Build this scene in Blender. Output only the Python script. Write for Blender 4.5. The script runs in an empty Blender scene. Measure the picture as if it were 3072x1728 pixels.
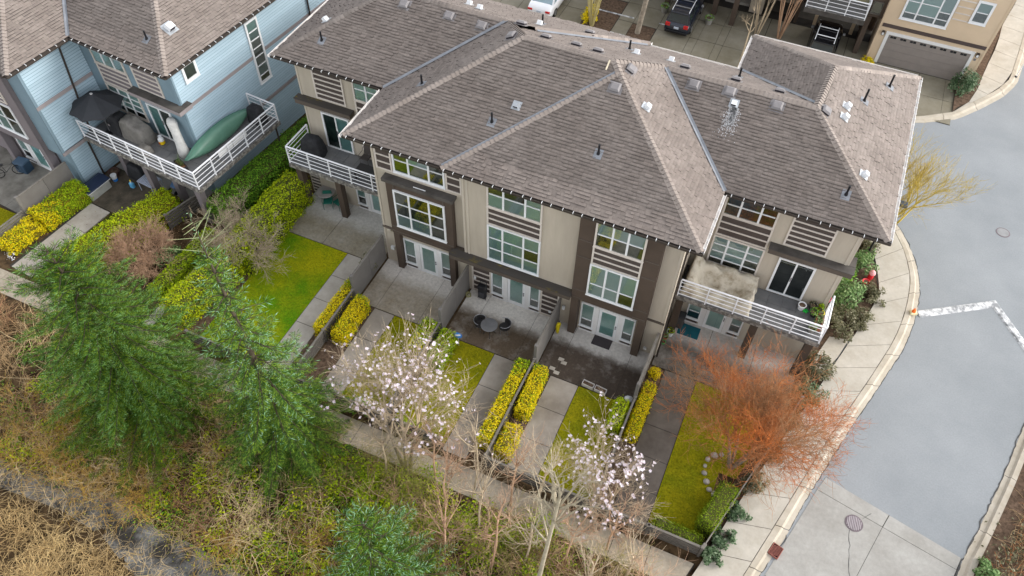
import bpy, math, random
import numpy as np
from mathutils import Vector, Matrix, Euler

# ------------------------------------------------------------------ camera, sky, sun, exposure
scn = bpy.context.scene
COL = scn.collection
cam = bpy.data.objects.new('camera', bpy.data.cameras.new('camera'))
COL.objects.link(cam)
CM = Matrix(((0.9134244, -0.3272216, 0.2420368), (0.406744, 0.7124587, -0.5718058), (0.014666, 0.6207484, 0.7838726)))
CP = Vector((0, 0, 30.0))
cam.matrix_world = Matrix.Translation(CP) @ CM.to_4x4()
cam.data.sensor_width = 36.0
cam.data.lens = 27.172
cam.data.clip_start = 0.5
cam.data.clip_end = 1000
scn.camera = cam
SUN_EL, SUN_AZ = math.radians(30), math.radians(64)      # azimuth from +Y (behind the row) towards +X
w = bpy.data.worlds.new('World'); scn.world = w; w.use_nodes = True
nt = w.node_tree; nt.nodes.clear()
sky = nt.nodes.new('ShaderNodeTexSky'); sky.sky_type = 'NISHITA'; sky.sun_disc = False
sky.sun_elevation = SUN_EL; sky.sun_rotation = SUN_AZ
sky.air_density = 1.0; sky.dust_density = 1.0; sky.ozone_density = 1.0
hs = nt.nodes.new('ShaderNodeHueSaturation'); hs.inputs['Saturation'].default_value = 0.2
bg = nt.nodes.new('ShaderNodeBackground'); bg.inputs['Strength'].default_value = 0.15
ow = nt.nodes.new('ShaderNodeOutputWorld')
nt.links.new(sky.outputs[0], hs.inputs['Color']); nt.links.new(hs.outputs[0], bg.inputs[0]); nt.links.new(bg.outputs[0], ow.inputs[0])
sl = bpy.data.lights.new('sun', 'SUN'); sl.energy = 0.76; sl.angle = math.radians(28); sl.color = (1.0, 0.95, 0.88)
sun = bpy.data.objects.new('sun', sl); COL.objects.link(sun)
sd = Vector((math.sin(SUN_AZ) * math.cos(SUN_EL), math.cos(SUN_AZ) * math.cos(SUN_EL), math.sin(SUN_EL)))
sun.rotation_euler = sd.to_track_quat('Z', 'Y').to_euler()
sun.location = sd * 60
vs = scn.view_settings
vs.view_transform = 'Standard'; vs.look = 'None'; vs.gamma = 1.0; vs.use_curve_mapping = False
vs.exposure = 1.6
scn.cycles.max_bounces = 6; scn.cycles.diffuse_bounces = 3; scn.cycles.transparent_max_bounces = 12

# ------------------------------------------------------------------ helpers
FPX = 2318.666
rnd = random.Random(7)
RNG = np.random.default_rng(11)
def ray(u, v):
    return CM @ Vector(((u - 1536) / FPX, -(v - 864) / FPX, -1.0))
def G(u, v, z=0.0):                       # ground point seen at a photo pixel (3072 wide)
    d = ray(u, v); t = (z - 30.0) / d.z
    return CP + d * t
def D(x, y, z=0.0):
    return G(x * 3072 / 2576, y * 3072 / 2576, z)

def tag(o, label=None, cat=None, group=None, kind=None):
    if label: o['label'] = label
    if cat: o['category'] = cat
    if group: o['group'] = group
    if kind: o['kind'] = kind
    return o
def thing(name, label, cat, loc=(0, 0, 0), rz=0.0, group=None):
    o = bpy.data.objects.new(name, None); COL.objects.link(o)
    o.empty_display_size = 0.2
    o.location = loc; o.rotation_euler = (0, 0, rz)
    return tag(o, label, cat, group)
def W(o):
    if o.parent is None:
        return Matrix.Translation(o.location) @ o.rotation_euler.to_matrix().to_4x4()
    return W(o.parent) @ o.matrix_parent_inverse @ Matrix.Translation(o.location) @ o.rotation_euler.to_matrix().to_4x4()
def attach(o, parent, local):
    if parent is not None:
        o.parent = parent
        if not local: o.matrix_parent_inverse = W(parent).inverted()
def np_mesh(name, V, F, mats, parent=None, local=False, mi=None, smooth=False):
    V = np.asarray(V, dtype=np.float32); F = np.asarray(F, dtype=np.int32)
    k = F.shape[1]
    me = bpy.data.meshes.new(name)
    me.vertices.add(len(V)); me.vertices.foreach_set('co', V.ravel())
    me.loops.add(F.size); me.loops.foreach_set('vertex_index', F.ravel())
    me.polygons.add(len(F)); me.polygons.foreach_set('loop_start', np.arange(0, F.size, k, dtype=np.int32))
    me.polygons.foreach_set('loop_total', np.full(len(F), k, dtype=np.int32))
    if not isinstance(mats, (list, tuple)): mats = [mats]
    for m in mats: me.materials.append(m)
    if mi is not None: me.polygons.foreach_set('material_index', np.asarray(mi, dtype=np.int32))
    if smooth: me.polygons.foreach_set('use_smooth', np.ones(len(F), dtype=bool))
    me.update(calc_edges=True)
    o = bpy.data.objects.new(name, me); COL.objects.link(o)
    attach(o, parent, local)
    return o
def inst(name, me, parent, loc, rot=(0, 0, 0), scale=(1, 1, 1)):   # one more object on shared mesh data; loc in the parent's space
    o = bpy.data.objects.new(name, me); COL.objects.link(o)
    o.parent = parent; o.location = loc; o.rotation_euler = rot; o.scale = scale
    return o

class MB:
    """collects shapes, builds ONE mesh object"""
    def __init__(s, M=None): s.v = []; s.f = []; s.mi = []; s.M = M; s.m = 0
    def add(s, vs, fs):
        o = len(s.v)
        s.v += [tuple(s.M @ Vector(p)) for p in vs] if s.M is not None else [tuple(p) for p in vs]
        s.f += [tuple(o + i for i in f) for f in fs]; s.mi += [s.m] * len(fs)
        return s
    def box(s, x0, x1, y0, y1, z0, z1):
        vs = [(x0, y0, z0), (x1, y0, z0), (x1, y1, z0), (x0, y1, z0), (x0, y0, z1), (x1, y0, z1), (x1, y1, z1), (x0, y1, z1)]
        return s.add(vs, [(0, 3, 2, 1), (4, 5, 6, 7), (0, 1, 5, 4), (1, 2, 6, 5), (2, 3, 7, 6), (3, 0, 4, 7)])
    def cbox(s, x0, x1, y0, y1, z0, z1, c=0.02):                   # chamfered box (top and vertical edges)
        pts = lambda a: [(x0 + a, y0), (x1 - a, y0), (x1, y0 + a), (x1, y1 - a), (x1 - a, y1), (x0 + a, y1), (x0, y1 - a), (x0, y0 + a)]
        A = [(p[0], p[1], z0) for p in pts(c)] + [(p[0], p[1], z1 - c) for p in pts(c)]
        k = lambda p: (min(max(p[0], x0 + c), x1 - c), min(max(p[1], y0 + c), y1 - c), z1)
        A += [k(p) for p in pts(c)]
        f = [tuple(range(7, -1, -1)), tuple(range(16, 24))]
        for i in range(8):
            j = (i + 1) % 8
            f += [(i, j, 8 + j, 8 + i), (8 + i, 8 + j, 16 + j, 16 + i)]
        return s.add(A, f)
    def prism(s, pts, z0, z1):
        n = len(pts)
        vs = [(p[0], p[1], z0) for p in pts] + [(p[0], p[1], z1) for p in pts]
        return s.add(vs, [tuple(range(n - 1, -1, -1)), tuple(range(n, 2 * n))] + [(i, (i + 1) % n, n + (i + 1) % n, n + i) for i in range(n)])
    def poly(s, pts): return s.add(pts, [tuple(range(len(pts)))])
    def tube(s, path, r, n=6, cap=True):
        path = [Vector(p) for p in path]; m = len(path)
        rs = r if isinstance(r, (list, tuple)) else [r] * m
        vs = []; pu = None
        for i, p in enumerate(path):
            t = (path[min(i + 1, m - 1)] - path[max(i - 1, 0)])
            t = t.normalized() if t.length > 1e-9 else Vector((0, 0, 1))
            a = Vector((0, 0, 1)) if abs(t.z) < 0.9 else Vector((1, 0, 0))
            if pu is not None: a = pu
            u = (a - t * a.dot(t))
            u = u.normalized() if u.length > 1e-6 else t.orthogonal().normalized()
            pu = u; v = t.cross(u)
            vs += [p + (u * math.cos(2 * math.pi * k / n) + v * math.sin(2 * math.pi * k / n)) * rs[i] for k in range(n)]
        f = [(i * n + k, i * n + (k + 1) % n, (i + 1) * n + (k + 1) % n, (i + 1) * n + k) for i in range(m - 1) for k in range(n)]
        if cap: f += [tuple(range(n - 1, -1, -1)), tuple(range((m - 1) * n, m * n))]
        return s.add(vs, f)
    def lathe(s, cx, cy, prof, n=16, cap=True, sx=1.0, sy=1.0):
        vs = []
        for (r, z) in prof:
            vs += [(cx + r * sx * math.cos(2 * math.pi * k / n), cy + r * sy * math.sin(2 * math.pi * k / n), z) for k in range(n)]
        m = len(prof)
        f = [(i * n + k, i * n + (k + 1) % n, (i + 1) * n + (k + 1) % n, (i + 1) * n + k) for i in range(m - 1) for k in range(n)]
        if cap: f += [tuple(range(n - 1, -1, -1)), tuple(range((m - 1) * n, m * n))]
        return s.add(vs, f)
    def loft(s, secs, closed=True, cap=True):
        n = len(secs[0]); vs = [p for q in secs for p in q]; f = []
        for i in range(len(secs) - 1):
            for k in range(n if closed else n - 1):
                f.append((i * n + k, i * n + (k + 1) % n, (i + 1) * n + (k + 1) % n, (i + 1) * n + k))
        if cap: f += [tuple(range(n - 1, -1, -1)), tuple(range((len(secs) - 1) * n, len(secs) * n))]
        return s.add(vs, f)
    def build(s, name, mats, parent=None, local=False, smooth=False):
        me = bpy.data.meshes.new(name); me.from_pydata(s.v, [], s.f)
        if not isinstance(mats, (list, tuple)): mats = [mats]
        for m in mats: me.materials.append(m)
        if len(mats) > 1: me.polygons.foreach_set('material_index', s.mi)
        if smooth: me.polygons.foreach_set('use_smooth', [True] * len(s.f))
        me.update()
        o = bpy.data.objects.new(name, me); COL.objects.link(o)
        attach(o, parent, local)
        return o
def frame(origin, ud):                     # wall frame: u to the right seen from outside, n outward, z up
    u = Vector((ud[0], ud[1], 0)).normalized(); n = Vector((u.y, -u.x, 0))
    M = Matrix.Identity(4)
    for i in range(3): M[i][0] = u[i]; M[i][1] = n[i]; M[i][2] = (0, 0, 1)[i]; M[i][3] = origin[i]
    return M
def recalc(o):
    import bmesh
    bm = bmesh.new(); bm.from_mesh(o.data); bmesh.ops.recalc_face_normals(bm, faces=bm.faces); bm.to_mesh(o.data); bm.free()
    return o
def copy_tree(o, parent=None):
    c = o.copy(); COL.objects.link(c)
    if parent is not None: c.parent = parent
    for ch in list(o.children): copy_tree(ch, c)
    return c

# ------------------------------------------------------------------ materials
MATS = {}
GAIN = {'worn_asphalt': 1.2, 'sidewalk_concrete': 1.2, 'kerb_concrete': 1.25, 'apron_concrete': 1.25, 'mossy_lawn': 1.5, 'green_lawn': 1.6, 'moss_blades': 1.5, 'grass_blades_green': 1.6, 'dark_lawn': 1.4,
        'patio_mottled': 1.7, 'patio_brown': 1.85, 'patio_dark': 1.45, 'patio_pale': 1.3, 'patio_stained': 1.3, 'stained_path': 1.5, 'pale_path': 1.6, 'tan_walk': 1.5, 'dark_wet_path': 1.15, 'straw': 1.45, 'bramble_cane': 1.15, 'reddish_cane': 1.2,
        'ochre_cane': 1.15, 'pale_dead_cane': 1.2, 'orange_twig': 1.15, 'fence_panel_grey': 1.35, 'golden_leaf': 1.25, 'hedge_green_leaf': 1.3, 'cedar_dark_leaf': 1.8, 'cedar_bright_leaf': 1.5, 'box_leaf': 1.2, 'sunlit_blue_siding': 1.45, 'shaded_blue_paint': .85, 'green_blind': 1.12,  'ditch_silt': 1.35, 'fir_needles': 1.1, 'fir_tips': 1.1, 'blue_fir_needles': 1.2, 'blue_fir_tips': 1.2,  # blue boards raised as if sunlit, blue front walls lowered as if shaded
        'court_concrete': .95, 'tan_siding': 1.25, 'leaf_litter': 1.3, 'mulch_soil': 1.3, 'hedge_core': 1.6}
def gain(name, c): return tuple(min(.9, x * GAIN.get(name, 1.0)) for x in c)
def _bsdf(name):
    m = bpy.data.materials.new(name); m.use_nodes = True
    n = m.node_tree.nodes; b = n['Principled BSDF']
    return m, m.node_tree, n, b
def mat(name, base, rough=0.8, col2=None, scale=2.0, var=0.12, isl=0.0, bump=0.0, bscale=30.0, spec=0.3, metal=0.0, world=False, stretch=None, contrast=(0.35, 0.65), fine=None, objrnd=0.0, coat=0.0):
    if name in MATS: return MATS[name]
    base = gain(name, base); col2 = gain(name, col2) if col2 else None
    m, t, n, b = _bsdf(name); L = t.links.new
    b.inputs['Roughness'].default_value = rough; b.inputs['Metallic'].default_value = metal
    b.inputs['Specular IOR Level'].default_value = spec
    if coat: b.inputs['Coat Weight'].default_value = coat; b.inputs['Coat Roughness'].default_value = 0.08
    if world:
        src = n.new('ShaderNodeNewGeometry').outputs['Position']
    else:
        tc = n.new('ShaderNodeTexCoord'); oi = n.new('ShaderNodeObjectInfo')
        ad = n.new('ShaderNodeVectorMath'); ad.operation = 'MULTIPLY_ADD'
        L(oi.outputs['Random'], ad.inputs[0]); ad.inputs[1].default_value = (37, 91, 53); L(tc.outputs['Object'], ad.inputs[2])
        src = ad.outputs[0]
    if stretch:
        mp = n.new('ShaderNodeMapping'); mp.inputs['Scale'].default_value = stretch; L(src, mp.inputs[0]); src = mp.outputs[0]
    nz = n.new('ShaderNodeTexNoise'); nz.inputs['Scale'].default_value = scale; nz.inputs['Detail'].default_value = 6; nz.inputs['Roughness'].default_value = 0.65
    L(src, nz.inputs['Vector'])
    rp = n.new('ShaderNodeValToRGB'); e = rp.color_ramp.elements
    c1 = [c * (1 - var) for c in base]; c2 = [min(1, c * (1 + var)) for c in (col2 or base)]
    if col2: c1 = list(base); c2 = list(col2)
    e[0].position, e[1].position = contrast
    e[0].color = (*c1, 1); e[1].color = (*c2, 1)
    L(nz.outputs['Fac'], rp.inputs[0]); out = rp.outputs[0]
    if isl:
        ge = n.new('ShaderNodeNewGeometry')
        mr = n.new('ShaderNodeMapRange'); mr.inputs[3].default_value = 1 - isl; mr.inputs[4].default_value = 1 + isl
        L(ge.outputs['Random Per Island'], mr.inputs[0])
        mx = n.new('ShaderNodeVectorMath'); mx.operation = 'SCALE'; L(out, mx.inputs[0]); L(mr.outputs[0], mx.inputs['Scale']); out = mx.outputs[0]
    if objrnd:
        ob = n.new('ShaderNodeObjectInfo'); mr = n.new('ShaderNodeMapRange'); mr.inputs[3].default_value = 1 - objrnd; mr.inputs[4].default_value = 1 + objrnd; L(ob.outputs['Random'], mr.inputs[0])
        mx = n.new('ShaderNodeVectorMath'); mx.operation = 'SCALE'; L(out, mx.inputs[0]); L(mr.outputs[0], mx.inputs['Scale']); out = mx.outputs[0]
    if fine:
        nf_ = n.new('ShaderNodeTexNoise'); nf_.inputs['Scale'].default_value = fine[0]; nf_.inputs['Detail'].default_value = 4; nf_.inputs['Roughness'].default_value = 0.7; L(src, nf_.inputs['Vector'])
        mr = n.new('ShaderNodeMapRange'); mr.inputs[1].default_value = 0.3; mr.inputs[2].default_value = 0.7; mr.inputs[3].default_value = 1 - fine[1]; mr.inputs[4].default_value = 1 + fine[1]; L(nf_.outputs['Fac'], mr.inputs[0])
        mx = n.new('ShaderNodeVectorMath'); mx.operation = 'SCALE'; L(out, mx.inputs[0]); L(mr.outputs[0], mx.inputs['Scale']); out = mx.outputs[0]
    L(out, b.inputs['Base Color'])
    if bump:
        nb = n.new('ShaderNodeTexNoise'); nb.inputs['Scale'].default_value = bscale; nb.inputs['Detail'].default_value = 5; L(src, nb.inputs['Vector'])
        bu = n.new('ShaderNodeBump'); bu.inputs['Strength'].default_value = bump; bu.inputs['Distance'].default_value = 0.02
        L(nb.outputs['Fac'], bu.inputs['Height']); L(bu.outputs[0], b.inputs['Normal'])
    MATS[name] = m
    return m
def leafmat(name, cols, rough=0.6, trans=0.25, spec=0.12):
    """colour picked per leaf from a ramp; thin leaves let some light through"""
    if name in MATS: return MATS[name]
    m, t, n, b = _bsdf(name); L = t.links.new
    cols = [gain(name, c) for c in cols]
    ge = n.new('ShaderNodeNewGeometry'); rp = n.new('ShaderNodeValToRGB')
    e = rp.color_ramp.elements
    e[0].position = 0.0; e[0].color = (*cols[0], 1); e[1].position = 1.0; e[1].color = (*cols[-1], 1)
    for i, c in enumerate(cols[1:-1], 1):
        x = e.new(i / (len(cols) - 1)); x.color = (*c, 1)
    L(ge.outputs['Random Per Island'], rp.inputs[0]); L(rp.outputs[0], b.inputs['Base Color'])
    b.inputs['Roughness'].default_value = rough; b.inputs['Specular IOR Level'].default_value = spec
    if trans:
        tr = n.new('ShaderNodeBsdfTranslucent'); L(rp.outputs[0], tr.inputs[0])
        mx = n.new('ShaderNodeMixShader'); mx.inputs[0].default_value = trans
        L(b.outputs[0], mx.inputs[1]); L(tr.outputs[0], mx.inputs[2]); L(mx.outputs[0], n['Material Output'].inputs[0])
    MATS[name] = m
    return m
def glassmat(name, tint, gloss=0.16, rough=0.02):
    if name in MATS: return MATS[name]
    m, t, n, b = _bsdf(name); L = t.links.new; n.remove(b)
    tr = n.new('ShaderNodeBsdfTransparent'); tr.inputs[0].default_value = (*tint, 1)
    gl = n.new('ShaderNodeBsdfGlossy'); gl.inputs['Roughness'].default_value = rough; gl.inputs[0].default_value = (0.9, 0.95, 0.95, 1)
    fr = n.new('ShaderNodeFresnel'); fr.inputs[0].default_value = 1.5
    ma = n.new('ShaderNodeMath'); ma.operation = 'ADD'; ma.inputs[1].default_value = gloss - 0.04; L(fr.outputs[0], ma.inputs[0])
    mx = n.new('ShaderNodeMixShader'); L(ma.outputs[0], mx.inputs[0]); L(tr.outputs[0], mx.inputs[1]); L(gl.outputs[0], mx.inputs[2])
    L(mx.outputs[0], n['Material Output'].inputs[0])
    MATS[name] = m
    return m
def blindmat(name, c1, c2, sc=9.0):
    if name in MATS: return MATS[name]
    m, t, n, b = _bsdf(name); L = t.links.new
    tc = n.new('ShaderNodeTexCoord'); wv = n.new('ShaderNodeTexWave'); wv.bands_direction = 'Z'; wv.inputs['Scale'].default_value = sc; wv.inputs['Distortion'].default_value = 0.15
    rp = n.new('ShaderNodeValToRGB'); rp.color_ramp.elements[0].color = (*c1, 1); rp.color_ramp.elements[1].color = (*c2, 1)
    L(tc.outputs['Object'], wv.inputs[0]); L(wv.outputs[0], rp.inputs[0]); L(rp.outputs[0], b.inputs['Base Color'])
    b.inputs['Roughness'].default_value = 0.7
    MATS[name] = m
    return m
def patiomat(name, light, dark, ylo, yhi, amount=1.0):
    """concrete that kept clean under the eaves and took on algae and dirt farther out (rain-stained slab)"""
    if name in MATS: return MATS[name]
    m, t, n, b = _bsdf(name); L = t.links.new
    light = gain(name, light); dark = gain(name, dark)
    ge = n.new('ShaderNodeNewGeometry'); sp = n.new('ShaderNodeSeparateXYZ'); L(ge.outputs['Position'], sp.inputs[0])
    n1 = n.new('ShaderNodeTexNoise'); n1.inputs['Scale'].default_value = 1.1; n1.inputs['Detail'].default_value = 8; n1.inputs['Roughness'].default_value = 0.7; L(ge.outputs['Position'], n1.inputs['Vector'])
    n2 = n.new('ShaderNodeTexNoise'); n2.inputs['Scale'].default_value = 7; n2.inputs['Detail'].default_value = 6; n2.inputs['Roughness'].default_value = 0.75; L(ge.outputs['Position'], n2.inputs['Vector'])
    a = n.new('ShaderNodeMath'); a.operation = 'MULTIPLY_ADD'; L(n1.outputs['Fac'], a.inputs[0]); a.inputs[1].default_value = 1.6; L(sp.outputs['Y'], a.inputs[2])
    mr = n.new('ShaderNodeMapRange'); mr.interpolation_type = 'SMOOTHSTEP'; mr.inputs[1].default_value = ylo + 0.8; mr.inputs[2].default_value = yhi + 0.8; mr.inputs[3].default_value = 1.0; mr.inputs[4].default_value = 0.0
    L(a.outputs[0], mr.inputs[0])
    f2 = n.new('ShaderNodeMapRange'); f2.inputs[1].default_value = 0.3; f2.inputs[2].default_value = 0.62; f2.inputs[3].default_value = 0.62; f2.inputs[4].default_value = 1.0; L(n1.outputs['Fac'], f2.inputs[0])
    mu = n.new('ShaderNodeMath'); mu.operation = 'MULTIPLY'; L(mr.outputs[0], mu.inputs[0]); L(f2.outputs[0], mu.inputs[1])
    mu2 = n.new('ShaderNodeMath'); mu2.operation = 'MULTIPLY'; L(mu.outputs[0], mu2.inputs[0]); mu2.inputs[1].default_value = amount
    mx = n.new('ShaderNodeMix'); mx.data_type = 'RGBA'; L(mu2.outputs[0], mx.inputs[0])
    mx.inputs[6].default_value = (*light, 1); mx.inputs[7].default_value = (*dark, 1)
    m3 = n.new('ShaderNodeMapRange'); m3.inputs[1].default_value = 0.25; m3.inputs[2].default_value = 0.75; m3.inputs[3].default_value = 0.72; m3.inputs[4].default_value = 1.28; L(n2.outputs['Fac'], m3.inputs[0])
    sc = n.new('ShaderNodeVectorMath'); sc.operation = 'SCALE'; L(mx.outputs[2], sc.inputs[0]); L(m3.outputs[0], sc.inputs['Scale'])
    L(sc.outputs[0], b.inputs['Base Color']); b.inputs['Roughness'].default_value = 0.85; b.inputs['Specular IOR Level'].default_value = 0.2
    MATS[name] = m
    return m

M_BEIGE = mat('beige_siding', (0.425, 0.37, 0.297), 0.75, scale=0.6, var=0.08, fine=(1.3, .07), stretch=(1.5, 1.5, .25))
M_TRIMB = mat('beige_trim', (0.47, 0.415, 0.34), 0.7, scale=1, var=0.06)
M_BROWN = mat('brown_panel', (0.078, 0.056, 0.042), 0.75, scale=0.8, var=0.12)
M_BROWN2 = mat('brown_trim', (0.10, 0.080, 0.064), 0.75, scale=0.8, var=0.1)
M_LEDGE = mat('ledge_membrane', (0.055, 0.048, 0.043), 0.8, col2=(0.10, 0.09, 0.08), scale=1.5)
M_MOSSY = mat('mossy_membrane', (0.06, 0.052, 0.045), 0.85, col2=(0.20, 0.15, 0.01), scale=0.9, contrast=(0.54, 0.68), world=True, stretch=(1, 3, 1))
M_SLAT = mat('pale_slat', (0.60, 0.54, 0.48), 0.65, var=0.06)
M_SLATBK = mat('dark_slat_backing', (0.075, 0.058, 0.05), 0.8, var=0.1)
M_WHITE = mat('white_vinyl', (0.74, 0.745, 0.75), 0.45, var=0.04, spec=0.4)
M_WHITED = mat('white_door_paint', (0.70, 0.69, 0.68), 0.5, var=0.04)
M_RAIL = mat('white_rail_paint', (0.80, 0.80, 0.82), 0.4, var=0.05, spec=0.45)
SH_ = ((0.150, 0.122, 0.106), 0.8)
M_SHING = mat('shingle', *SH_, col2=(0.203, 0.170, 0.150), scale=0.7, isl=0.12, contrast=(0.3, 0.7), spec=0.3, world=True, fine=(9, .14))
M_SHING1 = mat('shingle_single', *SH_, col2=(0.203, 0.170, 0.150), scale=0.7, objrnd=0.12, contrast=(0.3, 0.7), spec=0.3, world=True, fine=(9, .14))
M_BUTT = mat('shingle_butt_edge', (0.028, 0.022, 0.020), 0.95)  # dark cut edge; the near-black also paints in the course shadow lines
M_DECK0 = mat('roof_underlay', (0.05, 0.042, 0.038), 0.95)
M_CAP = mat('ridge_cap_shingle', (0.215, 0.178, 0.153), 0.8, col2=(0.265, 0.224, 0.197), scale=0.8, isl=0.18, spec=0.3, world=True)
M_VALLEY = mat('valley_metal', (0.20, 0.21, 0.23), 0.6, metal=0.2, var=0.15)
M_GUTW = mat('gutter_white', (0.74, 0.70, 0.66), 0.5, var=0.08)
M_GUTB = mat('gutter_brown', (0.045, 0.036, 0.03), 0.5, var=0.1)
M_DIRT = mat('gutter_debris', (0.04, 0.032, 0.024), 0.95, var=0.3, scale=8)
M_FASC = mat('fascia', (0.12, 0.095, 0.075), 0.7)
M_SOFF = mat('soffit', (0.30, 0.26, 0.22), 0.8)
M_GLASS = glassmat('window_glass', (0.78, 0.89, 0.88), 0.24)
M_GLASSD = glassmat('dark_window_glass', (0.45, 0.6, 0.6), 0.12)
M_BLIND = blindmat('green_blind', (0.38, 0.49, 0.475), (0.54, 0.64, 0.62))
M_BLIND2 = blindmat('grey_blind', (0.32, 0.39, 0.395), (0.50, 0.56, 0.56))
M_FROST = mat('frosted_panel', (0.42, 0.60, 0.585), 0.6, var=0.06)
M_ROOM = mat('dim_interior', (0.025, 0.035, 0.035), 0.9, col2=(0.11, 0.12, 0.10), scale=2.2)
M_ROOMB = mat('black_interior', (0.008, 0.009, 0.01), 0.9, col2=(0.03, 0.03, 0.032), scale=1.5)
M_ROOMG = mat('green_room', (0.05, 0.06, 0.012), 0.9, col2=(0.17, 0.17, 0.05), scale=1.6)
M_CONC = mat('concrete', (0.28, 0.26, 0.23), 0.85, col2=(0.35, 0.33, 0.30), scale=0.9, isl=0.04, bump=0.1, world=True, spec=0.2)
M_WALK = mat('sidewalk_concrete', (0.32, 0.29, 0.24), 0.85, col2=(0.385, 0.355, 0.305), scale=0.9, isl=0.06, bump=0.08, world=True, spec=0.2, fine=(5, .07))
M_KERB = mat('kerb_concrete', (0.30, 0.262, 0.205), 0.85, col2=(0.385, 0.345, 0.285), scale=1.3, isl=0.06, bump=0.1, world=True, spec=0.2)
M_APRON = mat('apron_concrete', (0.225, 0.215, 0.195), 0.85, col2=(0.285, 0.276, 0.255), fine=(6, .08), scale=0.7, isl=0.03, bump=0.08, world=True, spec=0.2)
M_PATH = mat('stained_path', (0.15, 0.128, 0.105), 0.9, col2=(0.25, 0.222, 0.19), scale=0.5, isl=0.08, bump=0.12, world=True, spec=0.15)
M_PATHL = mat('pale_path', (0.21, 0.188, 0.16), 0.9, col2=(0.30, 0.275, 0.24), scale=0.8, isl=0.08, bump=0.12, world=True, spec=0.15)
M_PATHD = mat('dark_wet_path', (0.085, 0.070, 0.058), 0.9, col2=(0.15, 0.128, 0.108), scale=0.6, isl=0.08, bump=0.12, world=True, spec=0.15)
M_JOINT = mat('joint_dark', (0.04, 0.035, 0.03), 0.95)
M_FENCE = mat('weathered_fence', (0.075, 0.066, 0.056), 0.85, col2=(0.125, 0.112, 0.097), scale=2, isl=0.12, stretch=(1, 1, 6), bump=0.15)
M_FENCEP = mat('fence_panel_grey', (0.115, 0.106, 0.098), 0.8, col2=(0.14, 0.13, 0.12), scale=1.2, spec=0.2)
M_FCAP = mat('fence_cap', (0.165, 0.15, 0.13), 0.8, var=0.15, scale=3)
M_SOIL = mat('mulch_soil', (0.045, 0.03, 0.02), 0.95, col2=(0.12, 0.08, 0.055), scale=6, bump=0.6, bscale=25, world=True, spec=0.1)
M_BLACK = mat('black_plastic', (0.012, 0.012, 0.014), 0.45, var=0.1)
M_BLACKC = mat('black_fabric_cover', (0.018, 0.018, 0.020), 0.75, col2=(0.035, 0.035, 0.038), scale=4, bump=0.4, bscale=6)
M_METAL = mat('grey_metal', (0.25, 0.25, 0.26), 0.4, metal=0.7)
# ------------------------------------------------------------------ the setting: ground, road, walks, lawns
def struct(o): return tag(o, kind='structure')
def gz(x, y):                              # the bank falls away from the front walk to the ditch
    t = min(max((10.6 - y) / 6.0, 0), 1)
    s = min(max((1.0 - x) / 3.0, 0), 1)
    return -0.035 - 0.9 * (t * t * (3 - 2 * t)) * s
xs = np.concatenate([np.linspace(-300, -52, 8), np.arange(-50, 30, 0.8), np.linspace(32, 300, 8)])
ys = np.concatenate([np.linspace(-200, -10, 8), np.arange(-8, 16, 0.5), np.arange(17, 70, 3), np.linspace(75, 400, 8)])
gv = [(x, y, gz(x, y) + (rnd.uniform(-0.05, 0.05) if (y < 10 and x < 1 and x > -50) else 0)) for y in ys for x in xs]
nx = len(xs)
gf = [(j * nx + i, j * nx + i + 1, (j + 1) * nx + i + 1, (j + 1) * nx + i) for j in range(len(ys) - 1) for i in range(nx - 1)]
M_GROUND = mat('leaf_litter', (0.020, 0.013, 0.007), 0.95, col2=(0.09, 0.058, 0.03), scale=2.2, bump=0.7, bscale=14, world=True, spec=0.1)
struct(np_mesh('ground', gv, gf, M_GROUND))
# asphalt road
M_ASPH = mat('worn_asphalt', (0.18, 0.192, 0.20), 0.9, col2=(0.235, 0.246, 0.254), scale=0.22, bump=0.15, bscale=90, world=True, spec=0.25, fine=(14, .09), contrast=(.3, .7))
road = struct(MB().poly([(3.2, -30, 0), (60, -30, 0), (60, 120, 0), (12.6, 120, 0), (12.6, 49.6, 0), (10.8, 47.2, 0), (9.6, 45.6, 0), (7.6, 44.2, 0), (4.3, 43.9, 0), (4.3, 20, 0)]).build('road', M_ASPH))
# concrete court behind the row
M_COURT0 = mat('court_base', (0.10, 0.09, 0.075), 0.95)
struct(MB().poly([(-60, 32.5, -0.005), (11.5, 32.5, -0.005), (11.5, 46.2, -0.005), (11.9, 90, -0.005), (-60, 90, -0.005)]).build('driveway_court_base', M_COURT0))
def slab(name, pts, z0, z1, m, parent, shrink=0.012):
    """one paving slab from a plan outline, pulled in a little so the joint shows"""
    c = Vector((sum(p[0] for p in pts) / len(pts), sum(p[1] for p in pts) / len(pts)))
    q = []
    for p in pts:
        d = Vector((p[0], p[1])) - c; l = d.length
        q.append(c + d * max(0.0, (l - shrink * 1.4) / l))
    a = sum(q[i].x * q[(i + 1) % len(q)].y - q[(i + 1) % len(q)].x * q[i].y for i in range(len(q)))
    if a < 0: q = q[::-1]
    return MB().prism([(p.x, p.y) for p in q], z0, z1).build(name, m, parent)
def lerp2(a, b, t): return (a[0] + (b[0] - a[0]) * t, a[1] + (b[1] - a[1]) * t)
class PL:                                   # polyline by arc length
    def __init__(s, pts):
        s.p = pts; s.l = [0]
        for a, b in zip(pts, pts[1:]): s.l.append(s.l[-1] + math.dist(a, b))
    def at(s, f):
        d = f * s.l[-1]
        for i in range(len(s.p) - 1):
            if d <= s.l[i + 1] or i == len(s.p) - 2:
                return lerp2(s.p[i], s.p[i + 1], (d - s.l[i]) / (s.l[i + 1] - s.l[i]))
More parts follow.
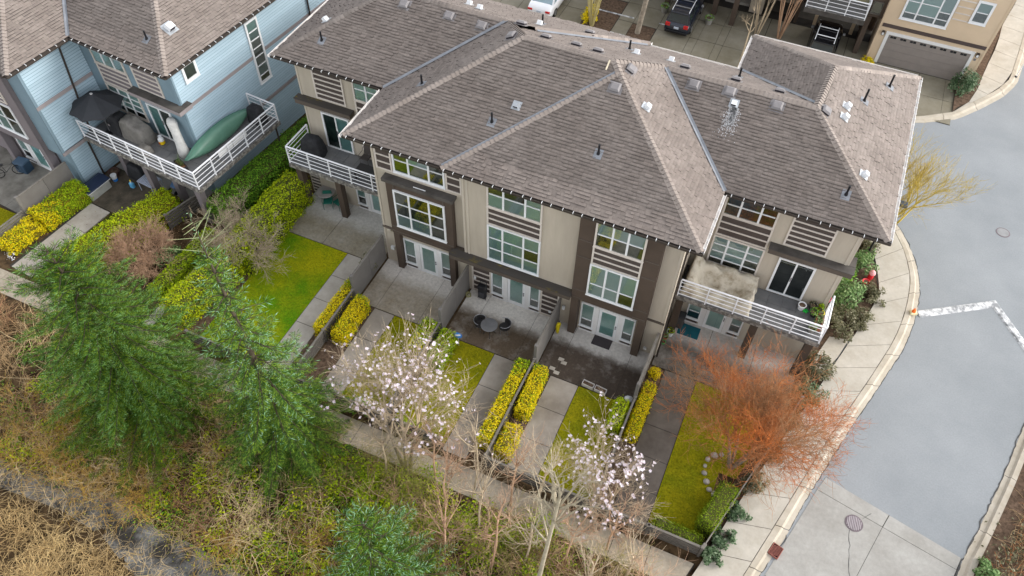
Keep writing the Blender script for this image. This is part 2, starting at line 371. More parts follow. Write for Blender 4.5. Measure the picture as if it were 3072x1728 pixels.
# side walk along the road, kerb
K_IN = [(2.95, 6.9), (3.9, 10.4), (4.62, 13.0), (5.14, 14.89), (5.68, 16.9), (6.37, 19.44), (7.11, 21.88), (7.62, 23.5), (8.04, 24.96), (8.36, 26.1), (8.56, 27.06), (8.72, 28.2), (8.77, 29.13), (8.78, 30.0), (8.73, 30.75), (8.55, 31.6), (8.2, 32.6), (7.7, 33.6), (7.05, 34.6), (6.3, 35.4)]
K_OUT = [(3.45, 6.8), (4.38, 10.2), (5.08, 12.85), (5.72, 14.87), (6.16, 16.75), (6.85, 19.3), (7.58, 21.7), (8.12, 23.4), (8.55, 24.85), (8.88, 25.95), (9.1, 26.95), (9.26, 28.15), (9.31, 29.15), (9.3, 30.2), (9.2, 30.95), (8.98, 31.8), (8.6, 32.85), (8.05, 33.9), (7.35, 34.95), (6.5, 35.85)]
S_IN = [(1.35, 6.9), (2.3, 10.4), (2.92, 12.55), (3.45, 14.7), (3.95, 16.6), (4.7, 19.1), (5.45, 21.6), (5.95, 23.4), (6.45, 25.2), (6.75, 26.2), (7.02, 27.2), (7.35, 28.6), (7.48, 29.27), (7.32, 29.7), (7.2, 30.3), (7.03, 30.9), (6.8, 31.8), (6.5, 32.6), (6.1, 33.4), (5.7, 34.2)]
struct(MB().poly([(p[0], p[1], 0.09) for p in S_IN] + [(p[0], p[1], 0.09) for p in reversed(K_IN)]).build('sidewalk_base', M_JOINT))
walk = struct(MB().poly([(p[0], p[1], 0.094) for p in S_IN] + [(p[0], p[1], 0.094) for p in reversed(K_IN)]).build('sidewalk', M_JOINT))
a, b = PL(S_IN), PL(K_IN); N = 18
for i in range(N):
    f0, f1 = i / N, (i + 1) / N; fm = (f0 + f1) / 2
    slab('paving_slab', [a.at(f0), b.at(f0), b.at(fm), b.at(f1), a.at(f1), a.at(fm)], 0.05, 0.125, M_WALK, walk)
kerb = struct(MB().poly([(p[0], p[1], -0.01) for p in K_IN] + [(p[0], p[1], -0.01) for p in reversed(K_OUT)]).build('kerb', M_JOINT))
a, b = PL(K_IN), PL(K_OUT)
def kerb_stone(a, b, f0, f1, parent, n=4, h=0.13):
    m = MB(); secs = []
    for k in range(n + 1):
        f = f0 + (f1 - f0) * (k / n); f = min(max(f, f0 + 0.0006), f1 - 0.0006)
        p, q = a.at(f), b.at(f); r = lerp2(p, q, 0.45); e = lerp2(p, q, 0.62)
        p = lerp2(p, q, 0.02)
        secs.append([(p[0], p[1], 0.0), (p[0], p[1], h), (r[0], r[1], h), (e[0], e[1], 0.035), (q[0], q[1], 0.012), (q[0], q[1], -0.02)])
    m.loft(secs)
    return recalc(m.build('kerb_stone', M_KERB, parent))
for i in range(14): kerb_stone(a, b, i / 14, (i + 1) / 14, kerb)
# kerb across the road with planting behind
RK_A = [(11.3, 12.5), (12.08, 16.1), (12.23, 16.83), (12.63, 18.03), (13.5, 21.06), (14.29, 24.27), (15.4, 28.5), (17.2, 33.0)]
RK_B = [(11.85, 12.3), (12.55, 15.95), (12.72, 16.7), (13.1, 17.9), (13.95, 20.9), (14.75, 24.1), (15.9, 28.3), (17.7, 32.8)]
kr = struct(MB().poly([(p[0], p[1], -0.01) for p in RK_B] + [(p[0], p[1], -0.01) for p in reversed(RK_A)]).build('far_kerb', M_JOINT))
a, b = PL(RK_B), PL(RK_A)
for i in range(7): kerb_stone(a, b, i / 7, (i + 1) / 7, kr)
struct(MB().poly([(p[0], p[1], 0.1) for p in RK_B] + [(30, 32, 0.1), (30, 10, 0.1)]).build('planting_bed_soil', M_SOIL))
# concrete apron in the road
A0, A1 = (6.72, 18.13), (12.2, 16.9)
apron = struct(MB().poly([(3.6, 7, 0.003), (10.0, 6.0, 0.003), (12.2, 16.9, 0.003), (6.72, 18.13, 0.003)]).build('concrete_apron', M_JOINT))
B0, B1 = (6.5, 17.45), (12.06, 16.35)
for t0, t1 in ((0, .485), (.485, 1)):
    slab('apron_slab', [lerp2(A0, A1, t0), lerp2(A0, A1, t1), lerp2(B0, B1, t1), lerp2(B0, B1, t0)], -0.03, 0.012, M_APRON, apron)
C0, C1 = (3.6, 7.0), (9.4, 6.2)
for t0, t1 in ((0, .485), (.485, 1)):
    for s0, s1 in ((0, .42), (.42, 1)):
        q = [lerp2(lerp2(B0, C0, s), lerp2(B1, C1, s), t) for s, t in ((s0, t0), (s0, t1), (s1, t1), (s1, t0))]
        slab('apron_slab', q, -0.03, 0.012, M_APRON, apron)
# the walk in front of the garden fences
M_PATHT = mat('tan_walk', (0.18, 0.152, 0.115), 0.9, col2=(0.27, 0.235, 0.185), scale=0.7, isl=0.1, bump=0.12, world=True, spec=0.15, fine=(6, .15))
fw = struct(MB().poly([(-60, 11.22, -0.012), (2.4, 11.22, -0.012), (2.75, 12.38, -0.012), (-60, 12.38, -0.012)]).build('front_walk', M_JOINT))
for i in range(29):
    x0 = -39.65 + i * 1.45; x1 = min(x0 + 1.45, 2.4)
    slab('paving_slab', [(x0, 11.22), (x1, 11.22), (x1 + (0.3 if x1 > 2.3 else 0), 12.38), (x0, 12.38)], -0.05, 0.012, M_PATHT, fw)
# mulch under beds, in front of the fences and round the corner bed
struct(MB().poly([(4.5, 22.5, 0.06), (5.62, 25.3, 0.06), (6.45, 25.5, 0.06), (6.75, 26.2, 0.06), (7.02, 27.2, 0.06), (7.35, 28.6, 0.06), (7.45, 29.2, 0.06), (7.2, 30.0, 0.06), (7.0, 30.9, 0.06), (6.6, 32.2, 0.06), (5.6, 34.2, 0.06), (4.6, 34.2, 0.06)]).build('corner_bed_soil', M_SOIL))
struct(MB().poly([(2.8, 12.7, 0.03), (3.5, 14.8, 0.03), (4.0, 16.7, 0.03), (4.75, 19.2, 0.03), (5.5, 21.7, 0.03), (6.1, 23.9, 0.03), (5.5, 25.4, 0.03), (4.6, 25.4, 0.03), (4.6, 21, 0.03), (3.9, 18.6, 0.03), (3.2, 16.0, 0.03)]).build('side_bed_soil', M_SOIL))
slab('corner_pad', [(5.62, 25.42), (6.5, 25.6), (6.2, 24.4), (5.7, 23.2), (5.0, 23.2)], 0.0, 0.11, M_WALK, walk)
# yards
M_LAWN = mat('mossy_lawn', (0.10, 0.115, 0.004), 0.95, col2=(0.215, 0.185, 0.006), scale=0.8, bump=0.5, bscale=30, world=True, spec=0.05, contrast=(0.3, 0.7), fine=(11, .35))
M_LAWNG = mat('green_lawn', (0.06, 0.15, 0.004), 0.95, col2=(0.235, 0.225, 0.005), scale=0.35, bump=0.5, bscale=30, world=True, spec=0.05, contrast=(0.35, 0.62), fine=(11, .32))
M_LAWND = mat('dark_lawn', (0.02, 0.024, 0.006), 0.95, col2=(0.075, 0.08, 0.01), scale=0.7, bump=0.5, bscale=30, world=True, spec=0.05)  # darker olive grass
LM_Y = leafmat('moss_blades', [(0.08, 0.10, 0.004), (0.14, 0.145, 0.005), (0.23, 0.20, 0.008)], 0.8, 0.2)
LM_G = leafmat('grass_blades_green', [(0.05, 0.12, 0.006), (0.12, 0.17, 0.006), (0.22, 0.22, 0.01)], 0.8, 0.2)
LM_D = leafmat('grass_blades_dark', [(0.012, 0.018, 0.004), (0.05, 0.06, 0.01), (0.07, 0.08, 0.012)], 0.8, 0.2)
def blades(name, n, x0, x1, y0, y1, z, h, m, parent, zf=None, lean=0.5, wd=0.012):
    x = RNG.uniform(x0, x1, n); y = RNG.uniform(y0, y1, n)
    zz = np.full(n, z) if zf is None else np.array([zf(a, b) for a, b in zip(x, y)])
    a = RNG.uniform(0, 6.283, n); hh = h * RNG.uniform(0.5, 1.3, n); l = RNG.uniform(0, lean, n) * hh
    b = RNG.uniform(0, 6.283, n)
    P = np.stack([x, y, zz], 1); du = np.stack([np.cos(a), np.sin(a), 0 * a], 1) * wd
    T = P + np.stack([np.cos(b) * l, np.sin(b) * l, hh], 1)
    V = np.empty((n * 3, 3)); V[0::3] = P - du; V[1::3] = P + du; V[2::3] = T
    return tag(np_mesh(name, V, np.arange(n * 3).reshape(-1, 3), m, parent), kind='stuff')
def lawn(x0, x1, y0, y1, m, bm, dens=420):
    o = struct(MB().poly([(x0, y0, 0.006), (x1, y0, 0.006), (x1, y1, 0.006), (x0, y1, 0.006)]).build('lawn', m))
    blades('grass_blades', int((x1 - x0) * (y1 - y0) * dens), x0 + .02, x1 - .02, y0 + .02, y1 - .02, 0.004, 0.04, bm, o, wd=0.016, lean=1.4)
    return o
def patio(x0, x1, y0, y1, cuts, m):
    o = struct(MB().poly([(x0, y0, 0.004), (x1, y0, 0.004), (x1, y1, 0.004), (x0, y1, 0.004)]).build('patio', M_JOINT))
    cx = [x0] + cuts + [x1]
    for p, q in zip(cx, cx[1:]): slab('paving_slab', [(p, y0), (q, y0), (q, y1), (p, y1)], -0.03, 0.02, m, o)
    return o
def path(x0, x1, y0, y1, n, m):
    o = struct(MB().poly([(x0, y0, 0.003), (x1, y0, 0.003), (x1, y1, 0.003), (x0, y1, 0.003)]).build('garden_path', M_JOINT))
    for i in range(n):
        slab('paving_slab', [(x0, y0 + (y1 - y0) * i / n), (x1, y0 + (y1 - y0) * i / n), (x1, y0 + (y1 - y0) * (i + 1) / n), (x0, y0 + (y1 - y0) * (i + 1) / n)], -0.03, 0.018, m, o)
    return o
P_C = patiomat('patio_mottled', (0.33, 0.305, 0.275), (0.135, 0.11, 0.075), 19.5, 20.5, 0.95)
P_M = patiomat('patio_brown', (0.33, 0.31, 0.28), (0.062, 0.045, 0.030), 19.4, 20.2, 1.15)
P_R = patiomat('patio_dark', (0.33, 0.31, 0.285), (0.045, 0.034, 0.026), 19.6, 20.3, 1.2)
P_L = patiomat('patio_pale', (0.38, 0.365, 0.335), (0.175, 0.148, 0.10), 21.7, 22.6, 0.95)
P_E = patiomat('patio_stained', (0.36, 0.34, 0.31), (0.06, 0.05, 0.04), 21.8, 22.9, 1.0)  # clean concrete with darker dirt stains farther out
patio(-21.75, -16.0, 20.45, 23.56, [-19.35], P_L)
patio(-15.75, -11.2, 18.0, 21.04, [-14.78, -12.5], P_C)
patio(-11.05, -6.5, 18.0, 21.04, [-10.0, -7.45], P_M)
patio(-6.35, -1.75, 18.0, 21.04, [-5.45, -2.6], P_R)
patio(-1.6, 4.6, 20.45, 23.56, [0.5, 2.6], P_E)
path(-17.8, -16.6, 12.65, 20.43, 5, M_PATHL)
path(-14.78, -13.7, 12.65, 17.98, 3, M_PATH)
path(-8.4, -7.3, 12.65, 17.98, 3, M_PATH)
path(-5.6, -4.25, 12.95, 17.98, 3, M_PATH)
path(-0.95, 0.53, 12.95, 20.43, 5, M_PATHD)
lawn(-21.4, -17.82, 13.0, 20.43, M_LAWNG, LM_G)
lawn(-13.68, -11.3, 12.95, 17.98, M_LAWN, LM_Y)
lawn(-11.0, -8.42, 12.95, 17.98, M_LAWN, LM_Y)
lawn(-4.23, -1.85, 12.95, 17.98, M_LAWN, LM_Y)
lawn(0.55, 2.6, 12.95, 20.43, M_LAWN, LM_Y)
lawn(2.6, 3.6, 16.5, 20.43, M_LAWN, LM_Y)
for x0, x1, y0, y1 in ((-16.6, -15.9, 12.9, 18.2), (-15.8, -14.8, 12.9, 17.98), (-7.28, -5.62, 12.9, 17.98), (-1.65, -0.97, 12.9, 20.4), (-22.9, -21.4, 13, 23.4)):
    struct(MB().poly([(x0, y0, -0.01), (x1, y0, -0.01), (x1, y1, -0.01), (x0, y1, -0.01)]).build('bed_soil', M_SOIL))
# ditch: pale gravelly bottom, and dry bank beyond
M_GRAVEL = mat('ditch_silt', (0.035, 0.032, 0.028), 0.95, col2=(0.19, 0.188, 0.18), contrast=(.38, .66), fine=(9, .4), scale=1.0, bump=0.9, bscale=12, world=True, spec=0.1)
cl = [(-27, 4.2), (-24.3, 4.45), (-21.6, 4.75), (-19.3, 4.8), (-17.6, 4.25), (-15.9, 4.1), (-14.3, 3.9), (-12.5, 3.6), (-10, 3.3)]
hw = [0.5, 0.55, 0.65, 0.85, 0.85, 1.05, 1.25, 1.3, 1.3]
dv = []; df = []
for i, (p, h) in enumerate(zip(cl, hw)):
    for k in range(5):
        y = p[1] + h * (k - 2) / 2 + rnd.uniform(-.08, .08); dv.append((p[0] + rnd.uniform(-.1, .1), y, gz(p[0], y) + 0.07 - 0.02 * abs(k - 2)))
for i in range(len(cl) - 1):
    for k in range(4): df.append((i * 5 + k, (i + 1) * 5 + k, (i + 1) * 5 + k + 1, i * 5 + k + 1))
struct(recalc(np_mesh('ditch', dv, df, M_GRAVEL)))
# concrete court slabs that show behind the roof
court = struct(MB().poly([(-26, 40, 0.002), (4.2, 40, 0.002), (4.2, 52, 0.002), (-26, 52, 0.002)]).build('driveway_court', M_JOINT))
M_COURT = mat('court_concrete', (0.17, 0.15, 0.105), 0.9, col2=(0.255, 0.232, 0.18), scale=0.45, isl=0.10, bump=0.1, world=True, spec=0.15)
cxs = [-26, -23.2, -20.4, -19.0, -16.0, -14.4, -12.2, -11.15, -9.45, -7.15, -6.6, -5.4, -4.9, -2.6, 0.2, 2.6, 4.15]
cys = [40.2, 42.2, 44.2, 46.4, 48.7, 51.0]
for i in range(len(cxs) - 1):
    for j in range(len(cys) - 1):
        if cxs[i] in (-11.15,) and cys[j] == 44.2: continue
        if cxs[i] == -14.4 and cys[j] in (44.2, 46.4): continue
        slab('driveway_slab', [(cxs[i], cys[j]), (cxs[i + 1], cys[j]), (cxs[i + 1], cys[j + 1]), (cxs[i], cys[j + 1])], -0.02, 0.022, M_COURT, court, 0.02)
struct(MB().poly([(-11.13, 44.25, 0.012), (-9.5, 44.25, 0.012), (-9.5, 46.35, 0.012), (-11.13, 46.35, 0.012)]).build('tree_pit_soil', M_SOIL))
struct(MB().poly([(-14.4, 44.25, 0.012), (-12.25, 44.25, 0.012), (-12.25, 48.6, 0.012), (-14.4, 48.6, 0.012)]).build('stem_bed_soil', M_SOIL))
gdr = struct(MB().poly([(4.2, 44.25, 0.0035), (9.6, 44.25, 0.0035), (9.6, 48.95, 0.0035), (4.2, 48.95, 0.0035)]).build('garage_driveway', M_JOINT))
for x0, x1 in ((4.25, 7.4), (7.4, 9.0), (9.0, 9.6)):
    for y0, y1 in ((44.3, 46.6), (46.6, 48.9)): slab('driveway_slab', [(x0, y0), (x1, y0), (x1, y1), (x0, y1)], -0.02, 0.022, M_COURT, gdr, 0.015)
# upper walk and kerb at the far corner
UK_A = [(4.2, 43.75), (7.59, 44.05), (9.6, 45.5), (10.78, 47.2), (12.0, 49.0), (12.7, 50.6), (13.1, 53.7), (13.4, 56.5), (13.6, 61), (14, 70)]
UK_B = [(4.2, 43.35), (7.75, 43.6), (9.95, 45.05), (11.2, 46.7), (12.45, 48.6), (13.2, 50.4), (13.6, 53.6), (13.9, 56.5), (14.1, 61), (14.5, 70)]
US = [(9.65, 45.55), (9.9, 46.2), (10.7, 47.3), (11.0, 49.5), (11.2, 51), (11.8, 54.3), (12.0, 57), (12.9, 61), (13.2, 65), (13.3, 70)]
uk = struct(MB().poly([(p[0], p[1], -0.012) for p in UK_A] + [(p[0], p[1], -0.012) for p in reversed(UK_B)]).build('upper_kerb', M_JOINT))
a, b = PL(UK_A), PL(UK_B)
for i in range(12): kerb_stone(a, b, i / 12, (i + 1) / 12, uk)
uw = struct(MB().poly([(p[0], p[1], 0.06) for p in US] + [(p[0], p[1], 0.06) for p in reversed(UK_A[2:])]).build('upper_walk', M_JOINT))
a, b = PL(US), PL(UK_A[2:])
for i in range(15): slab('paving_slab', [a.at(i / 15), b.at(i / 15), b.at((i + 1) / 15), a.at((i + 1) / 15)], 0.02, 0.12, M_WALK, uw)
struct(MB().poly([(9.62, 45.6, 0.1), (9.9, 46.2, 0.1), (10.7, 47.3, 0.1), (11.0, 49.5, 0.1), (11.2, 51, 0.1), (12.1, 57, 0.1), (13, 62, 0.1), (11.5, 62, 0.1), (10.3, 49.1, 0.1), (9.62, 49.0, 0.1)]).build('garage_bed_soil', M_SOIL))

# hairline cracks and the dark joint along the kerb
def crack(parent, pts, z, wd=.012, seed=1, name='crack'):
    rr = random.Random(seed); q = []
    for a, b in zip(pts, pts[1:]):
        n = max(2, int(math.dist(a, b) / .18))
        for k in range(n): p = lerp2(a, b, k / n); q.append((p[0] + rr.gauss(0, .025), p[1] + rr.gauss(0, .025)))
    q.append(pts[-1]); V = []; F = []
    for i, p in enumerate(q):
        a, b = q[max(i - 1, 0)], q[min(i + 1, len(q) - 1)]; d = Vector((b[0] - a[0], b[1] - a[1])); d = d.normalized() if d.length > 0 else Vector((1, 0)); w_ = wd * rr.uniform(.4, 1.2)
        V += [(p[0] - d.y * w_, p[1] + d.x * w_, z), (p[0] + d.y * w_, p[1] - d.x * w_, z)]
        if i: o = 2 * i; F.append((o - 2, o - 1, o + 1, o))
    return np_mesh(name, V, F, M_CRACK, parent)
M_CRACK = mat('crack_dark', (.07, .068, .065), .95)
crack(apron, [(8.0, 16.2), (8.15, 15.0), (8.55, 13.6), (8.4, 12.0), (8.8, 10.5)], .0165, .012, 3)
crack(apron, [(8.4, 16.9), (8.7, 17.3)], .0165, .01, 4)
crack(road, K_OUT[1:], .0145, .022, 30, 'gutter_line'); crack(road, [(p[0] - .02, p[1]) for p in RK_A], .0145, .03, 31, 'gutter_line')
# ------------------------------------------------------------------ building kit
def FY(y): return frame((0, y, 0), (1, 0))          # wall facing the camera side (-Y); u = x
def FXe(x): return frame((x, 0, 0), (0, 1))         # wall facing +X; u = y
def FXw(x): return frame((x, 0, 0), (0, -1))        # wall facing -X; u = -y
def wall(parent, F, u0, u1, z0, z1, m, course=0.155, local=False, name='wall', lip=0.012):
    mb = MB(F); z = z0
    while z < z1 - 0.01:
        zt = min(z + course, z1)
        mb.add([(u0, lip, z), (u1, lip, z), (u1, 0.0, zt), (u0, 0.0, zt)], [(0, 1, 2, 3)])
        mb.add([(u0, 0.0, z), (u1, 0.0, z), (u1, lip, z), (u0, lip, z)], [(0, 1, 2, 3)])
        z = zt
    mb.box(u0, u1, -0.2, -0.003, z0, z1)
    return mb.build(name, m, parent, local)
def slab_part(name, parent, F, u0, u1, n0, n1, z0, z1, m, local=False):
    return recalc(MB(F).box(u0, u1, n0, n1, z0, z1).build(name, m, parent, local))
def window(parent, F, u0, u1, z0, z1, cols, rows, behind, local=False, trim=0.08, glass=None, tm=None, n0=0.012):
    """cols: fractions of the mullions; rows: per column, fractions of the muntins; behind: per column, per cell material"""
    tm = tm or M_WHITE; glass = glass or M_GLASS
    mb = MB(F); t = trim
    mb.box(u0, u1, n0 - 0.02, n0 + 0.06, z0, z0 + t); mb.box(u0, u1, n0 - 0.02, n0 + 0.06, z1 - t, z1)
    mb.box(u0, u0 + t, n0 - 0.02, n0 + 0.058, z0 + t, z1 - t); mb.box(u1 - t, u1, n0 - 0.02, n0 + 0.058, z0 + t, z1 - t)
    wo = recalc(mb.build('window', tm, parent, local))
    sill = recalc(MB(F).box(u0 - 0.02, u1 + 0.02, n0 - 0.015, n0 + 0.085, z0 - 0.035, z0 - 0.002).build('sill', tm, wo, local))
    cu = [0] + list(cols) + [1]; W_ = u1 - u0 - 2 * t; H_ = z1 - z0 - 2 * t
    U = [u0 + t + W_ * c for c in cu]
    for i in range(len(cu) - 1):
        a, b = U[i], U[i + 1]
        if i: recalc(MB(F).box(a - 0.042, a + 0.042, n0 + 0.005, n0 + 0.055, z0 + t, z1 - t).build('mullion', M_WHITE, wo, local))
        r = [0] + list(rows[i]) + [1]; Z = [z0 + t + H_ * c for c in r]
        for j in range(len(r) - 1):
            if j: recalc(MB(F).box(a + 0.03, b - 0.03, n0 + 0.006, n0 + 0.05, Z[j] - 0.024, Z[j] + 0.024).build('muntin', M_WHITE, wo, local))
            bm_ = behind[i][j] if isinstance(behind[i], (list, tuple)) else behind[i]
            MB(F).add([(a, n0 + 0.002, Z[j]), (b, n0 + 0.002, Z[j]), (b, n0 + 0.002, Z[j + 1]), (a, n0 + 0.002, Z[j + 1])], [(0, 1, 2, 3)]).build('blind', bm_, wo, local)
            MB(F).add([(a, n0 + 0.03, Z[j]), (b, n0 + 0.03, Z[j]), (b, n0 + 0.03, Z[j + 1]), (a, n0 + 0.03, Z[j + 1])], [(0, 1, 2, 3)]).build('pane', glass, wo, local)
    return wo
def slat_panel(parent, F, u0, u1, z0, z1, n, local=False, framed=True, bk=None, sm=None, n0=0.012):
    bk = bk or M_SLATBK; sm = sm or M_SLAT
    o = recalc(MB(F).box(u0, u1, n0 - 0.01, n0 + 0.012, z0, z1).build('slat_panel', bk, parent, local))
    if framed:
        for a, b in ((u0 - 0.005, u0 + 0.07), (u1 - 0.07, u1 + 0.005)):
            recalc(MB(F).box(a, b, n0 - 0.005, n0 + 0.05, z0 - 0.01, z1 + 0.01).build('panel_stile', sm, o, local))
    a, b = (u0 + 0.07, u1 - 0.07) if framed else (u0, u1)
    for i in range(n):
        z = z0 + (z1 - z0) * i / n
        recalc(MB(F).box(a, b, n0, n0 + 0.045, z, z + 0.065).build('slat', sm, o, local))
    return o
def door_unit(parent, F, u0, u1, local=False, sl=True, z1=2.12, short=False, n0=0.012):
    """a white glazed door between two sidelights"""
    w_ = u1 - u0; d0, d1 = u0 + w_ * 0.335, u0 + w_ * 0.70
    fr = recalc(MB(F).box(d0 - 0.2, d0, n0, n0 + 0.05, 0.0, z1).box(d1, d1 + 0.2, n0, n0 + 0.05, 0.0, z1).box(d0, d1, n0, n0 + 0.045, z1 - 0.08, z1).build('door_frame', M_WHITED, parent, local))
    dm = MB(F); s = 0.14
    dm.box(d0 + .01, d0 + s, n0, n0 + .035, .03, z1 - .09).box(d1 - s, d1 - .01, n0, n0 + .035, .03, z1 - .09).box(d0 + s, d1 - s, n0, n0 + .035, .03, .27).box(d0 + s, d1 - s, n0, n0 + .035, z1 - .22, z1 - .09)
    do = recalc(dm.build('door', M_WHITE, parent, local))
    MB(F).add([(d0 + s, n0 + .012, .27), (d1 - s, n0 + .012, .27), (d1 - s, n0 + .012, z1 - .22), (d0 + s, n0 + .012, z1 - .22)], [(0, 1, 2, 3)]).build('door_glass', M_FROST, do, local)
    MB(F).add([(d0 + s, n0 + .024, .27), (d1 - s, n0 + .024, .27), (d1 - s, n0 + .024, z1 - .22), (d0 + s, n0 + .024, z1 - .22)], [(0, 1, 2, 3)]).build('pane', M_GLASS, do, local)
    hb = MB(F)
    for zz in (1.0, 1.14): hb.box(d1 - .10, d1 - .05, n0 + .03, n0 + .08, zz - .03, zz + .03)
    recalc(hb.build('handle', M_METAL, do, local))
    for a, b in ((u0, d0 - 0.2), (d1 + 0.2, u1)):
        window(parent, F, a, b, 0.36, z1 - .02, [], [[0.32]], [[M_ROOMB, M_BLIND]], local, trim=0.07)
        recalc(MB(F).box(a + .06, b - .06, n0, n0 + .02, .1, .34).build('kick_panel', M_SLATBK, parent, local))
        recalc(MB(F).box(a, b, n0, n0 + .04, .02, .095).build('door_sill', M_WHITED, parent, local))
    return do
def slider(parent, F, u0, u1, z0, z1, mats_, local=False, n0=0.012):
    mb = MB(F); t = .09
    mb.box(u0, u1, n0 - .01, n0 + .07, z0, z0 + t * .8).box(u0, u1, n0 - .01, n0 + .07, z1 - t, z1).box(u0, u0 + t, n0 - .01, n0 + .068, z0 + t * .8, z1 - t).box(u1 - t, u1, n0 - .01, n0 + .068, z0 + t * .8, z1 - t)
    o = recalc(mb.build('sliding_door', M_WHITE, parent, local)); c = (u0 + u1) / 2
    recalc(MB(F).box(c - .035, c + .035, n0 + .0, n0 + .06, z0 + t * .8, z1 - t).build('mullion', M_WHITE, o, local))
    for (a, b), m in zip(((u0 + t, c - .035), (c + .035, u1 - t)), mats_):
        MB(F).add([(a, n0 + .001, z0 + .07), (b, n0 + .001, z0 + .07), (b, n0 + .001, z1 - t), (a, n0 + .001, z1 - t)], [(0, 1, 2, 3)]).build('curtain', m, o, local)
        MB(F).add([(a, n0 + .03, z0 + .07), (b, n0 + .03, z0 + .07), (b, n0 + .03, z1 - t), (a, n0 + .03, z1 - t)], [(0, 1, 2, 3)]).build('pane', M_GLASSD, o, local)
    recalc(MB(F).box(c - .02, c + .02, n0 + .06, n0 + .09, z0 + 1.0, z0 + 1.25).build('handle', M_METAL, o, local))
    return o
def railing(parent, pts, z0, local=False, h=1.06, step=1.25, nr=4, m=None):
    """top rail, thin rails and posts along a polyline; each a part"""
    m = m or M_RAIL
    for a, b in zip(pts, pts[1:]):
        d = math.dist(a, b); n = max(1, round(d / step))
        MB().tube([(a[0], a[1], z0 + h), (b[0], b[1], z0 + h)], 0.042, 6).build('top_rail', m, parent, local)
        for k in range(nr):
            z = z0 + 0.10 + (h - 0.28) * k / (nr - 1)
            MB().tube([(a[0], a[1], z), (b[0], b[1], z)], 0.019 if k else 0.026, 5).build('rail', m, parent, local)
        for k in range(n + 1):
            if k == 0 and a is not pts[0]: continue
            p = lerp2(a, b, k / n)
            MB().box(p[0] - .028, p[0] + .028, p[1] - .028, p[1] + .028, z0 - .16, z0 + h - 0.01).build('rail_post', m, parent, local)
def deck(parent, x0, x1, y0, y1, z, local=False, name='balcony', pav=0.6, edge=None):
    o = MB().box(x0, x1, y0, y1, z - 0.27, z - 0.03).build(name, edge or M_DECKE, parent, local)
    nx_, ny_ = max(1, round((x1 - x0 - .1) / pav)), max(1, round((y1 - y0 - .1) / pav))
    me = None; sx, sy = (x1 - x0 - .1) / nx_, (y1 - y0 - .1) / ny_
    for i in range(nx_):
        for j in range(ny_):
            if me is None:
                t = MB().cbox(0.006, sx - .006, 0.006, sy - .006, 0, 0.035, .006).build('deck_paver', M_PAVER, o, local); me = t.data
                t.location = (x0 + .05, y0 + .05, z - .032); t.matrix_parent_inverse = Matrix.Identity(4) if local else o.matrix_parent_inverse.copy()
                if not local: t.matrix_parent_inverse = W(o).inverted()
            else:
                t = bpy.data.objects.new('deck_paver', me); COL.objects.link(t); attach(t, o, local); t.location = (x0 + .05 + i * sx, y0 + .05 + j * sy, z - .032)
    return o
M_DECKE = mat('deck_edge', (0.11, 0.10, 0.09), 0.85, col2=(0.30, 0.28, 0.25), scale=5, contrast=(.45, .6))
M_PAVER = mat('deck_paver', (0.115, 0.115, 0.118), 0.85, col2=(0.17, 0.168, 0.165), scale=1.2, var=.1, world=True)
